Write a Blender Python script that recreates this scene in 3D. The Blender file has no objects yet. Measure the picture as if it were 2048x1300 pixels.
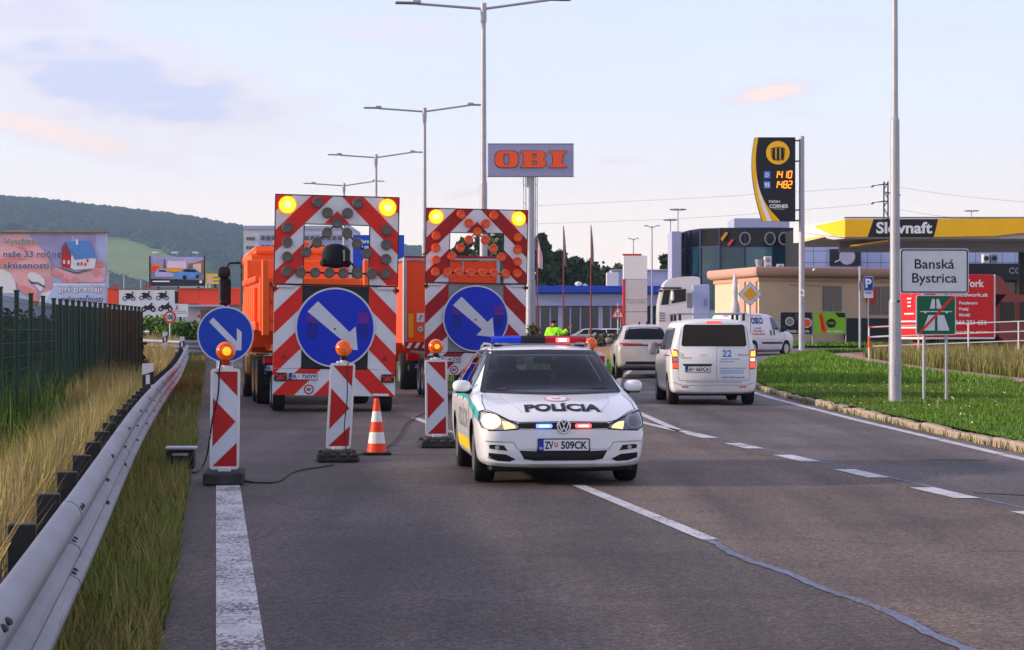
import bpy, bmesh, math, random
import numpy as np
from mathutils import Vector, Matrix
from mathutils.bvhtree import BVHTree
rnd = random.Random(7)
nrg = np.random.default_rng(5)
scene = bpy.context.scene
COL = scene.collection
R = math.radians
# ------------------------------------------------------------------ camera, world, sun, exposure
CAM_H, FOC, YHOR = 1.62, 4400.0, 663.0
cam = bpy.data.cameras.new('camera')
cam.sensor_width = 36.0
cam.lens = FOC / 2048 * 36.0
cam.clip_start, cam.clip_end = 0.1, 9000
cam_o = bpy.data.objects.new('camera', cam)
cam_o.location = (0, 0, CAM_H)
cam_o.rotation_euler = (R(90) + math.atan((YHOR - 650) / FOC), 0, 0)
COL.objects.link(cam_o)
scene.camera = cam_o
SUN_EL, SUN_AZ = R(15), R(-94)          # azimuth measured clockwise from +Y (the view axis)
to_sun = Vector((math.sin(SUN_AZ) * math.cos(SUN_EL), math.cos(SUN_AZ) * math.cos(SUN_EL), math.sin(SUN_EL)))
sun = bpy.data.lights.new('sun', 'SUN')
sun.energy, sun.angle, sun.color = 3.4, R(3), (1.0, 0.83, 0.63)
sun_o = bpy.data.objects.new('sun', sun)
sun_o.rotation_euler = (-to_sun).to_track_quat('-Z', 'Y').to_euler()
sun_o.location = (-60, 20, 40)
COL.objects.link(sun_o)
vs = scene.view_settings
vs.view_transform, vs.look, vs.gamma, vs.exposure, vs.use_curve_mapping = 'Standard', 'None', 1.0, 0.62, False
scene.cycles.use_denoising = True
scene.cycles.max_bounces = 6
scene.cycles.transparent_max_bounces = 12
def lin(r, g, b, k=1.0):
 f = lambda c: ((c / 255 + 0.055) / 1.055) ** 2.4 if c > 10 else c / 255 / 12.92
 return (f(r) * k, f(g) * k, f(b) * k, 1.0)
world = bpy.data.worlds.new('World')
scene.world = world
world.use_nodes = True
wn, wl = world.node_tree.nodes, world.node_tree.links
wn.clear()
def nd(tree, typ, **kw):
 n = tree.nodes.new(typ)
 for k, v in kw.items():
  if k.startswith('i_'):
   key = k[2:]
   n.inputs[int(key) if key.isdigit() else key].default_value = v
  else:
   setattr(n, k, v)
 return n
def mth(tree, op, a, b=None, c=None, clamp=False):
 n = tree.nodes.new('ShaderNodeMath')
 n.operation, n.use_clamp = op, clamp
 for i, s in enumerate((a, b, c)):
  if s is None:
   continue
  if hasattr(s, 'is_output'):
   tree.links.new(s, n.inputs[i])
  else:
   n.inputs[i].default_value = s
 return n.outputs[0]
def mixc(tree, fac, a, b, typ='MIX'):
 n = tree.nodes.new('ShaderNodeMix')
 n.data_type, n.blend_type = 'RGBA', typ
 for s, k in ((fac, 0), (a, 6), (b, 7)):
  if hasattr(s, 'is_output'):
   tree.links.new(s, n.inputs[k])
  else:
   n.inputs[k].default_value = s
 return n.outputs[2]
def ramp(tree, fac, stops, interp='LINEAR'):
 n = tree.nodes.new('ShaderNodeValToRGB')
 n.color_ramp.interpolation = interp
 e = n.color_ramp.elements
 while len(e) < len(stops):
  e.new(0.5)
 for el, (p, c) in zip(e, stops):
  el.position = p
  el.color = c if len(c) == 4 else (*c, 1)
 if fac is not None:
  tree.links.new(fac, n.inputs[0])
 return n.outputs[0]
def build_world():
 t = world.node_tree
 tc = nd(t, 'ShaderNodeTexCoord')
 sep = nd(t, 'ShaderNodeSeparateXYZ')
 wl.new(tc.outputs['Generated'], sep.inputs[0])
 X, Y, Z = sep.outputs
 base = ramp(t, Z, [(0.0, lin(250, 233, 222)), (0.02, lin(249, 232, 221)), (0.055, lin(238, 227, 223)), (0.10, lin(214, 218, 231)),
      (0.16, lin(197, 209, 235)), (0.35, lin(182, 188, 218)), (1.0, lin(160, 158, 186))])
 yy = mth(t, 'MAXIMUM', mth(t, 'ABSOLUTE', Y), 0.05)
 u = mth(t, 'DIVIDE', X, yy)
 v = mth(t, 'DIVIDE', Z, yy)
 cmb = nd(t, 'ShaderNodeCombineXYZ')
 wl.new(u, cmb.inputs[0]); wl.new(mth(t, 'MULTIPLY', v, 3.2), cmb.inputs[1]); wl.new(mth(t, 'SIGN', Y), cmb.inputs[2])
 n1 = nd(t, 'ShaderNodeTexNoise', i_Scale=13.0, i_Detail=6.0, i_Roughness=0.55)
 wl.new(cmb.outputs[0], n1.inputs['Vector'])
 n2 = nd(t, 'ShaderNodeTexNoise', i_Scale=34.0, i_Detail=5.0, i_Roughness=0.6)
 wl.new(cmb.outputs[0], n2.inputs['Vector'])
 nn = mth(t, 'ADD', mth(t, 'MULTIPLY', mth(t, 'SUBTRACT', n1.outputs[0], 0.5), 1.0), mth(t, 'MULTIPLY', mth(t, 'SUBTRACT', n2.outputs[0], 0.5), 0.9))
 front = mth(t, 'GREATER_THAN', Y, 0.0)
 total = None
 pink = None
 for cx, cy, rx, ry, tilt, amt, pk in [(235, 172, 400, 120, 0.16, 1.0, 0.10), (70, 30, 210, 60, 0.0, 0.8, 0.15), (800, 62, 250, 42, 0.03, 0.55, 0.9),
           (1545, 185, 120, 26, -0.16, 1.0, 1.0), (560, 270, 230, 26, -0.05, 0.35, 0.9),
           (1235, 322, 50, 7, 0, 0.5, 0.2), (1590, 228, 70, 8, 0.05, 0.4, 0.1), (935, 386, 45, 9, -0.2, 0.5, 0.0),
           (90, 262, 300, 40, 0.25, 0.9, 1.0), (1760, 60, 380, 30, 0.02, 0.25, 0.5)]:
  du = mth(t, 'SUBTRACT', u, (cx - 1024) / FOC)
  dv = mth(t, 'SUBTRACT', v, (YHOR - cy) / FOC)
  dv = mth(t, 'ADD', dv, mth(t, 'MULTIPLY', du, tilt))
  a = mth(t, 'POWER', mth(t, 'DIVIDE', du, rx / FOC), 2.0)
  b = mth(t, 'POWER', mth(t, 'DIVIDE', dv, ry / FOC), 2.0)
  e = mth(t, 'SUBTRACT', 1.0, mth(t, 'SQRT', mth(t, 'ADD', a, b)))
  e = mth(t, 'ADD', e, nn)
  m = nd(t, 'ShaderNodeMapRange', interpolation_type='SMOOTHSTEP')
  wl.new(e, m.inputs[0])
  m.inputs[1].default_value, m.inputs[2].default_value = -0.2, 0.75
  mm = mth(t, 'MULTIPLY', mth(t, 'MULTIPLY', m.outputs[0], amt), front)
  pp = mth(t, 'MULTIPLY', mm, pk)
  total = mm if total is None else mth(t, 'MAXIMUM', total, mm)
  pink = pp if pink is None else mth(t, 'MAXIMUM', pink, pp)
 n3 = nd(t, 'ShaderNodeTexNoise', i_Scale=3.2, i_Detail=7.0, i_Roughness=0.58)
 mp = nd(t, 'ShaderNodeMapping', i_Scale=(1, 1, 4.0))
 wl.new(tc.outputs['Generated'], mp.inputs[0]); wl.new(mp.outputs[0], n3.inputs['Vector'])
 m3 = nd(t, 'ShaderNodeMapRange', interpolation_type='SMOOTHSTEP')
 wl.new(n3.outputs[0], m3.inputs[0])
 m3.inputs[1].default_value, m3.inputs[2].default_value, m3.inputs[4].default_value = 0.52, 0.72, 0.4
 up = nd(t, 'ShaderNodeMapRange', interpolation_type='SMOOTHSTEP')
 wl.new(Z, up.inputs[0]); up.inputs[1].default_value, up.inputs[2].default_value = 0.05, 0.2
 total = mth(t, 'MAXIMUM', total, mth(t, 'MULTIPLY', m3.outputs[0], up.outputs[0]))
 edge = mth(t, 'MULTIPLY', mth(t, 'MULTIPLY', total, mth(t, 'SUBTRACT', 1.0, total)), 2.3, clamp=True)
 warm = mth(t, 'MAXIMUM', edge, pink)
 ccol = mixc(t, warm, lin(176, 185, 220), lin(242, 212, 198))
 sky = mixc(t, mth(t, 'MULTIPLY', total, 0.85), base, ccol)
 ns = nd(t, 'ShaderNodeTexSky', sky_type='NISHITA', sun_disc=False, sun_elevation=SUN_EL, sun_rotation=SUN_AZ, dust_density=1.5)
 nis = mixc(t, 1.0, ns.outputs[0], (0.10, 0.10, 0.10, 1), 'MULTIPLY')
 fin = mixc(t, 0.12, sky, nis)
 bg = nd(t, 'ShaderNodeBackground', i_Strength=1.0)
 wl.new(fin, bg.inputs[0])
 out = nd(t, 'ShaderNodeOutputWorld')
 wl.new(bg.outputs[0], out.inputs[0])
build_world()
# ------------------------------------------------------------------ materials
M = {}
def mat(key, col, rough=0.6, metal=0.0, var=0.10, scale=4.0, bump=0.0, bscale=60.0, emit=None, estr=0.0, coat=0.0, spec=0.28, dirt=0.0, attr=False, trans=0.0):
 m = bpy.data.materials.new(key)
 m.use_nodes = True
 t = m.node_tree
 b = t.nodes['Principled BSDF']
 b.inputs['Roughness'].default_value = rough
 b.inputs['Metallic'].default_value = metal
 b.inputs['Coat Weight'].default_value = coat
 b.inputs['Coat Roughness'].default_value = 0.06
 b.inputs['Specular IOR Level'].default_value = spec
 tc = nd(t, 'ShaderNodeTexCoord')
 c = col if len(col) == 4 else (*col, 1)
 src = None
 if attr:
  src = nd(t, 'ShaderNodeAttribute', attribute_name='col').outputs[0]
 if var > 0:
  n = nd(t, 'ShaderNodeTexNoise', i_Scale=scale, i_Detail=5.0, i_Roughness=0.6)
  t.links.new(tc.outputs['Object'], n.inputs['Vector'])
  lo = tuple(x * (1 - var) for x in c[:3]) + (1,)
  hi = tuple(min(1, x * (1 + var)) for x in c[:3]) + (1,)
  if src is None:
   src = ramp(t, n.outputs[0], [(0.3, lo), (0.7, hi)])
 if dirt > 0:
  n = nd(t, 'ShaderNodeTexNoise', i_Scale=scale * 0.7, i_Detail=8.0, i_Roughness=0.7)
  t.links.new(tc.outputs['Object'], n.inputs['Vector'])
  f = ramp(t, n.outputs[0], [(0.48, (0, 0, 0)), (0.75, (dirt, dirt, dirt))])
  src = mixc(t, f, src if src is not None else c, (0.10, 0.085, 0.07, 1))
 if src is not None:
  t.links.new(src, b.inputs['Base Color'])
 else:
  b.inputs['Base Color'].default_value = c
 if bump > 0:
  n = nd(t, 'ShaderNodeTexNoise', i_Scale=bscale, i_Detail=4.0)
  t.links.new(tc.outputs['Object'], n.inputs['Vector'])
  bp = nd(t, 'ShaderNodeBump', i_Strength=bump, i_Distance=0.02)
  t.links.new(n.outputs[0], bp.inputs['Height'])
  t.links.new(bp.outputs[0], b.inputs['Normal'])
 if emit:
  b.inputs['Emission Color'].default_value = emit if len(emit) == 4 else (*emit, 1)
  b.inputs['Emission Strength'].default_value = estr
 if trans:
  b.inputs['Transmission Weight'].default_value = trans
 M[key] = m
 return m
mat('car_white', (0.80, 0.80, 0.82), 0.28, var=0.02, coat=0.6)
mat('van_white', (0.78, 0.77, 0.79), 0.32, var=0.03, coat=0.5, dirt=0.12)
mat('suv_pearl', (0.42, 0.395, 0.39), 0.3, var=0.03, coat=0.6)
mat('glass', (0.005, 0.006, 0.008), 0.05, var=0.0, spec=0.22)
mat('glass_teal', (0.05, 0.20, 0.23), 0.1, var=0.3, scale=0.5, spec=0.5)
mat('glass_blue', (0.012, 0.045, 0.07), 0.07, var=0.3, scale=0.4, spec=0.4)
mat('black_plastic', (0.012, 0.012, 0.014), 0.45, var=0.1)
mat('rubber', (0.018, 0.018, 0.02), 0.8, var=0.25, bump=0.3)
mat('worn_rubber', (0.045, 0.042, 0.042), 0.85, var=0.4, scale=9, bump=0.6, bscale=40)
mat('chrome', (0.75, 0.75, 0.78), 0.15, metal=1, var=0.0)
mat('alloy', (0.42, 0.40, 0.42), 0.3, metal=0.8, var=0.05)
mat('teal', lin(40, 170, 165), 0.35, var=0.03, coat=0.4)
mat('yellow_stripe', lin(250, 205, 10), 0.4, var=0.03)
mat('print_black', (0.015, 0.015, 0.02), 0.5, var=0.0)
mat('print_blue', lin(40, 110, 200), 0.5, var=0.0)
mat('print_navy', lin(40, 48, 130), 0.5, var=0.0)
mat('print_red', lin(200, 30, 40), 0.5, var=0.0)
mat('print_pink', lin(232, 150, 165), 0.5, var=0.0)
mat('print_white', (0.82, 0.82, 0.84), 0.5, var=0.0)
mat('print_grey', (0.25, 0.25, 0.27), 0.5, var=0.0)
mat('plate_white', (0.72, 0.74, 0.80), 0.4, var=0.02)
mat('eu_blue', lin(20, 50, 170), 0.4, var=0.0)
mat('lens_clear', (0.45, 0.42, 0.38), 0.08, var=0.0, spec=0.8, coat=1.0)
mat('lens_dark', (0.08, 0.09, 0.11), 0.08, var=0.0, spec=0.8, coat=1.0)
mat('lamp_on_warm', (0.9, 0.8, 0.6), 0.2, var=0.0, emit=(1.0, 0.80, 0.52), estr=1.25)
mat('lamp_glow_warm', (0.7, 0.5, 0.3), 0.2, var=0.0, emit=(1.0, 0.62, 0.28), estr=0.75)
mat('lamp_on_red', (0.9, 0.1, 0.1), 0.2, var=0.0, emit=(1.0, 0.06, 0.06), estr=2.6)
mat('lamp_on_pink', (1, 0.7, 0.75), 0.2, var=0.0, emit=(1.0, 0.52, 0.55), estr=3.2)
mat('lamp_on_blue', (0.1, 0.2, 1), 0.2, var=0.0, emit=(0.06, 0.13, 1.0), estr=3.2)
mat('lamp_on_paleblue', (0.5, 0.7, 1), 0.2, var=0.0, emit=(0.35, 0.55, 1.0), estr=3.4)
mat('dome_blue', lin(24, 56, 190), 0.12, var=0.0, emit=lin(20, 50, 190), estr=0.12, coat=1)
mat('dome_red', lin(150, 14, 34), 0.12, var=0.0, emit=lin(190, 10, 30), estr=0.15, coat=1)
mat('tail_red', lin(190, 20, 22), 0.15, var=0.0, coat=1)
mat('tail_on', lin(240, 40, 30), 0.15, var=0.0, emit=(1.0, 0.07, 0.03), estr=0.9, coat=1)
mat('tail_amber_on', lin(255, 170, 20), 0.15, var=0.0, emit=(1.0, 0.42, 0.03), estr=1.6, coat=1)
mat('amber', lin(225, 92, 12), 0.18, var=0.06, scale=20, emit=(1.0, 0.20, 0.01), estr=0.05, coat=0.8)
mat('amber_core', lin(255, 150, 20), 0.2, var=0.0, emit=(1.0, 0.36, 0.02), estr=0.9)
mat('lamp_yellow_on', lin(255, 190, 20), 0.2, var=0.0, emit=(1.0, 0.56, 0.02), estr=1.25)
mat('lamp_yellow_hot', lin(255, 230, 80), 0.2, var=0.0, emit=(1.0, 0.86, 0.16), estr=1.5)
mat('lamp_rim', lin(230, 120, 10), 0.3, var=0.0, emit=(1.0, 0.30, 0.0), estr=0.6)
mat('lamp_off', (0.13, 0.11, 0.10), 0.35, var=0.2, scale=30, bump=0.4, bscale=120, coat=0.3)
mat('lamp_orange', lin(238, 84, 20), 0.3, var=0.12, scale=20, bump=0.3, bscale=100, coat=0.4)
mat('board_white', (0.70, 0.71, 0.75), 0.45, var=0.06, scale=3, dirt=0.22)
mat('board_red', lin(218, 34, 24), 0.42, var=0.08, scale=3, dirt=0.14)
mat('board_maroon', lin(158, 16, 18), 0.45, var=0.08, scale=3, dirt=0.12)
mat('beacon_red', lin(180, 24, 24), 0.45, var=0.06, scale=6, dirt=0.10)
mat('beacon_white', (0.62, 0.66, 0.74), 0.42, var=0.05, scale=6, dirt=0.10)
mat('frame_white', (0.72, 0.70, 0.70), 0.5, var=0.05, scale=8, dirt=0.16)
mat('sign_blue', lin(0, 62, 178), 0.38, var=0.05, scale=5)
mat('sign_blue_deep', lin(0, 40, 188), 0.38, var=0.05, scale=4)
mat('sign_grey_white', (0.60, 0.62, 0.70), 0.45, var=0.05, scale=5, dirt=0.06)
mat('sign_back', (0.22, 0.23, 0.25), 0.5, metal=0.3, var=0.1)
mat('galv', (0.36, 0.36, 0.39), 0.42, metal=0.55, var=0.12, scale=3, bump=0.06, bscale=200)
mat('galv_pole', (0.38, 0.38, 0.42), 0.5, metal=0.3, var=0.12, scale=2)
mat('rail_steel', (0.27, 0.262, 0.30), 0.5, metal=0.35, var=0.16, scale=1.6, dirt=0.3, bump=0.05, bscale=30)
mat('dark_steel', (0.022, 0.022, 0.025), 0.6, var=0.2)
mat('orange_paint', lin(254, 92, 5), 0.35, var=0.05, scale=2, coat=0.3, dirt=0.04)
mat('orange_deep', lin(246, 74, 7), 0.4, var=0.05, scale=2, dirt=0.05)
mat('cone_orange', lin(250, 70, 22), 0.45, var=0.05, dirt=0.05)
mat('cone_white', (0.78, 0.78, 0.76), 0.45, var=0.04, dirt=0.06)
mat('hub_tan', lin(150, 110, 70), 0.6, var=0.2, dirt=0.3)
mat('obi_orange', lin(245, 84, 22), 0.4, var=0.03)
mat('panel_grey', lin(150, 150, 185), 0.5, var=0.04)
mat('white_wall', (0.60, 0.58, 0.60), 0.7, var=0.05)
mat('yellow_paint', lin(250, 190, 10), 0.4, var=0.05, scale=0.8)
mat('slov_black', lin(16, 16, 28), 0.35, var=0.05)
mat('digit', lin(255, 130, 10), 0.4, var=0.0, emit=(1.0, 0.26, 0.01), estr=1.3)
mat('totem_blue', lin(70, 105, 180), 0.4, var=0.0, emit=lin(70, 105, 190), estr=0.2)
mat('tan_wall', lin(222, 192, 166), 0.75, var=0.05, scale=1.2, bump=0.05)
mat('frame_navy', lin(22, 38, 96), 0.4, var=0.05)
mat('interior', (0.018, 0.018, 0.020), 0.75, var=0.2)
mat('seat_cloth', (0.035, 0.035, 0.04), 0.85, var=0.2, scale=20)
mat('tan_trim', lin(192, 152, 136), 0.7, var=0.05, scale=1.2)
mat('blue_band', lin(30, 70, 190), 0.5, var=0.04)
mat('lav_wall', lin(170, 172, 205), 0.6, var=0.04)
mat('pale_blue_wall', lin(168, 180, 222), 0.5, var=0.03)
mat('dark_facade', lin(38, 38, 46), 0.5, var=0.1)
mat('truck_red', lin(205, 14, 22), 0.45, var=0.05, scale=1, dirt=0.03)
mat('cab_red', lin(120, 8, 12), 0.35, var=0.05, coat=0.4)
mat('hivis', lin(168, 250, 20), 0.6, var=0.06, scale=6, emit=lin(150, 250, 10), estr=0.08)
mat('skin', lin(205, 120, 95), 0.55, var=0.05)
mat('navy_cloth', (0.012, 0.013, 0.02), 0.8, var=0.2)
mat('wood_post', (0.16, 0.10, 0.06), 0.8, var=0.3)
mat('fence_green', (0.012, 0.042, 0.028), 0.5, var=0.2)
mat('mesh_green', (0.013, 0.045, 0.030), 0.5, var=0.2)
mat('road_paint', (0.62, 0.60, 0.62), 0.6, var=0.06, scale=6)
mat('concrete', (0.34, 0.29, 0.25), 0.85, var=0.2, scale=3, bump=0.3, bscale=30, dirt=0.3)
mat('kerb_stone', (0.40, 0.31, 0.235), 0.85, var=0.18, scale=3, bump=0.4, bscale=30, dirt=0.35)
mat('path', lin(168, 138, 130), 0.9, var=0.15, scale=1.5, bump=0.3)
mat('dirt', (0.11, 0.09, 0.055), 0.95, var=0.3, scale=1.2, bump=0.4, bscale=15)
mat('dry_soil', lin(168, 120, 84), 0.95, var=0.2, scale=0.8, bump=0.4, bscale=15)
mat('lawn_soil', (0.05, 0.10, 0.016), 0.95, var=0.35, scale=1.2, bump=0.5, bscale=20)
mat('verge_soil', (0.12, 0.10, 0.04), 0.95, var=0.35, scale=1.5, bump=0.5, bscale=20)
mat('blade', (0.1, 0.1, 0.05), 0.8, var=0.0, attr=True, spec=0.04)
mat('leaf', (0.05, 0.08, 0.02), 0.75, var=0.0, attr=True, spec=0.06)
mat('bark', (0.09, 0.065, 0.045), 0.9, var=0.3, scale=6, bump=0.5)
mat('field', lin(112, 130, 62), 0.95, var=0.10, scale=0.02)
mat('forest_floor', (0.020, 0.036, 0.018), 0.95, var=0.2, scale=0.05)
mat('skin_print', lin(234, 180, 186), 0.5, var=0.16, scale=1.1)
mat('skin_print_dark', lin(228, 146, 142), 0.5, var=0.16, scale=1.6)
mat('skin_print_pale', lin(226, 196, 212), 0.5, var=0.0)
mat('print_sky', lin(184, 198, 234), 0.5, var=0.14, scale=0.9)
mat('print_violet', lin(170, 166, 210), 0.5, var=0.18, scale=0.9)
mat('print_roof', lin(88, 140, 208), 0.5, var=0.12, scale=1.5)
mat('print_house_red', lin(196, 48, 40), 0.5, var=0.0)
mat('print_slate', lin(92, 100, 140), 0.5, var=0.0)
mat('print_olive', lin(142, 138, 118), 0.5, var=0.0)
mat('mall_orange', lin(246, 76, 44), 0.5, var=0.05, scale=0.3)
mat('sign_yellow', lin(228, 196, 60), 0.5, var=0.03)
mat('prio_yellow', lin(232, 160, 20), 0.4, var=0.04)
mat('motor_green', lin(0, 92, 62), 0.4, var=0.03)
mat('park_blue', lin(30, 62, 160), 0.4, var=0.03)
mat('banner_green', lin(132, 196, 24), 0.5, var=0.03)
mat('cable', (0.01, 0.01, 0.012), 0.6, var=0.0)
mat('window_dim', (0.035, 0.042, 0.055), 0.12, var=0.15, scale=0.8, spec=0.6)
mat('hair_dark', (0.02, 0.015, 0.012), 0.7, var=0.1)
def asphalt(key, c, patch):
 m = bpy.data.materials.new(key)
 m.use_nodes = True
 t = m.node_tree
 b = t.nodes['Principled BSDF']
 tc = nd(t, 'ShaderNodeTexCoord')
 P = tc.outputs['Object']
 def noise(s, d=4, r=0.6, vec=P):
  n = nd(t, 'ShaderNodeTexNoise', i_Scale=s, i_Detail=float(d), i_Roughness=r)
  t.links.new(vec, n.inputs['Vector'])
  return n.outputs[0]
 big = ramp(t, noise(0.35, 5), [(0.28, tuple(x * 0.68 for x in c)), (0.72, tuple(x * 1.28 for x in c))])
 mp = nd(t, 'ShaderNodeMapping', i_Scale=(1.3, 0.09, 1), i_Rotation=(0, 0, R(-7.8)))
 t.links.new(P, mp.inputs[0])
 streak = ramp(t, noise(1.0, 4, 0.5, mp.outputs[0]), [(0.35, (0.66, 0.66, 0.68)), (0.68, (1.18, 1.16, 1.13))])
 col = mixc(t, 1.0, big, streak, 'MULTIPLY')
 sp = ramp(t, noise(150, 3, 0.7), [(0.40, (0.42, 0.42, 0.44)), (0.5, (0.9, 0.9, 0.9)), (0.60, (1.9, 1.8, 1.7))])
 col = mixc(t, 0.85, col, sp, 'MULTIPLY')
 sp2 = ramp(t, noise(48, 3, 0.65), [(0.41, (0.62, 0.62, 0.63)), (0.59, (1.46, 1.44, 1.41))])
 col = mixc(t, 1.0, col, sp2, 'MULTIPLY')
 sp3 = ramp(t, noise(20, 3, 0.6), [(0.40, (0.80, 0.80, 0.82)), (0.60, (1.22, 1.21, 1.19))])
 col = mixc(t, 1.0, col, sp3, 'MULTIPLY')
 bl = nd(t, 'ShaderNodeTexVoronoi', i_Scale=0.16)
 mp2 = nd(t, 'ShaderNodeMapping', i_Scale=(1.0, 0.35, 1), i_Rotation=(0, 0, R(-7.8)))
 t.links.new(P, mp2.inputs[0]); t.links.new(mp2.outputs[0], bl.inputs['Vector'])
 hs = nd(t, 'ShaderNodeSeparateColor')
 t.links.new(bl.outputs['Color'], hs.inputs[0])
 col = mixc(t, 1.0, col, ramp(t, hs.outputs[0], [(0.0, (0.86, 0.86, 0.87)), (0.5, (1.0, 1.0, 1.0)), (1.0, (1.12, 1.10, 1.08))]), 'MULTIPLY')
 st = ramp(t, noise(0.9, 8, 0.72), [(0.60, (0, 0, 0)), (0.72, (patch, patch, patch))])
 col = mixc(t, st, col, tuple(x * 0.5 for x in c) + (1,))
 vz = nd(t, 'ShaderNodeTexVoronoi', feature='DISTANCE_TO_EDGE', i_Scale=0.22)
 wrp = nd(t, 'ShaderNodeVectorMath', operation='ADD')
 t.links.new(P, wrp.inputs[0])
 nz = nd(t, 'ShaderNodeTexNoise', i_Scale=1.2, i_Detail=5.0)
 t.links.new(P, nz.inputs['Vector'])
 t.links.new(nz.outputs['Color'], wrp.inputs[1])
 t.links.new(wrp.outputs[0], vz.inputs['Vector'])
 ck = ramp(t, vz.outputs[0], [(0.0, (0.55, 0.55, 0.55)), (0.004, (0, 0, 0))])
 col = mixc(t, ck, col, (0.02, 0.02, 0.02, 1))
 t.links.new(col, b.inputs['Base Color'])
 b.inputs['Roughness'].default_value = 0.78
 b.inputs['Specular IOR Level'].default_value = 0.35
 bp = nd(t, 'ShaderNodeBump', i_Strength=0.7, i_Distance=0.008)
 t.links.new(noise(90, 3), bp.inputs['Height'])
 t.links.new(bp.outputs[0], b.inputs['Normal'])
 M[key] = m
def clear_glass():
 m = bpy.data.materials.new('clear_glass')
 m.use_nodes = True
 t = m.node_tree
 t.nodes.clear()
 tr = nd(t, 'ShaderNodeBsdfTransparent', i_Color=(0.42, 0.46, 0.48, 1))
 gl = nd(t, 'ShaderNodeBsdfGlossy', i_Roughness=0.03, i_Color=(0.9, 0.93, 1, 1))
 fr = nd(t, 'ShaderNodeFresnel', i_IOR=1.35)
 mx = nd(t, 'ShaderNodeMixShader')
 t.links.new(fr.outputs[0], mx.inputs[0]); t.links.new(tr.outputs[0], mx.inputs[1]); t.links.new(gl.outputs[0], mx.inputs[2])
 o = nd(t, 'ShaderNodeOutputMaterial')
 t.links.new(mx.outputs[0], o.inputs[0])
 M['clear_glass'] = m
clear_glass()
asphalt('asphalt_dark', (0.100, 0.081, 0.076), 0.45)
asphalt('asphalt_brown', (0.146, 0.112, 0.094), 0.4)
asphalt('asphalt_grey', (0.130, 0.113, 0.115), 0.3)
def worn_paint(key, c, under, thr):
 m = bpy.data.materials.new(key)
 m.use_nodes = True
 t = m.node_tree
 b = t.nodes['Principled BSDF']
 tc = nd(t, 'ShaderNodeTexCoord')
 mp = nd(t, 'ShaderNodeMapping', i_Scale=(1.0, 0.45, 1))
 t.links.new(tc.outputs['Object'], mp.inputs[0])
 n = nd(t, 'ShaderNodeTexNoise', i_Scale=42.0, i_Detail=6.0, i_Roughness=0.75)
 t.links.new(mp.outputs[0], n.inputs['Vector'])
 n2 = nd(t, 'ShaderNodeTexNoise', i_Scale=1.3, i_Detail=4.0)
 t.links.new(tc.outputs['Object'], n2.inputs['Vector'])
 s = mth(t, 'ADD', mth(t, 'MULTIPLY', n.outputs[0], 0.75), mth(t, 'MULTIPLY', n2.outputs[0], 0.35))
 f = ramp(t, s, [(thr, (0, 0, 0)), (thr + 0.07, (1, 1, 1))])
 col = mixc(t, f, under, c)
 wv = nd(t, 'ShaderNodeTexNoise', i_Scale=6.0, i_Detail=4.0)
 t.links.new(tc.outputs['Object'], wv.inputs['Vector'])
 col = mixc(t, 1.0, col, ramp(t, wv.outputs[0], [(0.3, (0.75, 0.75, 0.75)), (0.7, (1.08, 1.08, 1.08))]), 'MULTIPLY')
 t.links.new(col, b.inputs['Base Color'])
 b.inputs['Roughness'].default_value = 0.7
 M[key] = m
worn_paint('paint_edge', (0.66, 0.63, 0.64, 1), (0.13, 0.112, 0.105, 1), 0.485)
worn_paint('paint_dash', (0.62, 0.60, 0.62, 1), (0.13, 0.115, 0.11, 1), 0.455)
worn_paint('paint_blue', (0.17, 0.20, 0.32, 1), (0.105, 0.09, 0.09, 1), 0.475)
# ------------------------------------------------------------------ mesh helpers
def children_link(o, parent):
 COL.objects.link(o)
 if parent is not None:
  o.parent = parent
 return o
def thing(name, label, cat, loc=(0, 0, 0), rz=0.0, group=None):
 o = bpy.data.objects.new(name, None)
 o.empty_display_size = 0.2
 o.location = loc
 o.rotation_euler = (0, 0, rz)
 COL.objects.link(o)
 tag(o, label, cat, group)
 return o
def tag(o, label=None, cat=None, group=None, kind=None):
 if label: o['label'] = label
 if cat: o['category'] = cat
 if group: o['group'] = group
 if kind: o['kind'] = kind
 return o
def chaikin(pts, n=2, closed=False):
 for _ in range(n):
  out = [] if closed else [pts[0]]
  m = len(pts)
  for i in range(m if closed else m - 1):
   a, b = pts[i], pts[(i + 1) % m]
   out.append(tuple(0.75 * p + 0.25 * q for p, q in zip(a, b)))
   out.append(tuple(0.25 * p + 0.75 * q for p, q in zip(a, b)))
  if not closed:
   out.append(pts[-1])
  pts = out
 return pts
def circle(cx, cz, r, n=28, rz=None, a0=0.0):
 rz = rz or r
 return [(cx + r * math.cos(a0 + 2 * math.pi * i / n), cz + rz * math.sin(a0 + 2 * math.pi * i / n)) for i in range(n)]
def rrect(x0, z0, x1, z1, r, n=4):
 out = []
 for cx, cz, a in ((x1 - r, z1 - r, 0), (x0 + r, z1 - r, 90), (x0 + r, z0 + r, 180), (x1 - r, z0 + r, 270)):
  for k in range(n + 1):
   t = R(a + 90 * k / n)
   out.append((cx + r * math.cos(t), cz + r * math.sin(t)))
 return out
_txt = {}
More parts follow.
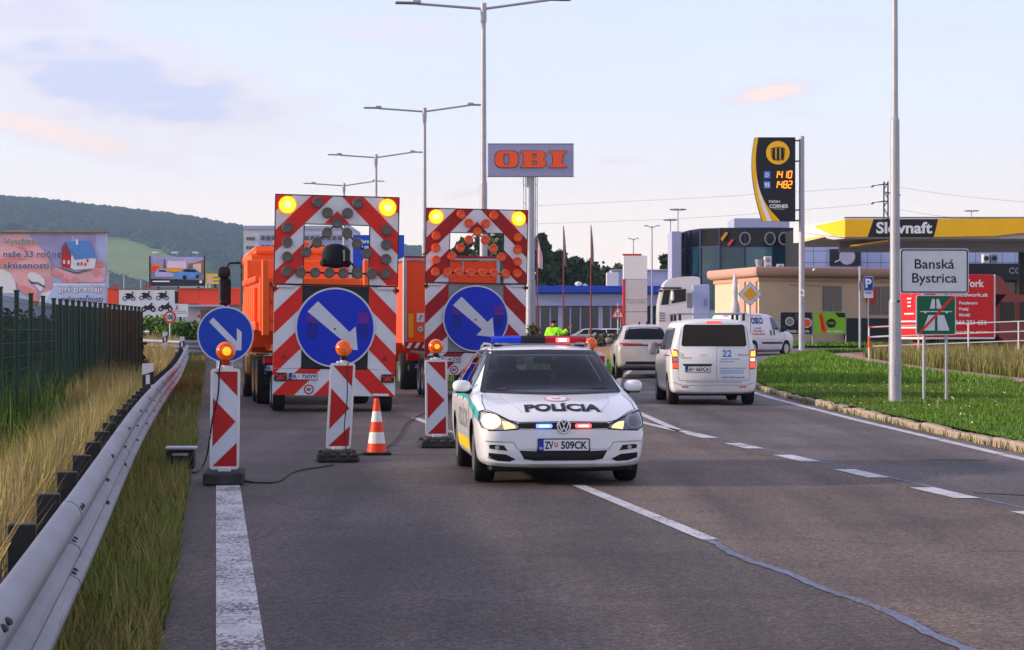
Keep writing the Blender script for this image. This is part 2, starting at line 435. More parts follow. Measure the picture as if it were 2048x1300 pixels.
def text_geo(s, bold=0.0):
 key = (s, bold)
 if key not in _txt:
  cu = bpy.data.curves.new('t', 'FONT')
  cu.body = s
  cu.size = 1.0
  cu.offset = bold
  cu.resolution_u = 3
  cu.fill_mode = 'FRONT'
  ob = bpy.data.objects.new('t', cu)
  COL.objects.link(ob)
  dg = bpy.context.evaluated_depsgraph_get()
  me = bpy.data.meshes.new_from_object(ob.evaluated_get(dg))
  vs_ = [(v.co.x, v.co.y) for v in me.vertices]
  fs_ = [tuple(p.vertices) for p in me.polygons]
  bpy.data.objects.remove(ob)
  bpy.data.curves.remove(cu)
  bpy.data.meshes.remove(me)
  _txt[key] = (vs_, fs_)
 return _txt[key]
def clip_half(poly, a, b, c):
 """keep the part of a 2D polygon where a*x+b*z+c >= 0"""
 out = []
 for i in range(len(poly)):
  p, q = poly[i], poly[(i + 1) % len(poly)]
  dp, dq = a * p[0] + b * p[1] + c, a * q[0] + b * q[1] + c
  if dp >= 0:
   out.append(p)
  if dp * dq < 0:
   t = dp / (dp - dq)
   out.append((p[0] + (q[0] - p[0]) * t, p[1] + (q[1] - p[1]) * t))
 return out
class MB:
 def __init__(self):
  self.v, self.f, self.mi, self.sm, self.mats = [], [], [], [], []
 def _m(self, key):
  if key not in self.mats:
   self.mats.append(key)
  return self.mats.index(key)
 def add(self, verts, faces, mat, smooth=False, X=None):
  o = len(self.v)
  if X is not None:
   verts = [X @ Vector(p) for p in verts]
  self.v.extend([tuple(p) for p in verts])
  k = self._m(mat)
  for f in faces:
   self.f.append(tuple(o + i for i in f))
   self.mi.append(k)
   self.sm.append(smooth)
  return self
 def box(self, c, s, mat, b=0.0, X=None, rz=0.0):
  hx, hy, hz = s[0] / 2, s[1] / 2, s[2] / 2
  T = Matrix.Translation(c) @ Matrix.Rotation(rz, 4, 'Z')
  if X is not None:
   T = X @ T
  b = min(b, hx * 0.9, hy * 0.9, hz * 0.9)
  if b <= 0:
   vs_ = [(x * hx, y * hy, z * hz) for z in (-1, 1) for y in (-1, 1) for x in (-1, 1)]
   fs_ = [(0, 2, 3, 1), (4, 5, 7, 6), (0, 1, 5, 4), (2, 6, 7, 3), (0, 4, 6, 2), (1, 3, 7, 5)]
   return self.add(vs_, fs_, mat, False, T)
  vs_, idx = [], {}
  for sx in (-1, 1):
   for sy in (-1, 1):
    for sz in (-1, 1):
     for ax in range(3):
      p = [sx * (hx - b), sy * (hy - b), sz * (hz - b)]
      p[ax] = (sx * hx, sy * hy, sz * hz)[ax]
      idx[(sx, sy, sz, ax)] = len(vs_)
      vs_.append(tuple(p))
  fs_ = []
  I = lambda s_, ax: idx[(*s_, ax)]
  for ax in range(3):
   o1, o2 = [i for i in range(3) if i != ax]
   for sg in (-1, 1):
    q = []
    for a, c2 in ((-1, -1), (1, -1), (1, 1), (-1, 1)):
     s_ = [0, 0, 0]; s_[ax] = sg; s_[o1] = a; s_[o2] = c2
     q.append(I(s_, ax))
    fs_.append(tuple(q))
   for a in (-1, 1):
    for c2 in (-1, 1):
     s0 = [0, 0, 0]; s0[o1] = a; s0[o2] = c2
     s1 = list(s0); s0[ax] = -1; s1[ax] = 1
     fs_.append((I(s0, o1), I(s0, o2), I(s1, o2), I(s1, o1)))
  for sx in (-1, 1):
   for sy in (-1, 1):
    for sz in (-1, 1):
     fs_.append(tuple(idx[(sx, sy, sz, a)] for a in range(3)))
  return self.add(vs_, fs_, mat, False, T)
 def lathe(self, prof, mat, n=20, X=None, smooth=True):
  """profile [(r, z)] turned round the local z axis"""
  vs_, fs_ = [], []
  for r, z in prof:
   for i in range(n):
    a = 2 * math.pi * i / n
    vs_.append((r * math.cos(a), r * math.sin(a), z))
  for j in range(len(prof) - 1):
   for i in range(n):
    k = (i + 1) % n
    fs_.append((j * n + i, j * n + k, (j + 1) * n + k, (j + 1) * n + i))
  if prof[0][0] > 1e-5: fs_.append(tuple(range(n))[::-1])
  if prof[-1][0] > 1e-5: fs_.append(tuple((len(prof) - 1) * n + i for i in range(n)))
  return self.add(vs_, fs_, mat, smooth, X)
 def cyl(self, p0, p1, r0, mat, r1=None, n=12, smooth=True):
  p0, p1 = Vector(p0), Vector(p1)
  d = p1 - p0
  X = Matrix.Translation(p0) @ d.to_track_quat('Z', 'Y').to_matrix().to_4x4()
  return self.lathe([(r0, 0), (r0 if r1 is None else r1, d.length)], mat, n, X, smooth)
 def tube(self, path, r, mat, n=6, smooth=True):
  path = [Vector(p) for p in path]
  vs_, fs_ = [], []
  for i, p in enumerate(path):
   t = (path[min(i + 1, len(path) - 1)] - path[max(i - 1, 0)]).normalized()
   ref = Vector((0, 0, 1)) if abs(t.z) < 0.95 else Vector((1, 0, 0))
   a = t.cross(ref).normalized()
   b = t.cross(a)
   rr = r[i] if isinstance(r, (list, tuple)) else r
   for k in range(n):
    w = 2 * math.pi * k / n
    vs_.append(p + a * (rr * math.cos(w)) + b * (rr * math.sin(w)))
  for i in range(len(path) - 1):
   for k in range(n):
    q = (k + 1) % n
    fs_.append((i * n + k, i * n + q, (i + 1) * n + q, (i + 1) * n + k))
  fs_.append(tuple(range(n))); fs_.append(tuple((len(path) - 1) * n + k for k in range(n))[::-1])
  return self.add(vs_, fs_, mat, smooth)
 def plate(self, poly, y0, y1, mat, X=None):
  """polygon in x,z; front face at y0 (towards -y), back at y1"""
  n = len(poly)
  ar = sum(poly[i][0] * poly[(i + 1) % n][1] - poly[(i + 1) % n][0] * poly[i][1] for i in range(n))
  if ar < 0: poly = poly[::-1]
  vs_ = [(x, y0, z) for x, z in poly]
  fs_ = [tuple(range(n))]
  if y1 is not None:
   vs_ += [(x, y1, z) for x, z in poly]
   fs_.append(tuple(range(n, 2 * n))[::-1])
   fs_ += [(i, n + i, n + (i + 1) % n, (i + 1) % n) for i in range(n)]
  return self.add(vs_, fs_, mat, False, X)
 def ring(self, outer, inner, y0, y1, mat, X=None):
  n = len(outer)
  vs_ = [(x, y0, z) for x, z in outer] + [(x, y0, z) for x, z in inner] + [(x, y1, z) for x, z in outer] + [(x, y1, z) for x, z in inner]
  fs_ = []
  for i in range(n):
   k = (i + 1) % n
   fs_ += [(i, k, n + k, n + i), (2 * n + i, 3 * n + i, 3 * n + k, 2 * n + k), (i, 2 * n + i, 2 * n + k, k), (n + i, n + k, 3 * n + k, 3 * n + i)]
  return self.add(vs_, fs_, mat, False, X)
 def sheet(self, poly3, mat):
  return self.add(poly3, [tuple(range(len(poly3)))], mat)
 def text(self, s, x, z, h, y, mat, bold=0.0, align='C', width=None, X=None, slant=0.0):
  """flat lettering facing -y; (x, z) is the baseline's middle, h the capital height"""
  vs_, fs_ = text_geo(s, bold)
  if not vs_: return self
  xs = [p[0] for p in vs_]
  lo, hi = min(xs), max(xs)
  k = h / 0.70
  kx = k if width is None else width / (hi - lo)
  off = {'C': -(lo + hi) / 2, 'L': -lo, 'R': -hi}[align]
  return self.add([((p[0] + off) * kx + x + slant * p[1] * k, y, p[1] * k + z) for p in vs_], fs_, mat, False, X)
 def build(self, name, parent=None, loc=None, rot=None, auto=35):
  me = bpy.data.meshes.new(name)
  me.from_pydata(self.v, [], self.f)
  for k in self.mats:
   me.materials.append(M[k])
  me.polygons.foreach_set('material_index', self.mi)
  me.polygons.foreach_set('use_smooth', self.sm)
  bm = bmesh.new(); bm.from_mesh(me)
  bmesh.ops.recalc_face_normals(bm, faces=bm.faces[:]) if not getattr(self, 'keep', False) else None
  if auto:
   for e in bm.edges:
    if len(e.link_faces) == 2 and e.calc_face_angle(0) > R(auto):
     e.smooth = False
  bm.to_mesh(me); bm.free()
  me.update()
  o = bpy.data.objects.new(name, me)
  if loc is not None: o.location = loc
  if rot is not None: o.rotation_euler = rot
  return children_link(o, parent)
def flat(mb):
 mb.keep = True
 return mb
def np_mesh(name, V, tris, matkey, col=None, parent=None):
 me = bpy.data.meshes.new(name)
 nv, nf = len(V), len(tris)
 me.vertices.add(nv); me.loops.add(nf * 3); me.polygons.add(nf)
 me.vertices.foreach_set('co', np.asarray(V, np.float32).ravel())
 me.loops.foreach_set('vertex_index', np.asarray(tris, np.int32).ravel())
 me.polygons.foreach_set('loop_start', np.arange(0, nf * 3, 3, dtype=np.int32))
 me.polygons.foreach_set('loop_total', np.full(nf, 3, np.int32))
 me.update(calc_edges=True)
 if col is not None:
  a = me.color_attributes.new('col', 'FLOAT_COLOR', 'POINT')
  c4 = np.ones((nv, 4), np.float32); c4[:, :3] = col
  a.data.foreach_set('color', c4.ravel())
 me.materials.append(M[matkey])
 o = bpy.data.objects.new(name, me)
 return children_link(o, parent)
def copy_tree(o, parent=None):
 c = o.copy()
 COL.objects.link(c)
 if parent is not None: c.parent = parent
 for ch in list(o.children):
  copy_tree(ch, c)
 return c
# ------------------------------------------------------------------ ground and roads
def sstep(t):
 t = min(1, max(0, t))
 return t * t * (3 - 2 * t)
def amp(x):
 pts = [(-60, 0.8), (-14, 0.8), (-8, 0.6), (-3, 0.35), (3, 0.35), (9, 0.6), (14, 0.7), (60, 0.7)]
 if x <= pts[0][0]: return pts[0][1]
 for (a, va), (b, vb) in zip(pts, pts[1:]):
  if x <= b: return va + (vb - va) * (x - a) / (b - a)
 return pts[-1][1]
def gz(x, y):
 return amp(x) * sstep((y - 50) / 50)
def at(px, py, d):
 return Vector(((px - 1024) * d / FOC, d, CAM_H - (py - YHOR) * d / FOC))
def sx(px, d):
 return (px - 1024) * d / FOC
def zz(py, d):
 return CAM_H - (py - YHOR) * d / FOC
ROWS = [-12, -4, 0, 3, 6, 9, 12, 15, 18, 21, 24, 27, 30, 33, 36, 39, 42, 45, 48, 50, 52, 54, 56, 58, 60, 62, 64, 66, 68, 70, 73, 76, 79, 82, 85, 88, 91, 94, 97, 100,
  106, 115, 125, 140, 160, 200, 260, 340, 450, 600, 900, 1400, 2600, 3300]
def band(name, fl, fr, y0, y1, matkey, dz, nx=6, kind='structure', parent=None, zf=None):
 """strip of ground between x = fl(y) and x = fr(y), following the terrain dz above it"""
 rows = sorted({y0, y1, *[r for r in ROWS if y0 < r < y1]})
 V, F_ = [], []
 for y in rows:
  a, b = fl(y), fr(y)
  for k in range(nx + 1):
   x = a + (b - a) * k / nx
   V.append((x, y, gz(x, y) + (dz if zf is None else zf(x, y))))
 n = nx + 1
 for j in range(len(rows) - 1):
  for k in range(nx):
   F_.append((j * n + k, j * n + k + 1, (j + 1) * n + k + 1, (j + 1) * n + k))
 mb = flat(MB()); mb.add(V, F_, matkey)
 o = mb.build(name, parent, auto=0)
 if kind: o['kind'] = kind
 return o
def lerp_pts(pts):
 def f(y):
  if y <= pts[0][1]: a, b = pts[0], pts[1]
  elif y >= pts[-1][1]: a, b = pts[-2], pts[-1]
  else:
   for a, b in zip(pts, pts[1:]):
    if a[1] <= y <= b[1]: break
  return a[0] + (b[0] - a[0]) * (y - a[1]) / (b[1] - a[1])
 return f
edge_l = lambda y: 0.125 - 0.1345 * y            # middle of the broad white edge line
verge_l = lambda y: -0.31 - 0.1348 * y          # where the asphalt stops
line_a = lambda y: 3.84 - 0.139 * y             # lane line
line_b = lerp_pts([(6.87 + 0.5, -4), (6.87 - 0.117 * 22, 22), (2.69, 35.8), (2.45, 45), (2.6, 55), (3.3, 68), (4.4, 80), (6.2, 92), (10, 106), (20, 118)])
kerb_r = lerp_pts([(7.25, -8), (7.0, 20), (6.78, 28.3), (6.62, 40), (6.62, 58), (7.0, 66), (8.0, 74), (9.6, 82), (11.6, 88), (13.4, 91), (20, 92.5)])
main_r = lerp_pts([(2.69, 35.8), (2.2, 40), (1.5, 46), (0.2, 56), (-3.6, 84), (-12, 145)])
band('ground', lambda y: -40 - max(0, y) * 0.9, lambda y: 45 + max(0, y) * 0.9, -12, 3300, 'dirt', -0.03, nx=40)
band('road', verge_l, lambda y: line_a(y), -12, 145, 'asphalt_dark', 0.010)
band('road', lambda y: line_a(y), lambda y: line_b(y) if y < 35.8 else main_r(y), -12, 145, 'asphalt_brown', 0.010)
band('road', line_b, kerb_r, -12, 106, 'asphalt_grey', 0.010)
band('road', lambda y: 5.0, lambda y: 60, 92.5, 124, 'asphalt_grey', 0.006, nx=16)
band('road', lambda y: main_r(y) - 0.2, lambda y: line_b(y) + 0.05, 35.8, 62, 'asphalt_brown', 0.006)
def stripe(name, f, y0, y1, w, matkey, dz=0.016, jit=0.0, step=0.6):
 V, F_ = [], []
 n = max(2, int((y1 - y0) / step))
 for i in range(n + 1):
  y = y0 + (y1 - y0) * i / n
  for s in (-1, 1):
   x = f(y) + s * w / 2 + rnd.uniform(-jit, jit)
   V.append((x, y, gz(x, y) + dz))
 for i in range(n):
  F_.append((2 * i, 2 * i + 1, 2 * i + 3, 2 * i + 2))
 mb = flat(MB()); mb.add(V, F_, matkey)
 o = mb.build(name, None, auto=0)
 o['kind'] = 'structure'
 return o
stripe('road_marking', edge_l, -4, 120, 0.25, 'paint_edge')
stripe('road_marking', lambda y: line_a(y) + 0.05, 17.0, 23.0, 0.14, 'paint_dash')
stripe('road_marking', lambda y: line_a(y) + 0.05, 35.0, 41.0, 0.14, 'paint_dash')
wob = lambda y: line_a(y) + 0.02 + 0.035 * math.sin(y * 1.1) + 0.02 * math.sin(y * 3.1)
stripe('road_marking', wob, 2.0, 17.0, 0.075, 'paint_blue', jit=0.012, step=0.1)
for yc in (15.2, 18.2, 21.2, 24.2, 27.2, 30.2, 33.2):
 stripe('road_marking', line_b, yc, yc + 1.45, 0.25, 'paint_dash')
stripe('road_marking', line_b, 34.6, 95, 0.16, 'paint_dash', dz=0.02)
stripe('road_marking', lambda y: main_r(y) - 0.05, 35.4, 60, 0.16, 'paint_dash', dz=0.02)
stripe('road_marking', lambda y: line_b(y) + 0.14, 12, 36, 0.04, 'paint_blue', dz=0.0135, jit=0.01)
stripe('road_marking', lambda y: kerb_r(y) - 0.36, -4, 84, 0.17, 'paint_dash')
for k in range(3):
 stripe('road_marking', lambda y, k=k: 11.5 + k * 2.4, 104, 108, 0.3, 'paint_dash', dz=0.02)
mb = flat(MB())
for (x0, y0, x1, y1, w) in [(5.2, 27.6, 6.0, 27.5, 0.12), (5.0, 21.6, 6.6, 20.9, 0.16), (4.6, 21.9, 5.6, 21.2, 0.10), (5.35, 20.7, 7.0, 20.6, 0.12)]:
 n = 10
 V = []
 for i in range(n + 1):
  t = i / n
  x, y = x0 + (x1 - x0) * t, y0 + (y1 - y0) * t + rnd.uniform(-0.03, 0.03)
  ww = w * (0.4 + 0.6 * math.sin(math.pi * t)) * rnd.uniform(0.7, 1.2)
  V += [(x, y - ww / 2, 0.0145), (x, y + ww / 2, 0.0145)]
 mb.add(V, [(2 * i, 2 * i + 2, 2 * i + 3, 2 * i + 1) for i in range(n)], 'rubber')
mb.build('road_seam', auto=0)['kind'] = 'structure'
rail_line = lerp_pts([(-0.98, 2), (-1.765, 7.75), (-5.35, 32), (-17.9, 123)])
fence_line = lerp_pts([(-4.6, 13), (-7.1, 30.5), (-8.54, 41), (-9.4, 56)])
band('verge', lambda y: rail_line(y) - 12, verge_l, -12, 130, 'verge_soil', 0.004, nx=10)
def island_z(x, y):
 return 0.12
kin = lambda y: kerb_r(y) + 0.14
path_l = lerp_pts([(22, 20), (15.5, 46), (13.7, 62), (12.4, 74), (12.1, 82), (12.6, 90), (20, 92.4)])
path_r = lerp_pts([(23.5, 20), (16.9, 46), (14.9, 62), (13.5, 74), (13.2, 82), (13.6, 89), (21, 92.3)])
band('lawn', kin, path_l, 4, 91.5, 'lawn_soil', 0.0, nx=8, zf=lambda x, y: 0.12 + 0.02)
band('footpath', path_l, path_r, 20, 92, 'path', 0.15, nx=2)
band('field', path_r, lambda y: 60, 20, 92, 'dry_soil', 0.13, nx=6)
band('lawn', lambda y: 9.5, lambda y: 40, 124.2, 150, 'lawn_soil', 0.10, nx=4)
band('forecourt', lambda y: 2, lambda y: 80, 150, 330, 'asphalt_grey', 0.05, nx=4)
band('field', lambda y: -5 + (y - 60) * 0.05, lambda y: line_b(y) - 0.3, 62, 92, 'lawn_soil', 0.02, nx=4)
band('field', lambda y: -2.0, lambda y: 9.3, 92, 150, 'dry_soil', 0.09, nx=4)
stone_src = []
for k in range(4):
 mb = MB()
 mb.box((0, 0, 0), (0.15, 0.97 - 0.01 * k, 0.24), 'kerb_stone', b=0.015 + 0.004 * k)
 stone_src.append(mb)
kerb = bpy.data.objects.new('kerb', None); COL.objects.link(kerb); kerb['kind'] = 'structure'
y = 12.0
proto = []
cnt = 0
while y < 84:
 x0, x1 = kerb_r(y), kerb_r(y + 1)
 ang = math.atan2(-(x1 - x0), 1)
 xm, ym = (x0 + x1) / 2 + 0.07, y + 0.5
 if cnt < 4:
  o = stone_src[cnt].build('kerb_stone', kerb); proto.append(o)
 else:
  o = proto[cnt % 4].copy(); COL.objects.link(o); o.parent = kerb
 o.location = (xm + rnd.uniform(-0.025, 0.025), ym, gz(xm, ym) + 0.005 + rnd.uniform(-0.026, 0.014))
 o.rotation_euler = (rnd.uniform(-0.02, 0.02), rnd.uniform(-0.09, 0.03), ang + rnd.uniform(-0.03, 0.03))
 y += 1.0 * math.cos(ang); cnt += 1
# ------------------------------------------------------------------ grass
def blades(name, n, sampler, zf, h, w, pal, lean=0.25, hf=None, tipdry=0.0, kind='stuff'):
 P = sampler(n)
 n = len(P)
 hh = nrg.uniform(h[0], h[1], n) * (0.75 + 0.5 * nrg.random(n))
 if hf: hh = hh * np.array([hf(a, b) for a, b in P])
 ang = nrg.uniform(0, 2 * np.pi, n)
 la = nrg.uniform(0, 2 * np.pi, n)
 lm = nrg.random(n) * lean * hh
 z = np.array([zf(a, b) for a, b in P])
 base = np.stack([P[:, 0], P[:, 1], z], 1)
 side = np.stack([np.cos(ang), np.sin(ang), np.zeros(n)], 1) * (nrg.uniform(w[0], w[1], n)[:, None])
 ln = np.stack([np.cos(la) * lm, np.sin(la) * lm, np.zeros(n)], 1)
 up = np.zeros((n, 3)); up[:, 2] = hh
 b0, b1 = base - side, base + side
 m0, m1 = base + up * 0.55 + ln * 0.3 - side * 0.75, base + up * 0.55 + ln * 0.3 + side * 0.75
 tip = base + up * (1 - 0.15 * (lm / (hh + 1e-6)))[:, None] + ln
 V = np.stack([b0, b1, m0, m1, tip], 1).reshape(-1, 3)
 i = np.arange(n)[:, None] * 5
 T = np.concatenate([i + [0, 1, 3], i + [0, 3, 2], i + [2, 3, 4]], 1).reshape(-1, 3)
 pal = np.array(pal)
 f = nrg.random(n)
 pn = 0.5 + 0.5 * np.sin(P[:, 0] * 1.3 + 2 * np.sin(P[:, 1] * 0.6)) * np.cos(P[:, 1] * 0.9 + np.sin(P[:, 0] * 2.1))
 idx = np.clip(((0.6 * f + 0.4 * pn) * len(pal)).astype(int), 0, len(pal) - 1)
 c = pal[idx] * nrg.uniform(0.75, 1.25, n)[:, None]
 C = np.repeat(c[:, None, :], 5, 1)
 if tipdry:
  dry = np.array([0.42, 0.32, 0.14])
  C[:, 4] = C[:, 4] * (1 - tipdry) + dry * tipdry
  C[:, 2:4] = C[:, 2:4] * (1 - tipdry * 0.5) + dry * tipdry * 0.5
 o = np_mesh(name, V, T, 'blade', C.reshape(-1, 3))
 tag(o, kind=kind)
 return o
def strip_sampler(fl, fr, y0, y1, bias=1.0, holes=None):
 def s(n):
  t = nrg.random(n) ** bias
  ys = y0 + (y1 - y0) * t
  a = np.array([fl(v) for v in ys]); b = np.array([fr(v) for v in ys])
  xs = a + (b - a) * nrg.random(n)
  return np.stack([xs, ys], 1)
 return s
DRY = [(0.36, 0.265, 0.105), (0.42, 0.31, 0.13), (0.30, 0.235, 0.085), (0.22, 0.21, 0.06), (0.45, 0.34, 0.16)]
GREENISH = [(0.125, 0.165, 0.035), (0.15, 0.175, 0.045), (0.085, 0.125, 0.025), (0.20, 0.18, 0.06), (0.06, 0.09, 0.02)]
LAWN = [(0.105, 0.235, 0.022), (0.125, 0.27, 0.026), (0.085, 0.20, 0.018), (0.16, 0.27, 0.04), (0.065, 0.155, 0.016)]
gz0 = lambda x, y: gz(x, y)
o = blades('dry_grass', 60000, strip_sampler(lambda y: fence_line(y) + 0.1, lambda y: rail_line(y) - 0.35, 9, 46, 1.25), gz0, (0.45, 0.95), (0.003, 0.007), DRY + GREENISH[:2], 0.45, hf=lambda x, y: 0.16 + 0.84 * min(1, max(sstep((y - 36) / 9), sstep((x - fence_line(y) - 0.35) / 1.5))), tipdry=0.55)
tag(o, 'tall straw coloured grass between the green mesh fence and the guardrail', 'grass')
o2 = blades('dry_grass', 26000, strip_sampler(lambda y: rail_line(y) - 3.2, lambda y: rail_line(y) - 0.3, 40, 100, 1.0), gz0, (0.4, 0.8), (0.006, 0.014), DRY, 0.4, tipdry=0.5)
o = blades('green_tufts', 7000, strip_sampler(lambda y: fence_line(y) - 0.2, lambda y: rail_line(y) - 0.35, 9, 46, 1.25), gz0, (0.2, 0.7), (0.006, 0.014), GREENISH + LAWN[:2], 0.6, hf=lambda x, y: rnd.uniform(0.4, 1.1), tipdry=0.15)
tag(o, 'fresh green tufts mixed into the straw coloured grass', 'grass')
o = blades('verge_tufts', 5000, strip_sampler(lambda y: rail_line(y) - 0.2, lambda y: verge_l(y) + 0.04, 6, 34, 1.35), gz0, (0.08, 0.26), (0.006, 0.013), [(0.12, 0.21, 0.03), (0.16, 0.22, 0.04), (0.07, 0.12, 0.02), (0.24, 0.19, 0.07)], 0.8, hf=lambda x, y: 0.2 if abs(x + 3.8) < 0.4 and 23.5 < y < 25.6 else 1.0, tipdry=0.15)
tag(o, 'broad leaved green weeds in the strip beside the asphalt', 'weeds')
tag(o2, 'straw coloured grass along the distant run of the guardrail', 'grass')
o = blades('verge_grass', 30000, strip_sampler(lambda y: rail_line(y) - 0.28, lambda y: verge_l(y) + 0.02, 6, 34, 1.35), gz0, (0.14, 0.36), (0.003, 0.007), [(0.17, 0.25, 0.045), (0.14, 0.23, 0.03), (0.10, 0.16, 0.03), (0.28, 0.25, 0.08)] + [(0.20, 0.15, 0.05), (0.26, 0.19, 0.07), (0.11, 0.19, 0.03)], 0.5, hf=lambda x, y: 0.2 if abs(x + 3.8) < 0.4 and 23.5 < y < 25.6 else rnd.uniform(0.55, 1.15), tipdry=0.3)
tag(o, 'scruffy green and brown grass between the guardrail and the asphalt', 'grass')
o = blades('verge_grass', 9000, strip_sampler(lambda y: rail_line(y) - 0.28, lambda y: verge_l(y) - 0.05, 34, 90, 1.0), gz0, (0.14, 0.4), (0.006, 0.012), GREENISH + DRY[:2], 0.5, tipdry=0.25)
tag(o, 'scruffy verge grass beside the guardrail near the trucks', 'grass')
lz = lambda x, y: gz(x, y) + 0.14
o = blades('lawn_grass', 190000, strip_sampler(lambda y: kin(y) - 0.02, path_l, 22, 62, 1.1), lz, (0.02, 0.08), (0.004, 0.008), LAWN + [(0.15, 0.20, 0.05), (0.09, 0.17, 0.02), (0.20, 0.19, 0.06)], 0.9, hf=lambda x, y: 0.45 + 1.1 * (0.5 + 0.5 * math.sin(x * 2.3 + 1.7 * math.sin(y * 1.1)) * math.sin(y * 1.7 + x)) ** 1.5, tipdry=0.06)
tag(o, 'lush bright green lawn behind the stone kerb', 'grass')
o = blades('lawn_grass', 26000, strip_sampler(lambda y: kin(y) - 0.02, path_l, 60, 91, 1.0), lz, (0.08, 0.2), (0.010, 0.022), LAWN, 0.6, tipdry=0.08)
tag(o, 'far end of the green lawn by the junction', 'grass')
o = blades('lawn_weeds', 900, strip_sampler(lambda y: kin(y) + 0.02, path_l, 24, 70), lz, (0.12, 0.26), (0.005, 0.010), [(0.10, 0.20, 0.03), (0.20, 0.22, 0.07), (0.05, 0.13, 0.02)], 0.4, tipdry=0.5)
tag(o, 'taller weeds standing in the green lawn', 'weeds')
o = blades('kerb_weeds', 3600, strip_sampler(lambda y: kerb_r(y) - 0.07, lambda y: kerb_r(y) + 0.22, 14, 70), gz0, (0.05, 0.17), (0.005, 0.010), GREENISH[2:] + LAWN[2:4], 0.9, tipdry=0.2)
tag(o, 'weeds growing along the joint of kerb and asphalt', 'weeds')
o = blades('lawn_flowers', 500, strip_sampler(lambda y: kin(y) + 0.1, path_l, 24, 62), lambda x, y: gz(x, y) + 0.2, (0.02, 0.03), (0.012, 0.018), [(0.7, 0.7, 0.66), (0.6, 0.6, 0.5), (0.6, 0.5, 0.08)], 0.5)
tag(o, 'small white clover heads scattered over the lawn', 'flowers')
o = blades('meadow_grass', 42000, strip_sampler(lambda y: path_r(y) + 0.1, lambda y: path_r(y) + 7.5, 50, 84, 1.0), lambda x, y: gz(x, y) + 0.13, (0.25, 0.62), (0.008, 0.018), GREENISH + GREENISH[:3] + DRY[2:4] + [(0.12, 0.075, 0.035), (0.10, 0.06, 0.04)], 0.4, tipdry=0.5)
tag(o, 'tall dry meadow grass beyond the footpath below the railing', 'grass')
o = blades('roadside_grass', 9000, strip_sampler(lambda y: 9.6, lambda y: 32, 124.4, 134), lambda x, y: gz(x, y) + 0.1, (0.10, 0.25), (0.02, 0.04), LAWN, 0.5)
tag(o, 'green grass strip below the advertising banners', 'grass')
o = blades('roadside_grass', 7000, strip_sampler(lambda y: -1.5 - (y - 64) * 0.08, lambda y: line_b(y) - 0.5, 64, 92), lambda x, y: gz(x, y) + 0.02, (0.12, 0.3), (0.015, 0.03), LAWN + GREENISH[:2], 0.5)
tag(o, 'green grass on the gore beside the officer in yellow', 'grass')
# ------------------------------------------------------------------ vehicle tools
def pchip(xs, ys):
 xs, ys = np.array(xs, float), np.array(ys, float)
 h = np.diff(xs); d = np.diff(ys) / h
 m = np.zeros(len(xs)); m[0], m[-1] = d[0], d[-1]
 for i in range(1, len(xs) - 1):
  if d[i - 1] * d[i] > 0:
   w1, w2 = 2 * h[i] + h[i - 1], h[i] + 2 * h[i - 1]
   m[i] = (w1 + w2) / (w1 / d[i - 1] + w2 / d[i])
 def f(x):
  i = min(max(int(np.searchsorted(xs, x)) - 1, 0), len(h) - 1)
  t = (x - xs[i]) / h[i]
  return ((1 + 2 * t) * (1 - t) ** 2) * ys[i] + t * (1 - t) ** 2 * h[i] * m[i] + t * t * (3 - 2 * t) * ys[i + 1] + t * t * (t - 1) * h[i] * m[i + 1]
 return f
def body_loft(keys, sub=3, soft=2):
 """keys: (y, w, ws, wt, zb, zs, zt, crown) -> closed ring loft"""
 ys = [k[0] for k in keys]
 fs = [pchip(ys, [k[i] for k in keys]) for i in range(1, 8)]
 st = []
 for a, b in zip(ys, ys[1:]):
  st += [a + (b - a) * k / sub for k in range(sub)]
 st.append(ys[-1])
 V, F_ = [], []
 n = None
 for y in st:
  w, ws, wt, zb, zs, zt, cr = [f(y) for f in fs]
  hgt = zs - zb
  half = [(0, zb), (w * 0.80, zb), (w * 0.955, zb + 0.05), (w * 0.985, zb + 0.28 * hgt), (w, zb + 0.55 * hgt), (w * 0.995, zs - 0.16 * hgt),
    (ws, zs), (ws + (wt - ws) * 0.5, zs + (zt - cr - zs) * 0.52), (wt, zt - cr), (wt * 0.78, zt - cr * 0.38), (wt * 0.4, zt - cr * 0.08), (0, zt)]
  half = chaikin(half, soft)
  ring = [(x, y, z) for x, z in half] + [(-x, y, z) for x, z in half[-2:0:-1]]
  n = len(ring)
  V += ring
 m = len(st)
 for j in range(m - 1):
  for i in range(n):
   k = (i + 1) % n
   F_.append((j * n + i, j * n + k, (j + 1) * n + k, (j + 1) * n + i))
 F_.append(tuple(range(n))[::-1]); F_.append(tuple((m - 1) * n + i for i in range(n)))
 return V, F_
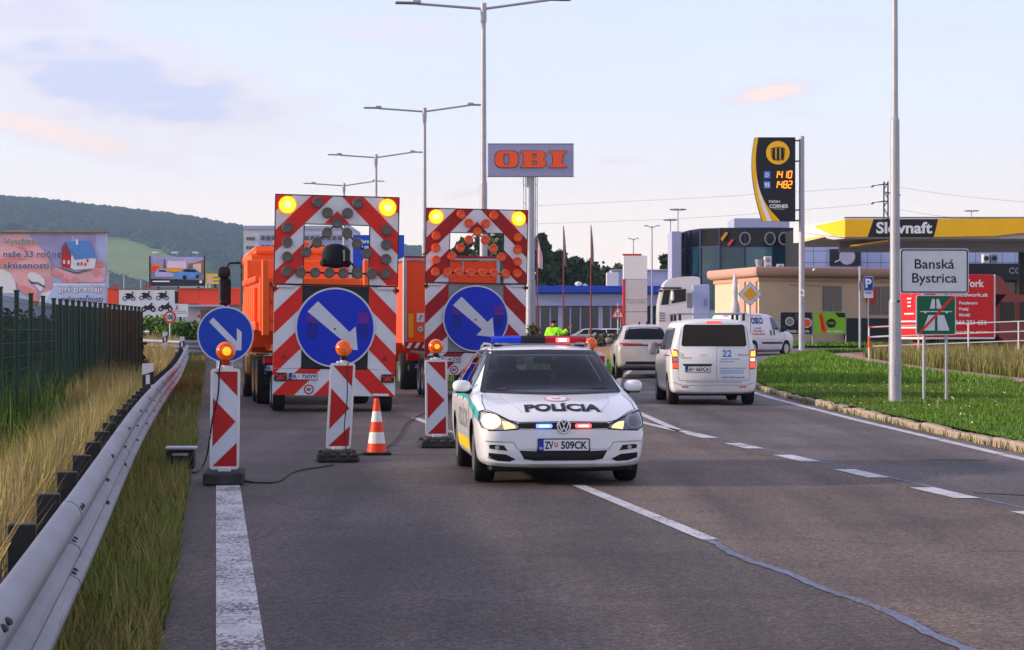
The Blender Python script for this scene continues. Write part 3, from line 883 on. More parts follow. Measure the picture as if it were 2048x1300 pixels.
def cut_body(V, F_, wheels, r, paint, inner='black_plastic', depth=0.34, name='body', parent=None, auto=50, hollow=()):
 me = bpy.data.meshes.new(name); me.from_pydata(V, [], F_)
 bm = bmesh.new(); bm.from_mesh(me)
 bmesh.ops.recalc_face_normals(bm, faces=bm.faces[:])
 for f in bm.faces: f.smooth = True
 bm.to_mesh(me); bm.free()
 me.materials.append(M[paint]); me.materials.append(M[inner])
 o = bpy.data.objects.new(name, me); COL.objects.link(o)
 c = MB()
 for (x, y, z) in wheels:
  s = 1 if x > 0 else -1
  c.lathe([(r, -depth), (r, 0.5)], paint, 36, Matrix.Translation((x, y, z)) @ Matrix.Rotation(R(90) * s, 4, 'Y'), smooth=False)
 co = c.build('cutter')
 md = o.modifiers.new('b', 'BOOLEAN'); md.object = co; md.operation = 'DIFFERENCE'; md.solver = 'EXACT'
 cuts = [co]
 b0 = BVHTree.FromPolygons([Vector(p) for p in V], F_)
 for hm in hollow:
  q = hm.build('cutter'); cuts.append(q)
  md = o.modifiers.new('h', 'BOOLEAN'); md.object = q; md.operation = 'DIFFERENCE'; md.solver = 'EXACT'
 if hollow:
  cuts[1:] = cuts[1:]
  dg = bpy.context.evaluated_depsgraph_get()
 dg = bpy.context.evaluated_depsgraph_get()
 nm = bpy.data.meshes.new_from_object(o.evaluated_get(dg))
 o.modifiers.clear()
 old = o.data; o.data = nm; bpy.data.meshes.remove(old); nm.name = name
 for q in cuts:
  cm = q.data; bpy.data.objects.remove(q); bpy.data.meshes.remove(cm)
 bm = bmesh.new(); bm.from_mesh(nm)
 for f in bm.faces:
  p = f.calc_center_median()
  f.material_index = 0
  if hollow and b0.find_nearest(p)[3] > 0.008:
   f.material_index = 1; f.smooth = False
  for (x, y, z) in wheels:
   if (p.y - y) ** 2 + (p.z - z) ** 2 < (r * 1.004) ** 2 and p.x * x > 0 and abs(p.x) < abs(x) + 0.16:
    d = math.hypot(p.y - y, p.z - z)
    if d > r * 0.985 or abs(f.normal.x) > 0.9:
     f.material_index = 1; f.smooth = False
 for e in bm.edges:
  if len(e.link_faces) == 2 and e.calc_face_angle(0) > R(auto): e.smooth = False
 bm.to_mesh(nm)
 bvh = b0 if hollow else BVHTree.FromBMesh(bm)
 bm.free()
 o.parent = parent
 return o, bvh
SIDE = {'F': (lambda u, v: Vector((u, -6, v)), Vector((0, 1, 0))), 'B': (lambda u, v: Vector((u, 16, v)), Vector((0, -1, 0))),
  'R': (lambda u, v: Vector((6, u, v)), Vector((-1, 0, 0))), 'L': (lambda u, v: Vector((-6, u, v)), Vector((1, 0, 0))),
  'T': (lambda u, v: Vector((u, v, 8)), Vector((0, 0, -1)))}
class Skin:
 """pieces that lie on a vehicle's curved body: outlines are given in the plane of a view and dropped onto the body"""
 def __init__(self, bvh, parent):
  self.b, self.p = bvh, parent
 def geo(self, side, polys, step, off, skirt):
  bm = bmesh.new()
  for poly in polys:
   vv = [bm.verts.new((u, v, 0)) for u, v in poly]
   try: bm.faces.new(vv)
   except ValueError: pass
  us = [v.co.x for v in bm.verts]; ws = [v.co.y for v in bm.verts]
  for lo, hi, ax in ((min(us), max(us), 0), (min(ws), max(ws), 1)):
   k = int((hi - lo) / step)
   for i in range(1, k + 1):
    c = lo + (hi - lo) * i / (k + 1)
    nrm = (1, 0, 0) if ax == 0 else (0, 1, 0)
    co = (c, 0, 0) if ax == 0 else (0, c, 0)
    bmesh.ops.bisect_plane(bm, geom=bm.verts[:] + bm.edges[:] + bm.faces[:], plane_co=co, plane_no=nrm)
  org, dr = SIDE[side]
  bnd = [e for e in bm.edges if len(e.link_faces) == 1]
  for v in bm.verts:
   o = org(v.co.x, v.co.y)
   h = self.b.ray_cast(o, dr)
   if h[0] is None: h = self.b.find_nearest(o + dr * 6)
   n = h[1] if h[1].dot(dr) < 0 else -h[1]
   v.co = h[0] + n * off
  if skirt:
   new = {}
   for e in bnd:
    q = []
    for v in e.verts:
     if v not in new: new[v] = bm.verts.new(v.co + dr * skirt)
     q.append(new[v])
    try: bm.faces.new((e.verts[0], e.verts[1], q[1], q[0]))
    except ValueError: pass
  bm.verts.index_update()
  V = [tuple(v.co) for v in bm.verts]
  F_ = [tuple(v.index for v in f.verts) for f in bm.faces]
  bm.free()
  return V, F_
 def patch(self, name, side, polys, matkey, off=0.004, step=0.06, skirt=0.012, parent=None, smooth=True):
  if isinstance(polys[0][0], (int, float)): polys = [polys]
  mb = MB()
  V, F_ = self.geo(side, polys, step, off, skirt)
  mb.add(V, F_, matkey, smooth)
  return mb.build(name, parent or self.p)
 def text(self, name, side, s, u, v, h, matkey, bold=0.0, off=0.006, width=None, parent=None, slant=0.0, step=0.08):
  mb = MB()
  mb.text(s, 0, 0, h, 0, matkey, bold, width=width, slant=slant)
  sg = -1 if side in 'BL' else 1
  polys = [[(u + sg * mb.v[i][0], v + mb.v[i][2]) for i in f] for f in mb.f]
  bm_polys = polys
  out = MB()
  V, F_ = self.geo(side, bm_polys, step, off, 0)
  out.add(V, F_, matkey)
  return out.build(name, parent or self.p)
 def line(self, name, side, pts, w, matkey='print_black', off=0.003, parent=None):
  polys = []
  for a, b in zip(pts, pts[1:]):
   d = Vector((b[0] - a[0], b[1] - a[1])).normalized()
   n = Vector((-d.y, d.x)) * (w / 2)
   e = d * (w * 0.3)
   polys.append([(a[0] - n.x - e.x, a[1] - n.y - e.y), (b[0] - n.x + e.x, b[1] - n.y + e.y), (b[0] + n.x + e.x, b[1] + n.y + e.y), (a[0] + n.x - e.x, a[1] + n.y - e.y)])
  return self.patch(name, side, polys, matkey, off, 0.05, 0.0, parent)
def blob(mb, c, s, matkey, e=0.7, nu=16, nv=10, X=None):
 """rounded box-like lump (superellipsoid)"""
 f = lambda t, k: math.copysign(abs(t) ** k, t)
 V, F_ = [], []
 for j in range(nv + 1):
  a = -math.pi / 2 + math.pi * j / nv
  for i in range(nu):
   b = 2 * math.pi * i / nu
   V.append((c[0] + s[0] / 2 * f(math.cos(a), e) * f(math.cos(b), e), c[1] + s[1] / 2 * f(math.cos(a), e) * f(math.sin(b), e), c[2] + s[2] / 2 * f(math.sin(a), e)))
 for j in range(nv):
  for i in range(nu):
   k = (i + 1) % nu
   F_.append((j * nu + i, j * nu + k, (j + 1) * nu + k, (j + 1) * nu + i))
 return mb.add(V, F_, matkey, True, X)
def wheel(parent, pos, r, w, out, rimcol='alloy', spokes=5, hub=0.62):
 """tyre (the part) with its rim as a sub-part; out = +1 / -1: side the rim faces"""
 X = Matrix.Rotation(R(90) * out, 4, 'Y')
 mb = MB()
 rr = r * hub
 mb.lathe([(rr, -w / 2), (r * 0.93, -w / 2), (r * 0.985, -w * 0.40), (r, -w * 0.25), (r, w * 0.25), (r * 0.985, w * 0.40), (r * 0.93, w / 2), (rr, w / 2), (rr, w / 2 - 0.04)], 'rubber', 32, X)
 o = mb.build('wheel', parent, loc=pos)
 m2 = MB()
 m2.lathe([(0, w / 2 - 0.05), (rr * 0.98, w / 2 - 0.07), (rr * 1.0, w / 2 - 0.02), (rr * 1.03, w / 2 + 0.002), (rr * 0.93, w / 2 - 0.004), (rr * 0.90, w / 2 - 0.03)], 'black_plastic' if spokes else rimcol, 28, X)
 if spokes:
  m2.lathe([(rr * 1.03, w / 2 + 0.003), (rr * 0.92, w / 2 + 0.001), (rr * 0.90, w / 2 - 0.02)], rimcol, 28, X)
  m2.lathe([(rr * 0.24, w / 2 - 0.05), (rr * 0.22, w / 2 - 0.005), (0, w / 2 - 0.004)], rimcol, 16, X)
  for k in range(spokes):
   m2.box((rr * 0.55, 0, w / 2 - 0.022), (rr * 0.78, rr * 0.2, 0.026), rimcol, 0.006, X @ Matrix.Rotation(2 * math.pi * k / spokes + 0.3, 4, 'Z'))
 m2.build('rim', o)
 return o
def number_plate(parent, s1, s2, side, x, y, z, tilt=0.0, w=0.52, h=0.113, name='number_plate'):
 """European plate: white field, blue band, characters; faces -y ('F') or +y ('B')"""
 mb = MB()
 mb.plate(rrect(-w / 2 - 0.012, -h / 2 - 0.012, w / 2 + 0.012, h / 2 + 0.012, 0.01), -0.006, 0.02, 'black_plastic')
 mb.plate(rrect(-w / 2, -h / 2, w / 2, h / 2, 0.008), -0.010, -0.004, 'plate_white')
 mb.plate([(-w / 2, -h / 2), (-w / 2 + 0.05, -h / 2), (-w / 2 + 0.05, h / 2), (-w / 2, h / 2)], -0.0115, -0.0095, 'eu_blue')
 mb.text('SK', -w / 2 + 0.025, -h / 2 + 0.014, 0.024, -0.0125, 'print_white', 0.01)
 ch = h * 0.66
 mb.text(s1, -w / 2 + 0.062, -ch / 2, ch, -0.0115, 'print_black', 0.03, 'L', width=w * 0.17)
 mb.text(s2, w / 2 - 0.014, -ch / 2, ch, -0.0115, 'print_black', 0.03, 'R', width=w * 0.53)
 sx_ = -w / 2 + 0.062 + w * 0.17 + w * 0.055
 mb.plate([(sx_ - 0.018, 0.025), (sx_ - 0.018, -0.006), (sx_, -0.026), (sx_ + 0.018, -0.006), (sx_ + 0.018, 0.025)], -0.0125, -0.0095, 'print_red')
 mb.plate([(sx_ - 0.008, 0.018), (sx_ - 0.008, 0), (sx_, -0.014), (sx_ + 0.008, 0), (sx_ + 0.008, 0.018)], -0.0135, -0.012, 'print_white')
 o = mb.build(name, parent, loc=(x, y, z), rot=(tilt, 0, math.pi if side == 'B' else 0))
 return o
# ------------------------------------------------------------------ the police car
def police_car():
 t = thing('police_car', 'white police estate car with blue and red light bar, facing us beside the beacons', 'car', (0.535, 22.85, 0.012), 0.0925)
 K = [(0.00, 0.70, 0.64, 0.42, 0.30, 0.61, 0.655, 0.015), (0.03, 0.79, 0.735, 0.48, 0.235, 0.650, 0.70, 0.02), (0.12, 0.845, 0.79, 0.52, 0.205, 0.71, 0.765, 0.025),
   (0.30, 0.878, 0.83, 0.55, 0.185, 0.785, 0.838, 0.025), (0.60, 0.893, 0.845, 0.58, 0.18, 0.845, 0.890, 0.03), (0.95, 0.90, 0.858, 0.62, 0.18, 0.90, 0.938, 0.03),
   (1.12, 0.90, 0.862, 0.70, 0.18, 0.918, 0.965, 0.035), (1.22, 0.90, 0.863, 0.735, 0.18, 0.928, 1.01, 0.05), (1.55, 0.90, 0.862, 0.69, 0.18, 0.945, 1.20, 0.07),
   (1.92, 0.90, 0.86, 0.635, 0.18, 0.958, 1.385, 0.075), (2.12, 0.90, 0.86, 0.62, 0.18, 0.962, 1.44, 0.06), (2.5, 0.90, 0.86, 0.612, 0.18, 0.965, 1.462, 0.05),
   (3.3, 0.90, 0.86, 0.605, 0.18, 0.975, 1.462, 0.05), (4.0, 0.895, 0.85, 0.59, 0.19, 0.985, 1.43, 0.05), (4.30, 0.88, 0.83, 0.57, 0.22, 0.98, 1.36, 0.06),
   (4.46, 0.84, 0.79, 0.55, 0.28, 0.95, 1.10, 0.06), (4.54, 0.78, 0.72, 0.5, 0.34, 0.88, 0.96, 0.04)]
 V, F_ = body_loft(K, 4)
 wh = [(0.78, 0.87, 0.315), (-0.78, 0.87, 0.315), (0.78, 3.50, 0.315), (-0.78, 3.50, 0.315)]
 hol = []
 b = MB(); b.box((0, 2.8, 0.75), (1.60, 2.8, 0.42), 'interior'); hol.append(b)
 b = MB(); fr_ = [(-0.80, 1.32, 0.93), (0.80, 1.32, 0.93), (0.80, 4.22, 0.93), (-0.80, 4.22, 0.93), (-0.54, 2.04, 1.395), (0.54, 2.04, 1.395), (0.54, 3.95, 1.385), (-0.54, 3.95, 1.385)]
 b.add(fr_, [(0, 3, 2, 1), (4, 5, 6, 7), (0, 1, 5, 4), (1, 2, 6, 5), (2, 3, 7, 6), (3, 0, 4, 7)], 'interior'); hol.append(b)
 b = MB(); b.plate([(-0.715, 0.968), (0.715, 0.968), (0.648, 1.19), (0.585, 1.338), (-0.585, 1.338), (-0.648, 1.19)], 0.9, 2.12, 'interior'); hol.append(b)
 for pl in ([(1.66, 1.005), (2.43, 1.02), (2.43, 1.37), (2.17, 1.36), (1.98, 1.28)], [(2.55, 1.02), (3.33, 1.03), (3.40, 1.355), (2.55, 1.37)]):
  b = MB(); b.plate(pl, -1.2, 1.2, 'interior', Matrix.Rotation(R(90), 4, 'Z')); hol.append(b)
 b = MB(); b.plate([(-0.55, 1.03), (0.55, 1.03), (0.46, 1.31), (-0.46, 1.31)], 4.0, 4.8, 'interior'); hol.append(b)
 body, bvh = cut_body(V, F_, wh, 0.365, 'car_white', 'interior', parent=t, hollow=hol)
 sm = MB(); sm.box((0, 1.53, 0.875), (1.5, 0.42, 0.14), 'interior', 0.05); sm.box((0.36, 1.72, 0.93), (0.36, 0.16, 0.08), 'interior', 0.03); sm.build('dashboard', t)
 for xx in (-0.37, 0.37):
  sm = MB(); blob(sm, (xx, 2.62, 0.86), (0.50, 0.22, 0.66), 'seat_cloth', 0.6); blob(sm, (xx, 2.42, 0.60), (0.50, 0.5, 0.2), 'seat_cloth', 0.6)
  blob(sm, (xx, 2.66, 1.255), (0.27, 0.11, 0.17), 'seat_cloth', 0.7); sm.cyl((xx - 0.06, 2.65, 1.1), (xx - 0.06, 2.65, 1.25), 0.008, 'alloy'); sm.cyl((xx + 0.06, 2.65, 1.1), (xx + 0.06, 2.65, 1.25), 0.008, 'alloy')
  sm.build('front_seat', t)
 sm = MB(); blob(sm, (0, 3.55, 0.82), (1.36, 0.24, 0.66), 'seat_cloth', 0.5); blob(sm, (-0.38, 3.58, 1.2), (0.25, 0.1, 0.16), 'seat_cloth'); blob(sm, (0.38, 3.58, 1.2), (0.25, 0.1, 0.16), 'seat_cloth'); sm.build('rear_bench', t)
 sm = MB(); sm.tube([(0.37 + 0.18 * math.cos(a), 1.88 - 0.07 * math.sin(a), 0.95 + 0.17 * math.sin(a)) for a in [i * math.pi / 12 for i in range(25)]], 0.016, 'black_plastic', 6); sm.box((0.37, 1.86, 0.95), (0.16, 0.06, 0.12), 'black_plastic', 0.03); sm.build('steering_wheel', t)
 sm = MB(); sm.box((0.0, 1.94, 1.285), (0.24, 0.04, 0.075), 'black_plastic', 0.02); sm.cyl((0, 1.95, 1.30), (0, 2.0, 1.37), 0.012, 'black_plastic'); sm.build('rear_view_mirror', t)
 sm = MB(); sm.box((-0.5, 1.62, 0.965), (0.10, 0.02, 0.03), 'print_white', 0.004); sm.box((-0.32, 1.62, 0.96), (0.05, 0.02, 0.02), 'print_white', 0.004); sm.build('dash_papers', t)
 S = Skin(bvh, t)
 ws = S.patch('windscreen', 'F', [(-0.745, 0.955), (-0.4, 0.943), (0, 0.940), (0.4, 0.943), (0.745, 0.955), (0.66, 1.19), (0.598, 1.345), (0.57, 1.362), (0, 1.372), (-0.57, 1.362), (-0.598, 1.345), (-0.66, 1.19)], 'clear_glass', 0.004, 0.05, 0.0)
 S.line('windscreen_seal', 'F', [(-0.75, 0.955), (-0.665, 1.19), (-0.603, 1.35), (-0.57, 1.37), (0, 1.38), (0.57, 1.37), (0.603, 1.35), (0.665, 1.19), (0.75, 0.955)], 0.042, 'black_plastic', 0.006)
 S.patch('cowl', 'F', [(-0.745, 0.940), (0, 0.924), (0.745, 0.940), (0.745, 0.956), (0, 0.944), (-0.745, 0.956)], 'black_plastic', 0.010, skirt=0.012)
 for sg in (-1, 1):
  sd = 'R' if sg > 0 else 'L'
  S.patch('front_side_window', sd, [(1.62, 0.985), (2.45, 1.0), (2.45, 1.385), (2.15, 1.375), (1.95, 1.29)], 'clear_glass', 0.004, skirt=0.0)
  S.patch('rear_side_window', sd, [(2.53, 1.0), (3.35, 1.01), (3.42, 1.37), (2.53, 1.388)], 'clear_glass', 0.004, skirt=0.0)
  S.line('window_seal', sd, [(1.60, 0.985), (1.95, 1.29), (2.15, 1.378), (2.49, 1.392), (3.42, 1.372)], 0.022, 'black_plastic', 0.006)
  S.line('window_seal', sd, [(2.49, 0.99), (2.49, 1.388)], 0.07, 'black_plastic', 0.006)
  S.patch('quarter_window', sd, [(3.48, 1.03), (4.0, 1.05), (4.1, 1.28), (3.55, 1.365)], 'glass', 0.004)
  S.line('door_gap', sd, [(1.30, 0.35), (1.28, 0.7), (1.42, 0.95)], 0.008)
  S.line('door_gap', sd, [(2.49, 0.30), (2.49, 1.0)], 0.008)
  S.line('door_gap', sd, [(3.28, 0.60), (3.36, 1.0)], 0.008)
  S.line('window_seal', sd, [(1.55, 0.972), (2.5, 0.985), (4.05, 1.03)], 0.018, 'black_plastic')
  S.patch('teal_stripe', sd, [(0.33, 0.672), (0.62, 0.73), (1.15, 0.80), (1.55, 0.865), (1.62, 0.925), (1.2, 0.872), (0.66, 0.81), (0.33, 0.757)], 'teal', 0.003, skirt=0)
  S.patch('teal_stripe', sd, [(1.64, 0.86), (4.2, 0.86), (4.2, 0.93), (1.64, 0.925)], 'teal', 0.003, skirt=0)
  S.patch('yellow_stripe', sd, [(1.28, 0.31), (3.1, 0.31), (3.1, 0.43), (1.28, 0.43)], 'yellow_stripe', 0.003, skirt=0)
  S.text('lettering', sd, 'POLÍCIA', 2.1, 0.55, 0.20, 'print_grey', 0.02, width=1.35)
  h = MB()
  for yy in (2.25, 3.15):
   h.box((sg * 0.905, yy, 0.86), (0.03, 0.2, 0.035), 'car_white', 0.012)
  h.build('door_handles', t)
 S.patch('rear_window', 'B', [(-0.58, 1.01), (0.58, 1.01), (0.49, 1.33), (-0.49, 1.33)], 'clear_glass', 0.004, skirt=0.0)
 for sg in (-1, 1):
  P = [(0.465, 0.600), (0.60, 0.586), (0.765, 0.580), (0.832, 0.612), (0.856, 0.680), (0.842, 0.762), (0.815, 0.770), (0.70, 0.733), (0.56, 0.672), (0.47, 0.640)]
  hl = S.patch('headlight', 'F', [(sg * u, v) for u, v in P], 'lens_clear' if sg < 0 else 'lens_dark', 0.010, 0.04, 0.03)
  S.line('headlight_rim', 'F', [(sg * u, v) for u, v in P + P[:1]], 0.014, 'black_plastic', 0.011, hl)
  S.patch('reflector', 'F', [(sg * u, v) for u, v in circle(0.735, 0.668, 0.088, 20, 0.070)], 'lamp_glow_warm' if sg < 0 else 'print_grey', 0.014, 0.03, 0.0, hl)
  if sg < 0:
   S.patch('lit_bulb', 'F', [(-0.80, 0.61), (-0.745, 0.598), (-0.69, 0.62), (-0.665, 0.665), (-0.69, 0.712), (-0.75, 0.738), (-0.81, 0.725), (-0.83, 0.67)], 'lamp_on_warm', 0.018, 0.03, 0.0, hl)
  if sg > 0:
   S.patch('projector', 'F', circle(0.735, 0.668, 0.045, 16), 'lens_dark', 0.018, 0.03, 0.0, hl)
  S.patch('daytime_lamp', 'F', [(sg * u, v) for u, v in [(0.50, 0.605), (0.62, 0.592), (0.64, 0.668), (0.575, 0.662), (0.505, 0.628)]], 'lamp_glow_warm', 0.014, 0.03, 0.0, hl)
 gr = S.patch('grille', 'F', [(-0.465, 0.60), (0, 0.588), (0.465, 0.60), (0.465, 0.655), (0, 0.662), (-0.465, 0.655)], 'black_plastic', 0.006, 0.04, 0.02)
 S.line('grille_trim', 'F', [(-0.46, 0.597), (0, 0.586), (0.46, 0.597)], 0.010, 'chrome', 0.012, gr)
 for k in range(3):
  S.line('grille_bar', 'F', [(-0.45, 0.612 + k * 0.015), (0, 0.602 + k * 0.0165), (0.45, 0.612 + k * 0.015)], 0.004, 'dark_steel', 0.012, gr)
 for sg, a, b in ((-1, 'lamp_on_blue', 'lamp_on_paleblue'), (1, 'lamp_on_red', 'lamp_on_pink')):
  st = MB()
  st.box((sg * 0.205, -0.022, 0.628), (0.165, 0.022, 0.042), a, 0.008)
  o = st.build('strobe_light', t)
  st = MB(); st.box((sg * 0.205, -0.034, 0.628), (0.10, 0.006, 0.018), b, 0.002); st.build('led_row', o)
 bd = MB()
 bd.lathe([(0.074, 0), (0.074, 0.012), (0.062, 0.014), (0.060, 0.008), (0.0, 0.008)], 'chrome', 28, Matrix.Translation((0, -0.018, 0.624)) @ Matrix.Rotation(R(90), 4, 'X'))
 bd.plate(circle(0, 0.624, 0.060, 24), -0.0272, -0.024, 'slov_black')
 def bar(pts, w):
  for a, b in zip(pts, pts[1:]):
   d = Vector((b[0] - a[0], b[1] - a[1])); L = d.length; d.normalize(); n = Vector((-d.y, d.x)) * w / 2
   bd.plate([(a[0] - n.x, a[1] - n.y), (b[0] - n.x, b[1] - n.y), (b[0] + n.x, b[1] + n.y), (a[0] + n.x, a[1] + n.y)], -0.032, -0.026, 'print_white')
 bar([(-0.021, 0.678), (0, 0.633), (0.021, 0.678)], 0.011)
 bar([(-0.048, 0.656), (-0.021, 0.574), (0, 0.622), (0.021, 0.574), (0.048, 0.656)], 0.011)
 rg = MB(); bd.ring(circle(0, 0.624, 0.070, 28), circle(0, 0.624, 0.058, 28), -0.033, -0.02, 'print_white')
 bd.build('badge', t)
 number_plate(t, 'ZV', '509CK', 'F', 0.0, -0.018, 0.43)
 pb = MB(); pb.box((0, 0.012, 0.43), (0.56, 0.04, 0.15), 'black_plastic', 0.008); pb.build('plate_holder', t)
 S.patch('bumper_skin', 'F', [(-0.848, 0.56), (-0.822, 0.478), (-0.53, 0.464), (-0.475, 0.392), (0.475, 0.392), (0.53, 0.464), (0.822, 0.478), (0.848, 0.56), (0.76, 0.574), (0.47, 0.586), (-0.47, 0.586), (-0.76, 0.574)], 'car_white', 0.011, 0.05, 0.014)
 S.patch('bumper_lip', 'F', [(-0.80, 0.275), (-0.62, 0.252), (-0.3, 0.243), (0.3, 0.243), (0.62, 0.252), (0.80, 0.275), (0.78, 0.238), (0.6, 0.222), (0.3, 0.214), (-0.3, 0.214), (-0.6, 0.222), (-0.78, 0.238)], 'car_white', 0.022, 0.05, 0.03)
 it = S.patch('lower_intake', 'F', [(-0.46, 0.375), (-0.27, 0.365), (0.27, 0.365), (0.46, 0.375), (0.41, 0.285), (0.3, 0.268), (-0.3, 0.268), (-0.41, 0.285)], 'black_plastic', 0.004, 0.05, 0.02)
 for k in range(3):
  S.line('intake_slat', 'F', [(-0.40, 0.295 + k * 0.022), (0.40, 0.295 + k * 0.022)], 0.006, 'dark_steel', 0.008, it)
 for sg in (-1, 1):
  f = S.patch('fog_lamp', 'F', [(sg * u, v) for u, v in [(0.585, 0.372), (0.765, 0.395), (0.775, 0.43), (0.735, 0.437), (0.62, 0.428)]], 'black_plastic', 0.006, 0.04, 0.02)
  S.patch('lens', 'F', [(sg * u, v) for u, v in circle(0.69, 0.407, 0.022, 12)], 'lens_clear', 0.012, 0.04, 0.0, f)
  S.patch('corner_intake', 'F', [(sg * u, v) for u, v in [(0.50, 0.285), (0.60, 0.335), (0.775, 0.352), (0.775, 0.30), (0.68, 0.268), (0.56, 0.26)]], 'black_plastic', 0.005, 0.04, 0.02)
  S.line('bumper_crease', 'F', [(sg * 0.47, 0.38), (sg * 0.52, 0.46), (sg * 0.80, 0.47)], 0.005, 'print_grey', 0.0125)
 S.line('bonnet_gap', 'F', [(-0.80, 0.79), (-0.70, 0.757), (-0.56, 0.684), (-0.46, 0.664), (0, 0.672), (0.46, 0.664), (0.56, 0.684), (0.70, 0.757), (0.80, 0.79)], 0.007)
 for sg in (-1, 1):
  S.line('bonnet_crease', 'T', [(sg * 0.42, 0.14), (sg * 0.54, 0.5), (sg * 0.60, 1.05)], 0.004, 'alloy', 0.0012)
  S.line('bonnet_gap', 'T', [(sg * 0.79, 0.30), (sg * 0.80, 0.6), (sg * 0.765, 1.10)], 0.007)
 S.text('lettering', 'T', 'POLÍCIA', 0.015, 0.145, 0.165, 'print_black', 0.045, width=0.80)
 em = S.patch('emblem', 'T', circle(-0.01, 0.60, 0.135, 28, 0.17), 'print_pink', 0.004, skirt=0)
 S.patch('emblem_field', 'T', circle(-0.01, 0.60, 0.108, 28, 0.138), 'print_white', 0.006, skirt=0, parent=em)
 S.patch('emblem_shield', 'T', [(-0.055, 0.65), (-0.06, 0.59), (-0.01, 0.53), (0.04, 0.59), (0.035, 0.65)], 'print_pink', 0.008, skirt=0, parent=em)
 S.text('emblem_cross', 'T', '+', -0.01, 0.56, 0.09, 'print_white', 0.02, off=0.010, parent=em)
 for sg in (-1, 1):
  mb = MB()
  blob(mb, (sg * 0.955, 1.52, 1.005), (0.20, 0.16, 0.135), 'car_white', 0.75)
  mb.box((sg * 0.945, 1.52, 0.940), (0.16, 0.11, 0.02), 'black_plastic', 0.008)
  mb.box((sg * 0.87, 1.54, 0.945), (0.11, 0.07, 0.05), 'black_plastic', 0.015)
  o = mb.build('wing_mirror', t)
 for sg in (-1, 1):
  rr = MB()
  pts = [(sg * 0.56, 2.22, 1.40), (sg * 0.562, 2.26, 1.452), (sg * 0.562, 2.45, 1.462), (sg * 0.555, 3.4, 1.465), (sg * 0.54, 3.95, 1.425), (sg * 0.54, 4.0, 1.38)]
  rr.tube(pts, 0.013, 'print_grey', 8)
  rr.build('roof_rail', t)
 lb = thing('light_bar', None, None); lb.parent = t
 lb.location = (0, 2.5, 1.512)
 prof = lambda k: [(-0.16 * k, -0.035), (-0.165 * k, 0.02), (-0.13 * k, 0.048), (0.13 * k, 0.048), (0.165 * k, 0.02), (0.16 * k, -0.035)]
 def seg(name, x0, x1, mk, t0=1.0, t1=1.0):
  mb = MB()
  n = 6
  V = []
  for i in range(n + 1):
   f = i / n
   k = t0 + (t1 - t0) * (f ** 2.2 if t1 < t0 else 1 - (1 - f) ** 2.2)
   V += [(x0 + (x1 - x0) * f, a, b * (0.55 + 0.45 * k)) for a, b in prof(k)]
  F_ = [(i * 6 + j, i * 6 + (j + 1) % 6, (i + 1) * 6 + (j + 1) % 6, (i + 1) * 6 + j) for i in range(n) for j in range(6)]
  F_ += [tuple(range(6)), tuple(n * 6 + j for j in range(6))[::-1]]
  mb.add(V, F_, mk, True)
  return mb.build(name, lb)
 seg('blue_dome', -0.54, -0.215, 'dome_blue', 0.62, 1.0)
 seg('centre_housing', -0.213, 0.06, 'black_plastic')
 seg('red_dome', 0.062, 0.54, 'dome_red', 1.0, 0.62)
 mb = MB(); mb.box((0, 0, -0.046), (1.0, 0.30, 0.018), 'galv', 0.006)
 for xx in (-0.47, 0.47):
  mb.box((xx, 0.0, -0.065), (0.10, 0.2, 0.03), 'black_plastic', 0.008)
 mb.build('base_tray', lb)
 mb = MB(); mb.box((0.262, -0.164, -0.002), (0.155, 0.03, 0.05), 'lamp_on_red', 0.008); o = mb.build('lit_module', lb)
 mb = MB(); mb.box((0.258, -0.181, 0.0), (0.095, 0.008, 0.034), 'lamp_on_pink', 0.002); mb.build('led_row', o)
 mb = MB(); mb.box((0.835, 0.145, 0.545), (0.02, 0.03, 0.03), 'lamp_on_red', 0.006); mb.build('corner_strobe', t)
 for (x, y, z) in wh:
  s = 1 if x > 0 else -1
  wheel(t, (s * 0.765, y, 0.312), 0.312, 0.21, s, 'alloy', 5)
 mb = MB(); mb.box((0, 2.2, 0.19), (1.5, 3.9, 0.10), 'black_plastic', 0.02); mb.build('underbody', t)
 for a, b in (((-0.62, 0.965), (-0.02, 0.985)), ((0.02, 0.965), (0.60, 0.985))):
  S.line('wiper', 'F', [a, b], 0.014, 'black_plastic', 0.010)
 mb = MB(); mb.cyl((0.1, 4.2, 1.40), (0.1, 4.38, 1.62), 0.006, 'black_plastic'); mb.build('aerial', t)
 return t
police_car()
# ------------------------------------------------------------------ arrow board trailers
def disc_lamp(parent, x, z, r, kind, y=-0.02):
 X = Matrix.Translation((x, y, z)) @ Matrix.Rotation(R(90), 4, 'X')
 if kind == 'lit':
  mb = MB()
  mb.lathe([(r, -0.02), (r, 0.05), (r * 0.95, 0.065), (r * 0.93, 0.05), (0, 0.05)], 'lamp_rim', 28, X)
  o = mb.build('flashing_lamp', parent)
  m2 = MB()
  m2.lathe([(r * 0.93, 0.051), (r * 0.85, 0.066), (r * 0.6, 0.086), (r * 0.46, 0.092)], 'lamp_yellow_on', 28, X)
  m2.lathe([(r * 0.46, 0.092), (r * 0.25, 0.098), (0, 0.10)], 'lamp_yellow_hot', 28, X)
  m2.build('lens', o)
  return o
 mk = 'lamp_off' if kind == 'off' else 'lamp_orange'
 mb = MB()
 mb.lathe([(r, -0.02), (r, 0.05), (r * 0.94, 0.062)], mk, 22, X)
 for a, b, h in ((0.94, 0.7, 0.075), (0.7, 0.35, 0.085), (0.35, 0.0, 0.082)):
  mb.lathe([(r * a, 0.060), (r * (a - 0.04), h), (r * max(0, b), h - 0.006)], mk, 22, X)
 o = mb.build('warning_lamp', parent)
 return o
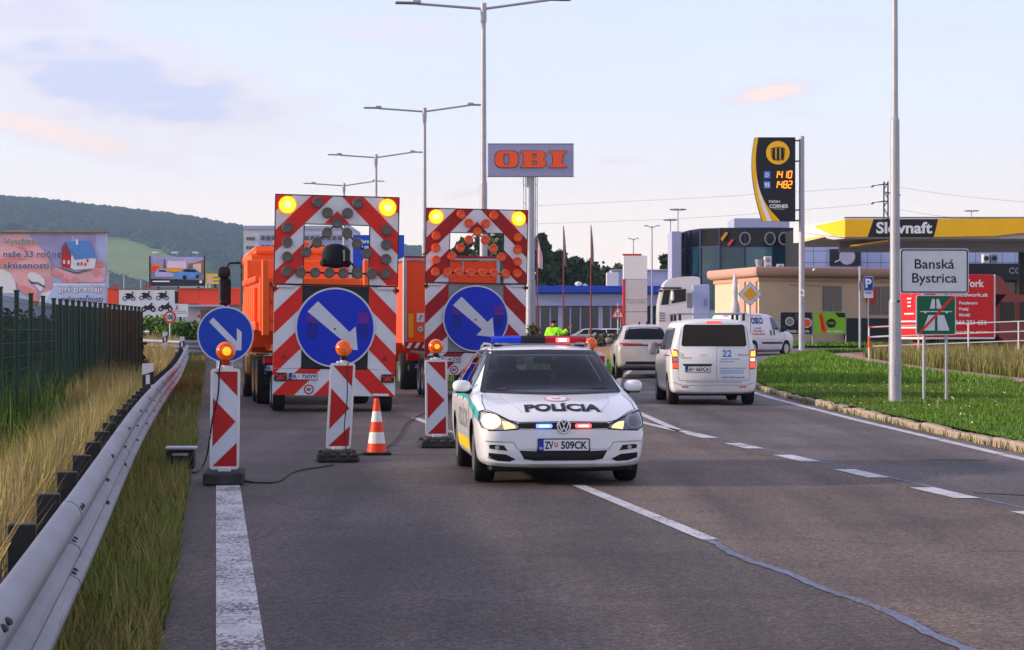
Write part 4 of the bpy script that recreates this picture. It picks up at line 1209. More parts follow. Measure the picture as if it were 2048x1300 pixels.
BIG_ARROW = [(-0.356, 0.518), (-0.56, 0.310), (0.15, -0.262), (0.02, -0.405), (0.455, -0.445), (0.405, 0.03), (0.285, -0.085)]
def arrow_board(label, loc, rz, red, lamp, back, plate, roll, lift=0.0):
 t = thing('arrow_board_trailer', label, 'trailer', loc, rz, 'arrow board trailers closing the lane')
 t.rotation_euler = (0, roll, rz)
 W, ZT, ZM, ZS, ZB, WI, ZW = 1.225, 4.32, 2.545, 0.867, 0.336, 0.667, 3.77
 P, f0, fw = 0.82, 4.41, 0.44
 def board(name, rects, y=0.0):
  for (x0, z0, x1, z1) in rects:
   mb = MB(); mb.plate([(x0, z0), (x1, z0), (x1, z1), (x0, z1)], y, y + 0.045, 'board_white')
   b = mb.build(name, t)
   for s in (-1, 1):
    a0, a1 = (x0, min(x1, 0.0)) if s < 0 else (max(x0, 0.0), x1)
    if a1 - a0 < 1e-3: continue
    for k in range(-8, 4):
     lo, hi = f0 + k * P, f0 + k * P + fw
     poly = [(a0, z0), (a1, z0), (a1, z1), (a0, z1)]
     poly = clip_half(poly, s, 1, -lo)
     if len(poly) > 2: poly = clip_half(poly, -s, -1, hi)
     if len(poly) > 2:
      st = MB(); st.plate(poly, y - 0.004, y - 0.0005, red); st.build('red_stripe', b)
 up = board('upper_board', [(-W, ZM + 0.02, -WI, ZW), (WI, ZM + 0.02, W, ZW), (-W, ZW + 0.002, W, ZT)])
 fr = MB()
 for (c, s) in (((0, 0.02, ZT + 0.012), (2 * W + 0.04, 0.05, 0.022)), ((-W - 0.011, 0.02, (ZT + ZM) / 2), (0.02, 0.05, ZT - ZM)), ((W + 0.011, 0.02, (ZT + ZM) / 2), (0.02, 0.05, ZT - ZM)),
     ((0, 0.0, ZM), (2 * W, 0.07, 0.03)), ((-WI + 0.011, 0.02, (ZW + ZM) / 2), (0.02, 0.05, ZW - ZM)), ((WI - 0.011, 0.02, (ZW + ZM) / 2), (0.02, 0.05, ZW - ZM)), ((0, 0.02, ZW - 0.012), (2 * WI, 0.05, 0.02))):
  fr.box(c, s, 'dark_steel', 0.004)
 fr.tube([(-0.71, 0.03, 3.10), (0, 0.03, 3.79), (0.71, 0.03, 3.10)], 0.022, 'dark_steel')
 fr.tube([(-1.0, 0.03, 2.79), (1.0, 0.03, 2.79)], 0.022, 'dark_steel')
 fr.build('board_frame', t)
 low = board('lower_board', [(-W, ZS + 0.004, -WI, ZM - 0.02), (WI, ZS + 0.004, W, ZM - 0.02)])
 strip = board('bumper_board', [(-W, ZB, W, ZS - 0.004)])
 mb = MB(); mb.box((0, 0.03, (ZS + ZM) / 2), (2 * WI, 0.02, ZM - ZS - 0.04), back); mb.build('back_panel', t)
 mb = MB()
 mb.plate(circle(0, 1.70, 0.80, 56), -0.05, -0.02, 'sign_grey_white')
 sg = mb.build('keep_right_sign', t)
 mb = MB(); mb.plate(circle(0, 1.70, 0.765, 56), -0.054, -0.0505, 'sign_blue_deep'); mb.build('blue_field', sg)
 mb = MB(); mb.plate([(x, 1.70 + z) for x, z in BIG_ARROW], -0.058, -0.0545, 'sign_grey_white')
 mb.plate(circle(-0.01, 1.67, 0.022, 10), -0.06, -0.0585, 'print_black')
 mb.build('arrow', sg)
 for x0 in (-0.56, 0.46):
  mb = MB()
  for r_ in range(12):
   for c_ in range(6):
    if x0 < 0 and r_ < 5 or x0 > 0 and r_ < 5:
     mk = 'board_maroon'
    else:
     mk = 'slov_black'
    x, z = x0 + c_ * 0.036, 1.98 - r_ * 0.045
    if x0 < 0 and z - 1.70 > -0.8056 * (x + 0.56) + 0.25: continue
    mb.plate([(x, z), (x + 0.024, z), (x + 0.024, z + 0.026), (x, z + 0.026)], -0.0565, -0.0545, mk)
  mb.build('led_grid', sg)
 for s in (-1, 1):
  disc_lamp(t, s * 1.0, 4.125, 0.178, 'lit')
 spots = [(0.40, 4.19), (0.20, 3.99), (0.20, 3.59), (0.40, 3.39), (0.605, 3.19), (0.99, 3.67), (0.99, 3.38), (0.99, 3.09), (0.99, 2.80), (0.14, 2.79), (0.425, 2.79), (0.71, 2.79)]
 for x, z in spots:
  for s in (-1, 1):
   disc_lamp(t, s * x, z, 0.108, lamp)
 disc_lamp(t, 0, 3.79, 0.108, lamp)
 for s in (-1, 1):
  mb = MB(); mb.box((s * 1.07, -0.03, 0.70), (0.26, 0.06, 0.165), 'black_plastic', 0.015)
  o = mb.build('tail_light', t)
  mb = MB()
  mb.plate([(s * 1.07 - 0.10, 0.64), (s * 1.07 + 0.10, 0.64), (s * 1.07, 0.77)], -0.066, -0.061, 'tail_red')
  mb.box((s * 1.07 - 0.09, -0.062, 0.735), (0.06, 0.006, 0.05), 'tail_red'); mb.box((s * 1.07 + 0.09, -0.062, 0.735), (0.06, 0.006, 0.05), 'tail_red')
  mb.build('reflector', o)
  mb = MB(); mb.plate([(s * 1.0 - 0.07, 1.05), (s * 1.0 + 0.07, 1.05), (s * 1.0, 1.17)], -0.009, -0.0045, 'board_maroon'); mb.build('triangle_reflector', t)
 number_plate(t, plate[0], plate[1], 'F', -0.62, -0.012, 0.71, w=0.54, h=0.115)
 mb = MB(); mb.plate(circle(-0.50, 0.455, 0.10, 24), -0.008, -0.0045, 'beacon_red'); mb.plate(circle(-0.50, 0.455, 0.072, 24), -0.010, -0.0085, 'board_white')
 mb.text('80', -0.50, 0.425, 0.065, -0.0112, 'print_black', 0.03); mb.build('speed_sticker', t)
 mb = MB(); mb.plate([(0.78, 0.345), (1.1, 0.345), (1.1, 0.39), (0.78, 0.39)], -0.0075, -0.0045, 'print_white'); mb.build('maker_label', t)
 mb = MB()
 mb.box((0, 1.6, 0.66), (2.0, 3.0, 0.22), 'dark_steel', 0.02); mb.box((0, 1.3, 1.1), (1.9, 1.9, 0.7), 'dark_steel', 0.03)
 mb.box((0, 4.2, 0.6), (0.16, 2.4, 0.14), 'dark_steel', 0.01)
 mb.build('chassis', t)
 for s in (-1, 1):
  wheel(t, (s * 1.08, 0.55, 0.35 - lift / 2), 0.345 + lift / 2, 0.24, s, 'galv', 0)
  wheel(t, (s * 1.08, 1.45, 0.35 - lift / 2), 0.345 + lift / 2, 0.24, s, 'galv', 0)
  mb = MB(); mb.tube([(s * 0.9, 0.08, 2.6), (s * 0.9, 1.4, 1.2)], 0.035, 'galv'); mb.build('hydraulic_strut', t)
  mb = MB(); mb.box((s * 1.0, -0.03, 2.50), (0.34, 0.02, 0.05), 'sign_grey_white', 0.006); mb.build('hinge_plate', t)
  mb = MB(); mb.box((s * 1.235, 0.02, 2.46), (0.07, 0.08, 0.07), 'dark_steel', 0.01); mb.build('latch', t)
 return t
tr1 = arrow_board('bright red and white arrow board trailer with unlit grey lamps and keep right sign', (sx(667, 44), 44.0, 0), 0.15, 'board_red', 'off', 'dark_facade', ('BL', '750YF'), R(1.1))
mb = MB()
blob(mb, (0.0, 0.25, 3.14), (0.56, 0.36, 0.5), 'navy_cloth', 0.85)
mb.box((0, 0.25, 3.0), (0.62, 0.3, 0.16), 'navy_cloth', 0.05)
mb.box((0.2, 0.10, 3.14), (0.16, 0.14, 0.32), 'slov_black', 0.05)
mb.build('lamp_cover', tr1)
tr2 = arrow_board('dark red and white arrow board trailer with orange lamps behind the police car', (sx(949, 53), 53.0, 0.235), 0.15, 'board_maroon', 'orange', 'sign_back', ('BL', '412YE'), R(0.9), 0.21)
# ------------------------------------------------------------------ tipper truck ahead of the first trailer
def tipper():
 t = thing('tipper_truck', 'orange tipper truck with ribbed body and beacon bar, standing ahead of the bright trailer', 'truck', (sx(518, 48.3) + 1.25, 48.3, 0), 0.175)
 mb = MB()
 W = 1.25
 z0, z1 = 1.62, 2.80
 mb.box((0, 0.05, (z0 + z1) / 2), (2 * W - 0.02, 0.10, z1 - z0), 'orange_paint', 0.02)
 mb.box((-W + 0.05, 2.6, (z0 + z1) / 2), (0.09, 5.0, z1 - z0 - 0.06), 'orange_paint', 0.015)
 mb.box((W - 0.05, 2.6, (z0 + z1) / 2), (0.09, 5.0, z1 - z0 - 0.06), 'orange_paint', 0.015)
 mb.box((0, 2.6, z0 + 0.06), (2 * W - 0.2, 5.0, 0.12), 'orange_deep', 0.02)
 mb.box((0, 5.1, 2.5), (2 * W, 0.12, 1.7), 'orange_paint', 0.03)
 body = mb.build('tipper_body', t)
 for k in range(6):
  r_ = MB(); r_.box((-W - 0.035, 0.75 + k * 0.78, (z0 + z1) / 2 - 0.05), (0.10, 0.16, z1 - z0 - 0.32), 'orange_paint', 0.025); r_.build('side_rib', body)
  r_ = MB(); r_.box((W + 0.035, 0.75 + k * 0.78, (z0 + z1) / 2 - 0.05), (0.10, 0.16, z1 - z0 - 0.32), 'orange_paint', 0.025); r_.build('side_rib', body)
 for s in (-1, 1):
  r_ = MB(); r_.box((s * (W + 0.02), 2.6, z1 - 0.03), (0.14, 5.05, 0.13), 'orange_paint', 0.02); r_.box((s * (W + 0.02), 2.6, z0 + 0.12), (0.14, 5.05, 0.2), 'orange_paint', 0.02); r_.build('side_rail', body)
  r_ = MB(); r_.box((s * (W - 0.14), -0.03, (z0 + z1) / 2 + 0.15), (0.16, 0.12, z1 - z0 + 0.5), 'orange_paint', 0.025); r_.build('corner_post', body)
 tg = MB(); tg.box((0, -0.02, 2.3), (2.0, 0.06, 0.10), 'orange_deep', 0.02); tg.box((0, -0.02, 1.9), (2.0, 0.06, 0.10), 'orange_deep', 0.02)
 tg.tube([(-1.0, -0.05, 2.7), (-0.72, -0.05, 1.95)], 0.02, 'dark_steel')
 tg.build('tailgate', body)
 mb = MB(); mb.box((0, 6.5, 2.35), (2.46, 2.1, 2.5), 'orange_paint', 0.14); mb.box((0, 6.3, 3.55), (2.2, 1.7, 0.30), 'orange_paint', 0.12)
 cab = mb.build('cab', t)
 mb = MB(); mb.box((0, 5.44, 2.75), (1.5, 0.02, 0.6), 'glass'); mb.build('rear_window', cab)
 for s in (-1, 1):
  mb = MB(); mb.plate([(6.55, 2.3), (7.4, 2.3), (7.3, 3.25), (6.55, 3.3)], -0.012, 0.004, 'glass', Matrix.Translation((s * 1.236, 0, 0)) @ Matrix.Rotation(R(90), 4, 'Z')); mb.build('door_window', cab)
  mb = MB(); mb.box((s * 1.24, 7.35, 2.55), (0.05, 0.25, 1.9), 'black_plastic', 0.02); mb.build('door_edge', cab)
 mb = MB(); mb.box((-0.1, 5.95, 3.80), (0.9, 0.25, 0.12), 'amber', 0.04); mb.build('beacon_bar', cab)
 for s in (-1, 1):
  mb = MB()
  mb.tube([(s * 1.2, 7.3, 3.35), (s * 1.55, 7.25, 3.33), (s * 1.66, 7.2, 3.1)], 0.03, 'black_plastic')
  mb.tube([(s * 1.2, 7.3, 1.95), (s * 1.5, 7.25, 2.05), (s * 1.66, 7.2, 2.3)], 0.03, 'black_plastic')
  mb.box((s * 1.66, 7.2, 2.62), (0.30, 0.12, 0.68), 'black_plastic', 0.05)
  o = mb.build('wing_mirror', t)
  mb = MB(); blob(mb, (s * 1.68, 7.2, 3.10), (0.32, 0.16, 0.30), 'black_plastic'); mb.build('wide_mirror', o)
  mb = MB(); mb.box((s * 1.66, 7.135, 2.66), (0.24, 0.012, 0.5), 'glass'); mb.build('mirror_glass', o)
 mb = MB(); mb.box((0, 3.4, 1.05), (1.0, 7.2, 0.45), 'dark_steel', 0.03); mb.box((0, 0.25, 0.75), (2.2, 0.12, 0.18), 'dark_steel', 0.02)
 mb.build('chassis', t)
 for s in (-1, 1):
  mb = MB(); mb.box((s * 0.95, 0.15, 0.98), (0.42, 0.08, 0.20), 'black_plastic', 0.02); o = mb.build('tail_light', t)
  mb = MB(); mb.box((s * 0.95, 0.10, 0.98), (0.36, 0.02, 0.14), 'tail_red', 0.01); mb.build('lens', o)
  mb = MB()
  mb.plate([(s * 0.8 - 0.28, 1.2), (s * 0.8 + 0.28, 1.2), (s * 0.8 + 0.28, 1.34), (s * 0.8 - 0.28, 1.34)], 0.10, 0.14, 'board_red')
  for k in range(3):
   x = s * 0.8 - 0.22 + k * 0.19
   mb.plate([(x, 1.2), (x + 0.08, 1.2), (x + 0.14, 1.34), (x + 0.06, 1.34)], 0.094, 0.099, 'prio_yellow')
  mb.build('marker_board', t)
  mb = MB(); mb.plate([(s * 0.98 - 0.27, 0.45), (s * 0.98 + 0.27, 0.45), (s * 0.98 + 0.27, 1.0), (s * 0.98 - 0.27, 1.0)], 0.32, 0.34, 'rubber'); mb.build('mud_flap', t)
 number_plate(t, 'BL', '318KT', 'F', -0.86, 0.08, 0.82)
 for yy in (1.0, 2.35):
  for s in (-1, 1):
   w = wheel(t, (s * 0.98, yy, 0.52), 0.52, 0.52, s, 'hub_tan', 0, 0.55)
   mb = MB(); mb.box((s * 1.14, yy, 1.12), (0.3, 0.9, 0.04), 'hub_tan', 0.015); mb.build('mudguard', t)
 for s in (-1, 1):
  wheel(t, (s * 1.08, 6.4, 0.52), 0.52, 0.32, s, 'hub_tan', 0, 0.55)
 mb = MB(); mb.box((-1.1, 4.3, 0.85), (0.4, 1.2, 0.5), 'hub_tan', 0.06); mb.build('fuel_tank', t)
 return t
tipper()
def box_truck():
 t = thing('box_truck', 'orange box truck with grey corner frames seen between the two trailers', 'truck', (sx(903, 58.5), 58.5, 0.04), 0.14)
 W = 1.27
 mb = MB(); mb.box((0, 3.0, 2.36), (2 * W - 0.06, 6.0, 2.2), 'orange_deep', 0.02); b = mb.build('box_body', t)
 mb = MB()
 for s in (-1, 1):
  mb.box((s * (W - 0.02), -0.01, 2.38), (0.10, 0.08, 2.34), 'galv', 0.015)
  mb.box((s * (W - 0.02), 3.0, 3.5), (0.09, 6.0, 0.09), 'galv', 0.015)
 mb.box((0, -0.012, 3.50), (2 * W, 0.07, 0.07), 'galv', 0.012)
 mb.box((0.3, -0.012, 3.35), (0.04, 0.03, 0.3), 'galv', 0.005)
 mb.build('corner_frame', b)
 mb = MB(); mb.box((0, -0.012, 3.56), (2 * W, 0.08, 0.05), 'board_maroon', 0.01); mb.build('top_rail', b)
 mb = MB(); mb.box((-0.1, 0.6, 3.66), (1.2, 0.5, 0.06), 'black_plastic', 0.02); mb.build('roof_hatch', b)
 mb = MB(); mb.box((0, -0.03, 1.20), (2 * W, 0.06, 0.20), 'board_maroon', 0.01)
 for k in range(12):
  x = -W + 0.06 + k * 0.205
  mb.plate([(x, 1.14), (x + 0.09, 1.14), (x + 0.17, 1.28), (x + 0.08, 1.28)], -0.066, -0.0605, 'board_white')
 mb.build('warning_strip', b)
 mb = MB(); mb.plate([(-0.93, 1.83), (-0.73, 1.83), (-0.73, 2.07), (-0.93, 2.07)], -0.016, 0.0, 'board_white'); mb.plate([(-0.88, 1.88), (-0.86, 1.87), (-0.78, 2.0), (-0.8, 2.03)], -0.018, -0.0165, 'print_black'); mb.build('notice', b)
 mb = MB(); mb.plate(circle(-0.83, 1.65, 0.085, 20), -0.016, 0.0, 'print_grey'); mb.plate(circle(-0.83, 1.65, 0.066, 20), -0.018, -0.0165, 'board_white'); mb.text('80', -0.83, 1.625, 0.055, -0.0195, 'print_black', 0.02); mb.build('speed_sticker', b)
 mb = MB(); mb.plate([(-1.15, 1.42), (-1.02, 1.42), (-1.02, 2.05), (-1.15, 2.05)], -0.016, 0.0, 'prio_yellow'); mb.build('reflector_strip', b)
 mb = MB(); mb.box((0, 3.2, 0.85), (1.0, 7.5, 0.4), 'dark_steel', 0.02); mb.box((0, 0.1, 0.62), (2.3, 0.1, 0.16), 'dark_steel', 0.02); mb.build('chassis', t)
 for s in (-1, 1):
  mb = MB(); mb.box((s * 1.0, 0.0, 0.90), (0.40, 0.08, 0.18), 'tail_red', 0.02); mb.build('tail_light', t)
  wheel(t, (s * 1.0, 1.6, 0.5), 0.5, 0.5, s, 'galv', 0, 0.55)
  wheel(t, (s * 1.05, 6.9, 0.5), 0.5, 0.3, s, 'galv', 0, 0.55)
 number_plate(t, 'BL', '602ZU', 'F', -0.72, -0.02, 0.66)
 mb = MB(); mb.box((0, 7.4, 1.9), (2.4, 2.0, 2.4), 'orange_deep', 0.12); mb.build('cab', t)
 return t
box_truck()
# ------------------------------------------------------------------ beacon posts, cone, signs on the road
def round_lamp(parent, x, z, r, lit):
 X = Matrix.Translation((x, 0, z)) @ Matrix.Rotation(R(90), 4, 'X')
 mb = MB()
 mb.lathe([(r * 0.9, -0.05), (r * 1.02, -0.03), (r * 1.02, 0.0)], 'black_plastic', 24, X)
 o = mb.build('warning_lamp', parent)
 m2 = MB()
 m2.lathe([(r, 0.0), (r * 0.99, 0.03), (r * 0.90, 0.055), (r * 0.70, 0.075), (r * 0.66, 0.070), (r * 0.45, 0.084), (r * 0.40, 0.079), (0, 0.09)], 'amber', 24, X)
 m2.build('lens', o)
 if lit:
  m3 = MB()
  m3.lathe([(r * 0.34 * lit, 0.086), (0, 0.098)], 'amber_core', 14, X @ Matrix.Translation((r * 0.12, 0.0, 0)))
  m3.build('glow', o)
 mb = MB()
 mb.box((x, -0.005, z - r - 0.02), (r * 0.9, 0.08, 0.05), 'black_plastic' if lit < 1.2 else 'beacon_red', 0.015)
 mb.cyl((x, 0, z - r - 0.13), (x, 0, z - r - 0.02), 0.022, 'frame_white')
 mb.build('lamp_bracket', parent)
def beacon(label, X, Y, lean, lit, lampdx=0.0, z=0.0, rz=0.1, base='worn_rubber'):
 t = thing('beacon_post', label, 'beacon', (X, Y, z + 0.012), rz, 'red and white beacon posts with lamps closing the lane')
 hw, z0, z1 = 0.155, 0.15, 1.215
 L = lambda z_: lean * z_
 Xm = Matrix(((1, 0, lean, 0), (0, 1, 0, 0), (0, 0, 1, 0), (0, 0, 0, 1)))
 mb = MB()
 o_, i_ = rrect(-hw, z0, hw, z1, 0.035, 4), rrect(-hw + 0.026, z0 + 0.03, hw - 0.026, z1 - 0.03, 0.012, 4)
 mb.ring(o_, i_, -0.03, 0.03, 'frame_white', Xm)
 mb.plate(i_, -0.022, 0.02, 'beacon_white', Xm)
 p = mb.build('panel', t)
 a, b, lo, hi = -hw + 0.028, hw - 0.028, z0 + 0.032, z1 - 0.032
 h = hi - lo
 st = MB()
 for poly in ([(a + 0.01, hi), (b, hi), (b, hi - 0.26)], [(a, hi - 0.28), (b - 0.015, hi - 0.53), (a, hi - 0.79)], [(a, lo), (b, lo), (b, lo + 0.25)]):
  st.plate(poly, -0.0245, -0.0222, 'beacon_red', Xm)
 st.build('arrow_marking', p)
 hm = MB(); hm.cyl((L(z1), 0, z1 - 0.01), (L(z1), 0, z1 + 0.06), 0.03, 'frame_white'); hm.box((L(z1), 0, z1 + 0.01), (0.16, 0.05, 0.03), 'frame_white', 0.01); hm.build('lamp_socket', t)
 round_lamp(t, L(1.40) + lampdx, 1.40, 0.104, lit)
 bs = MB()
 if base == 'plain':
  bs.box((0.0, 0.0, 0.065), (0.42, 0.72, 0.13), 'worn_rubber', 0.02)
 else:
  bs.box((0.0, 0.0, 0.04), (0.52, 0.80, 0.08), 'worn_rubber', 0.025)
  for k in range(4):
   bs.box((-0.19 + k * 0.127, -0.36, 0.085), (0.10, 0.09, 0.06), 'worn_rubber', 0.02)
   bs.box((-0.19 + k * 0.127, 0.36, 0.085), (0.10, 0.09, 0.06), 'worn_rubber', 0.02)
  bs.box((0, 0, 0.10), (0.36, 0.5, 0.08), 'worn_rubber', 0.02)
 bs.box((0, 0, 0.145), (0.14, 0.08, 0.06), 'frame_white', 0.01)
 bs.build('foot', t)
 return t
bx1, by1 = sx(446, 23.2), 23.3
beacon('nearest beacon post with a glowing lamp in front of the small blue sign', bx1, by1, 0.012, 1.3, 0.0, 0, 0.1, 'plain')
beacon('leaning beacon post with an unlit lamp beside the traffic cone', sx(670, 27), 27.4, 0.055, 0, 0.0)
beacon('upright beacon post with a glowing lamp next to the police car mirror', sx(872, 30.3), 30.7, -0.012, 1.0, 0.0)
beacon('beacon post with an orange lamp half hidden behind the police car roof', sx(1196, 38), 38.3, 0.0, 0, -0.11, 0.0)
SMALL_ARROW = [(-0.131, 0.184), (-0.175, 0.137), (0.062, -0.108), (0.062, -0.171), (0.171, -0.171), (0.175, 0.026), (0.1225, 0.07), (0.1225, -0.052)]
SMALL_ARROW = [(-0.131, 0.184), (-0.175, 0.137), (0.078, -0.122), (0.070, -0.171), (0.171, -0.171), (0.175, 0.026), (0.1225, 0.07), (0.1225, -0.075)]
def small_sign():
 t = thing('keep_right_sign', 'small round blue sign with white arrow behind the nearest beacon post', 'road sign', (sx(451, 23.8), 23.8, 0.012), 0.1)
 zc = 1.575
 mb = MB(); mb.plate(circle(0, zc, 0.303, 48), -0.02, 0.005, 'sign_grey_white'); p = mb.build('disc', t)
 mb = MB(); mb.plate(circle(0, zc, 0.288, 48), -0.0225, -0.0202, 'sign_blue'); mb.build('blue_field', p)
 mb = MB(); mb.plate([(x, z + zc) for x, z in SMALL_ARROW], -0.0250, -0.0227, 'sign_grey_white'); mb.build('arrow', p)
 mb = MB(); mb.cyl((-0.06, 0.05, 0.1), (-0.06, 0.05, 1.8), 0.02, 'galv_pole'); mb.cyl((0.06, 0.05, 0.1), (0.06, 0.05, 1.4), 0.02, 'galv_pole'); mb.build('post', t)
 mb = MB(); mb.box((0, 0.05, 0.06), (0.42, 0.4, 0.12), 'worn_rubber', 0.02); mb.build('foot', t)
small_sign()
def cone():
 t = thing('traffic_cone', 'orange and white striped traffic cone in front of the bright trailer', 'traffic cone', (sx(752, 28.6), 28.75, 0.012), 0.1)
 mb = MB(); mb.box((0, 0, 0.018), (0.37, 0.37, 0.036), 'rubber', 0.012); mb.build('base', t)
 r0, r1, h = 0.135, 0.033, 0.72
 rr = lambda z: r0 + (r1 - r0) * z / h
 z = 0.036
 mb = MB()
 for zt, mk in ((0.15, 'cone_orange'), (0.295, 'cone_white'), (0.43, 'cone_orange'), (0.565, 'cone_white'), (0.725, 'cone_orange')):
  mb.lathe([(rr(z), z), (rr(zt), zt)], mk, 28)
  z = zt
 mb.lathe([(0.032, 0.725), (0.026, 0.74), (0.02, 0.735), (0.018, 0.6)], 'cone_orange', 28)
 mb.build('body', t)
cone()
t = thing('battery_box', 'dark grey battery box with a pale lid in the verge grass by the nearest beacon', 'box', (sx(357, 25.0), 25.2, 0.05), 0.08)
mb = MB(); mb.box((0, 0, 0.11), (0.32, 0.30, 0.22), 'black_plastic', 0.02); mb.build('case', t)
mb = MB(); mb.box((0, 0, 0.235), (0.36, 0.34, 0.035), 'galv', 0.012); mb.box((0, -0.17, 0.17), (0.18, 0.01, 0.03), 'galv', 0.004); mb.build('lid', t)
def cable(label, pts, r=0.009):
 pts = chaikin(pts, 3)
 mb = MB(); mb.tube([(x, y, z) for x, y, z in pts], r, 'cable', 5)
 o = mb.build('cable', None)
 tag(o, label, 'cable', 'black supply cables of the beacon lamps')
def pg(px, py, z=0.022):
 d = FOC * (CAM_H - z) / (py - YHOR)
 return ((px - 1024) * d / FOC, d, z)
cable('black cable running from the battery box up to the nearest lamp', [pg(378, 945), pg(395, 945), pg(408, 930), (bx1 - 0.16, by1 - 0.06, 0.35), (bx1 - 0.12, by1 - 0.06, 0.7), (bx1 - 0.05, by1 - 0.06, 0.95), (bx1 - 0.05, by1 - 0.05, 1.2), (bx1 - 0.03, by1 - 0.03, 1.32)])
cable('black cable lying in curves between the nearest beacon and the leaning beacon', [pg(470, 945), pg(480, 960), pg(510, 966), pg(560, 965), pg(580, 945), pg(610, 938), pg(640, 934), pg(668, 929)])
cable('black cable lying across the asphalt behind the traffic cone', [pg(700, 912), pg(735, 906), pg(780, 893), pg(800, 870), pg(812, 845), pg(850, 825)])
cable('black cable running up the leaning beacon', [(sx(690, 27), 27.3, 0.1), (sx(683, 27), 27.3, 0.4), (sx(692, 27), 27.3, 0.8), (sx(690, 27), 27.3, 1.1), (sx(694, 27), 27.32, 1.32)], 0.007)
cable('black cable between the upright beacon and the police car wheel', [pg(893, 858), pg(905, 880), pg(915, 896), pg(935, 905)])
# ------------------------------------------------------------------ guardrails and delineators
def guardrail(label, path, x_side, sec=4.6, post=1.9, first_post=2.6, slots=True):
 """path: ground polyline [(x, y)], beam offset towards x_side of the path"""
 P = [Vector((x, y)) for x, y in path]
 cum = [0]
 for a, b in zip(P, P[1:]): cum.append(cum[-1] + (b - a).length)
 def pos(s):
  for i in range(len(P) - 1):
   if s <= cum[i + 1] or i == len(P) - 2:
    t = (s - cum[i]) / (cum[i + 1] - cum[i]); d = (P[i + 1] - P[i]).normalized()
    p = P[i].lerp(P[i + 1], t)
    return p, d
 t = thing('guardrail', label, 'guardrail', (P[0].x, P[0].y, 0))
 O = t.location
 prof = [(0.010, 0.764), (0.040, 0.760), (0.072, 0.738), (0.090, 0.700), (0.092, 0.672), (0.080, 0.640), (0.012, 0.606), (0.004, 0.594), (0.004, 0.578), (0.014, 0.566), (0.078, 0.532), (0.088, 0.508), (0.078, 0.476), (0.012, 0.444),
   (0.004, 0.432), (0.004, 0.416), (0.014, 0.404), (0.078, 0.366), (0.088, 0.342), (0.080, 0.312), (0.040, 0.272), (0.012, 0.252)]
 front = prof
 ring = front + [(n - 0.006, z) for n, z in front[::-1]]
 s, k = 0.0, 0
 L = cum[-1]
 while s < L - 0.5:
  e = min(s + sec + 0.05, L)
  mb = MB()
  V, m = [], len(ring)
  st = [s + (e - s) * i / 4 for i in range(5)]
  lap = 0.0 if k % 2 else 0.004
  for q in st:
   p, d = pos(q)
   n = Vector((d.y, -d.x)) * x_side
   g = gz(p.x, p.y)
   V += [(p.x + n.x * (a + lap) - O.x, p.y + n.y * (a + lap) - O.y, z + g + lap * 0.5) for a, z in ring]
  F_ = [(i * m + j, i * m + (j + 1) % m, (i + 1) * m + (j + 1) % m, (i + 1) * m + j) for i in range(4) for j in range(m)]
  F_ += [tuple(range(m))[::-1], tuple(4 * m + j for j in range(m))]
  mb.add(V, F_, 'rail_steel', True)
  r = mb.build('rail_beam', t, auto=38)
  if slots and s < 90:
   sl = MB()
   for ds in (0.10, 0.26):
    p, d = pos(s + ds)
    n = Vector((d.y, -d.x)) * x_side
    for zc, off in ((0.722, 0.084), (0.548, 0.050), (0.386, 0.050)):
     g = gz(p.x, p.y)
     X = Matrix.Translation((p.x + n.x * off - O.x, p.y + n.y * off - O.y, zc + g)) @ Matrix(((d.x, n.x, 0, 0), (d.y, n.y, 0, 0), (0, 0, 1, 0), (0, 0, 0, 1))) @ Matrix.Rotation(R(-35), 4, 'X')
     blob(sl, (0, 0, 0), (0.075, 0.034, 0.022), 'dark_steel', 1.0, 8, 4, X)
   sl.build('bolts', r)['kind'] = 'stuff'
  s += sec; k += 1
 q = first_post
 src = None
 while q < L:
  p, d = pos(q)
  n = Vector((d.y, -d.x)) * x_side
  if src is None:
   mb = MB(); mb.box((0, 0, 0.28), (0.13, 0.10, 0.90), 'dark_steel', 0.006); mb.box((0.10, 0, 0.50), (0.10, 0.06, 0.30), 'dark_steel', 0.006)
   src = mb.build('post', t); o = src
  else:
   o = src.copy(); COL.objects.link(o); o.parent = t
  c = p - n * 0.135
  o.location = (c.x - O.x, c.y - O.y, gz(c.x, c.y))
  o.rotation_euler = (0, 0, math.atan2(n.y, n.x))
  q += post
 return t
guardrail('long grey three-wave guardrail running beside the straw grass towards the trucks', chaikin([(-0.98, 2), (-1.765, 7.75), (-5.35, 32), (-11.4, 77)], 2), 1)
guardrail('short grey guardrail crossing beyond the fence end below the speed sign', [(sx(240, 84), 84.0), (sx(385, 82), 82.0), (sx(470, 86), 86)], 1, 4.3, 2.0, 1.0, False)
def delineator(label, X, Y, z, w=0.17, h=1.07, lean=0.0):
 t = thing('delineator_post', label, 'delineator', (X, Y, z), 0.1, 'white delineator posts with black bands')
 t.rotation_euler = (0, lean, 0.1)
 mb = MB(); mb.plate(rrect(-w / 2, 0, w / 2, h, 0.018, 3), -0.05, 0.05, 'frame_white'); p = mb.build('post', t)
 mb = MB(); mb.plate([(-w / 2 - 0.003, h - 0.42), (w / 2 + 0.003, h - 0.36), (w / 2 + 0.003, h - 0.14), (-w / 2 - 0.003, h - 0.20)], -0.053, 0.053, 'print_black'); b = mb.build('black_band', p)
 mb = MB(); mb.plate([(-0.035, h - 0.36), (0.035, h - 0.35), (0.035, h - 0.19), (-0.035, h - 0.20)], -0.058, -0.0535, 'board_white'); mb.build('reflector', p)
delineator('nearest white delineator post standing behind the long guardrail', sx(298, 38), 38, 0.0, 0.19, 1.07, -0.02)
delineator('white delineator post at the far end of the long guardrail', sx(364, 76), 76, gz(-11.2, 76) - 0.05, 0.17, 1.12)
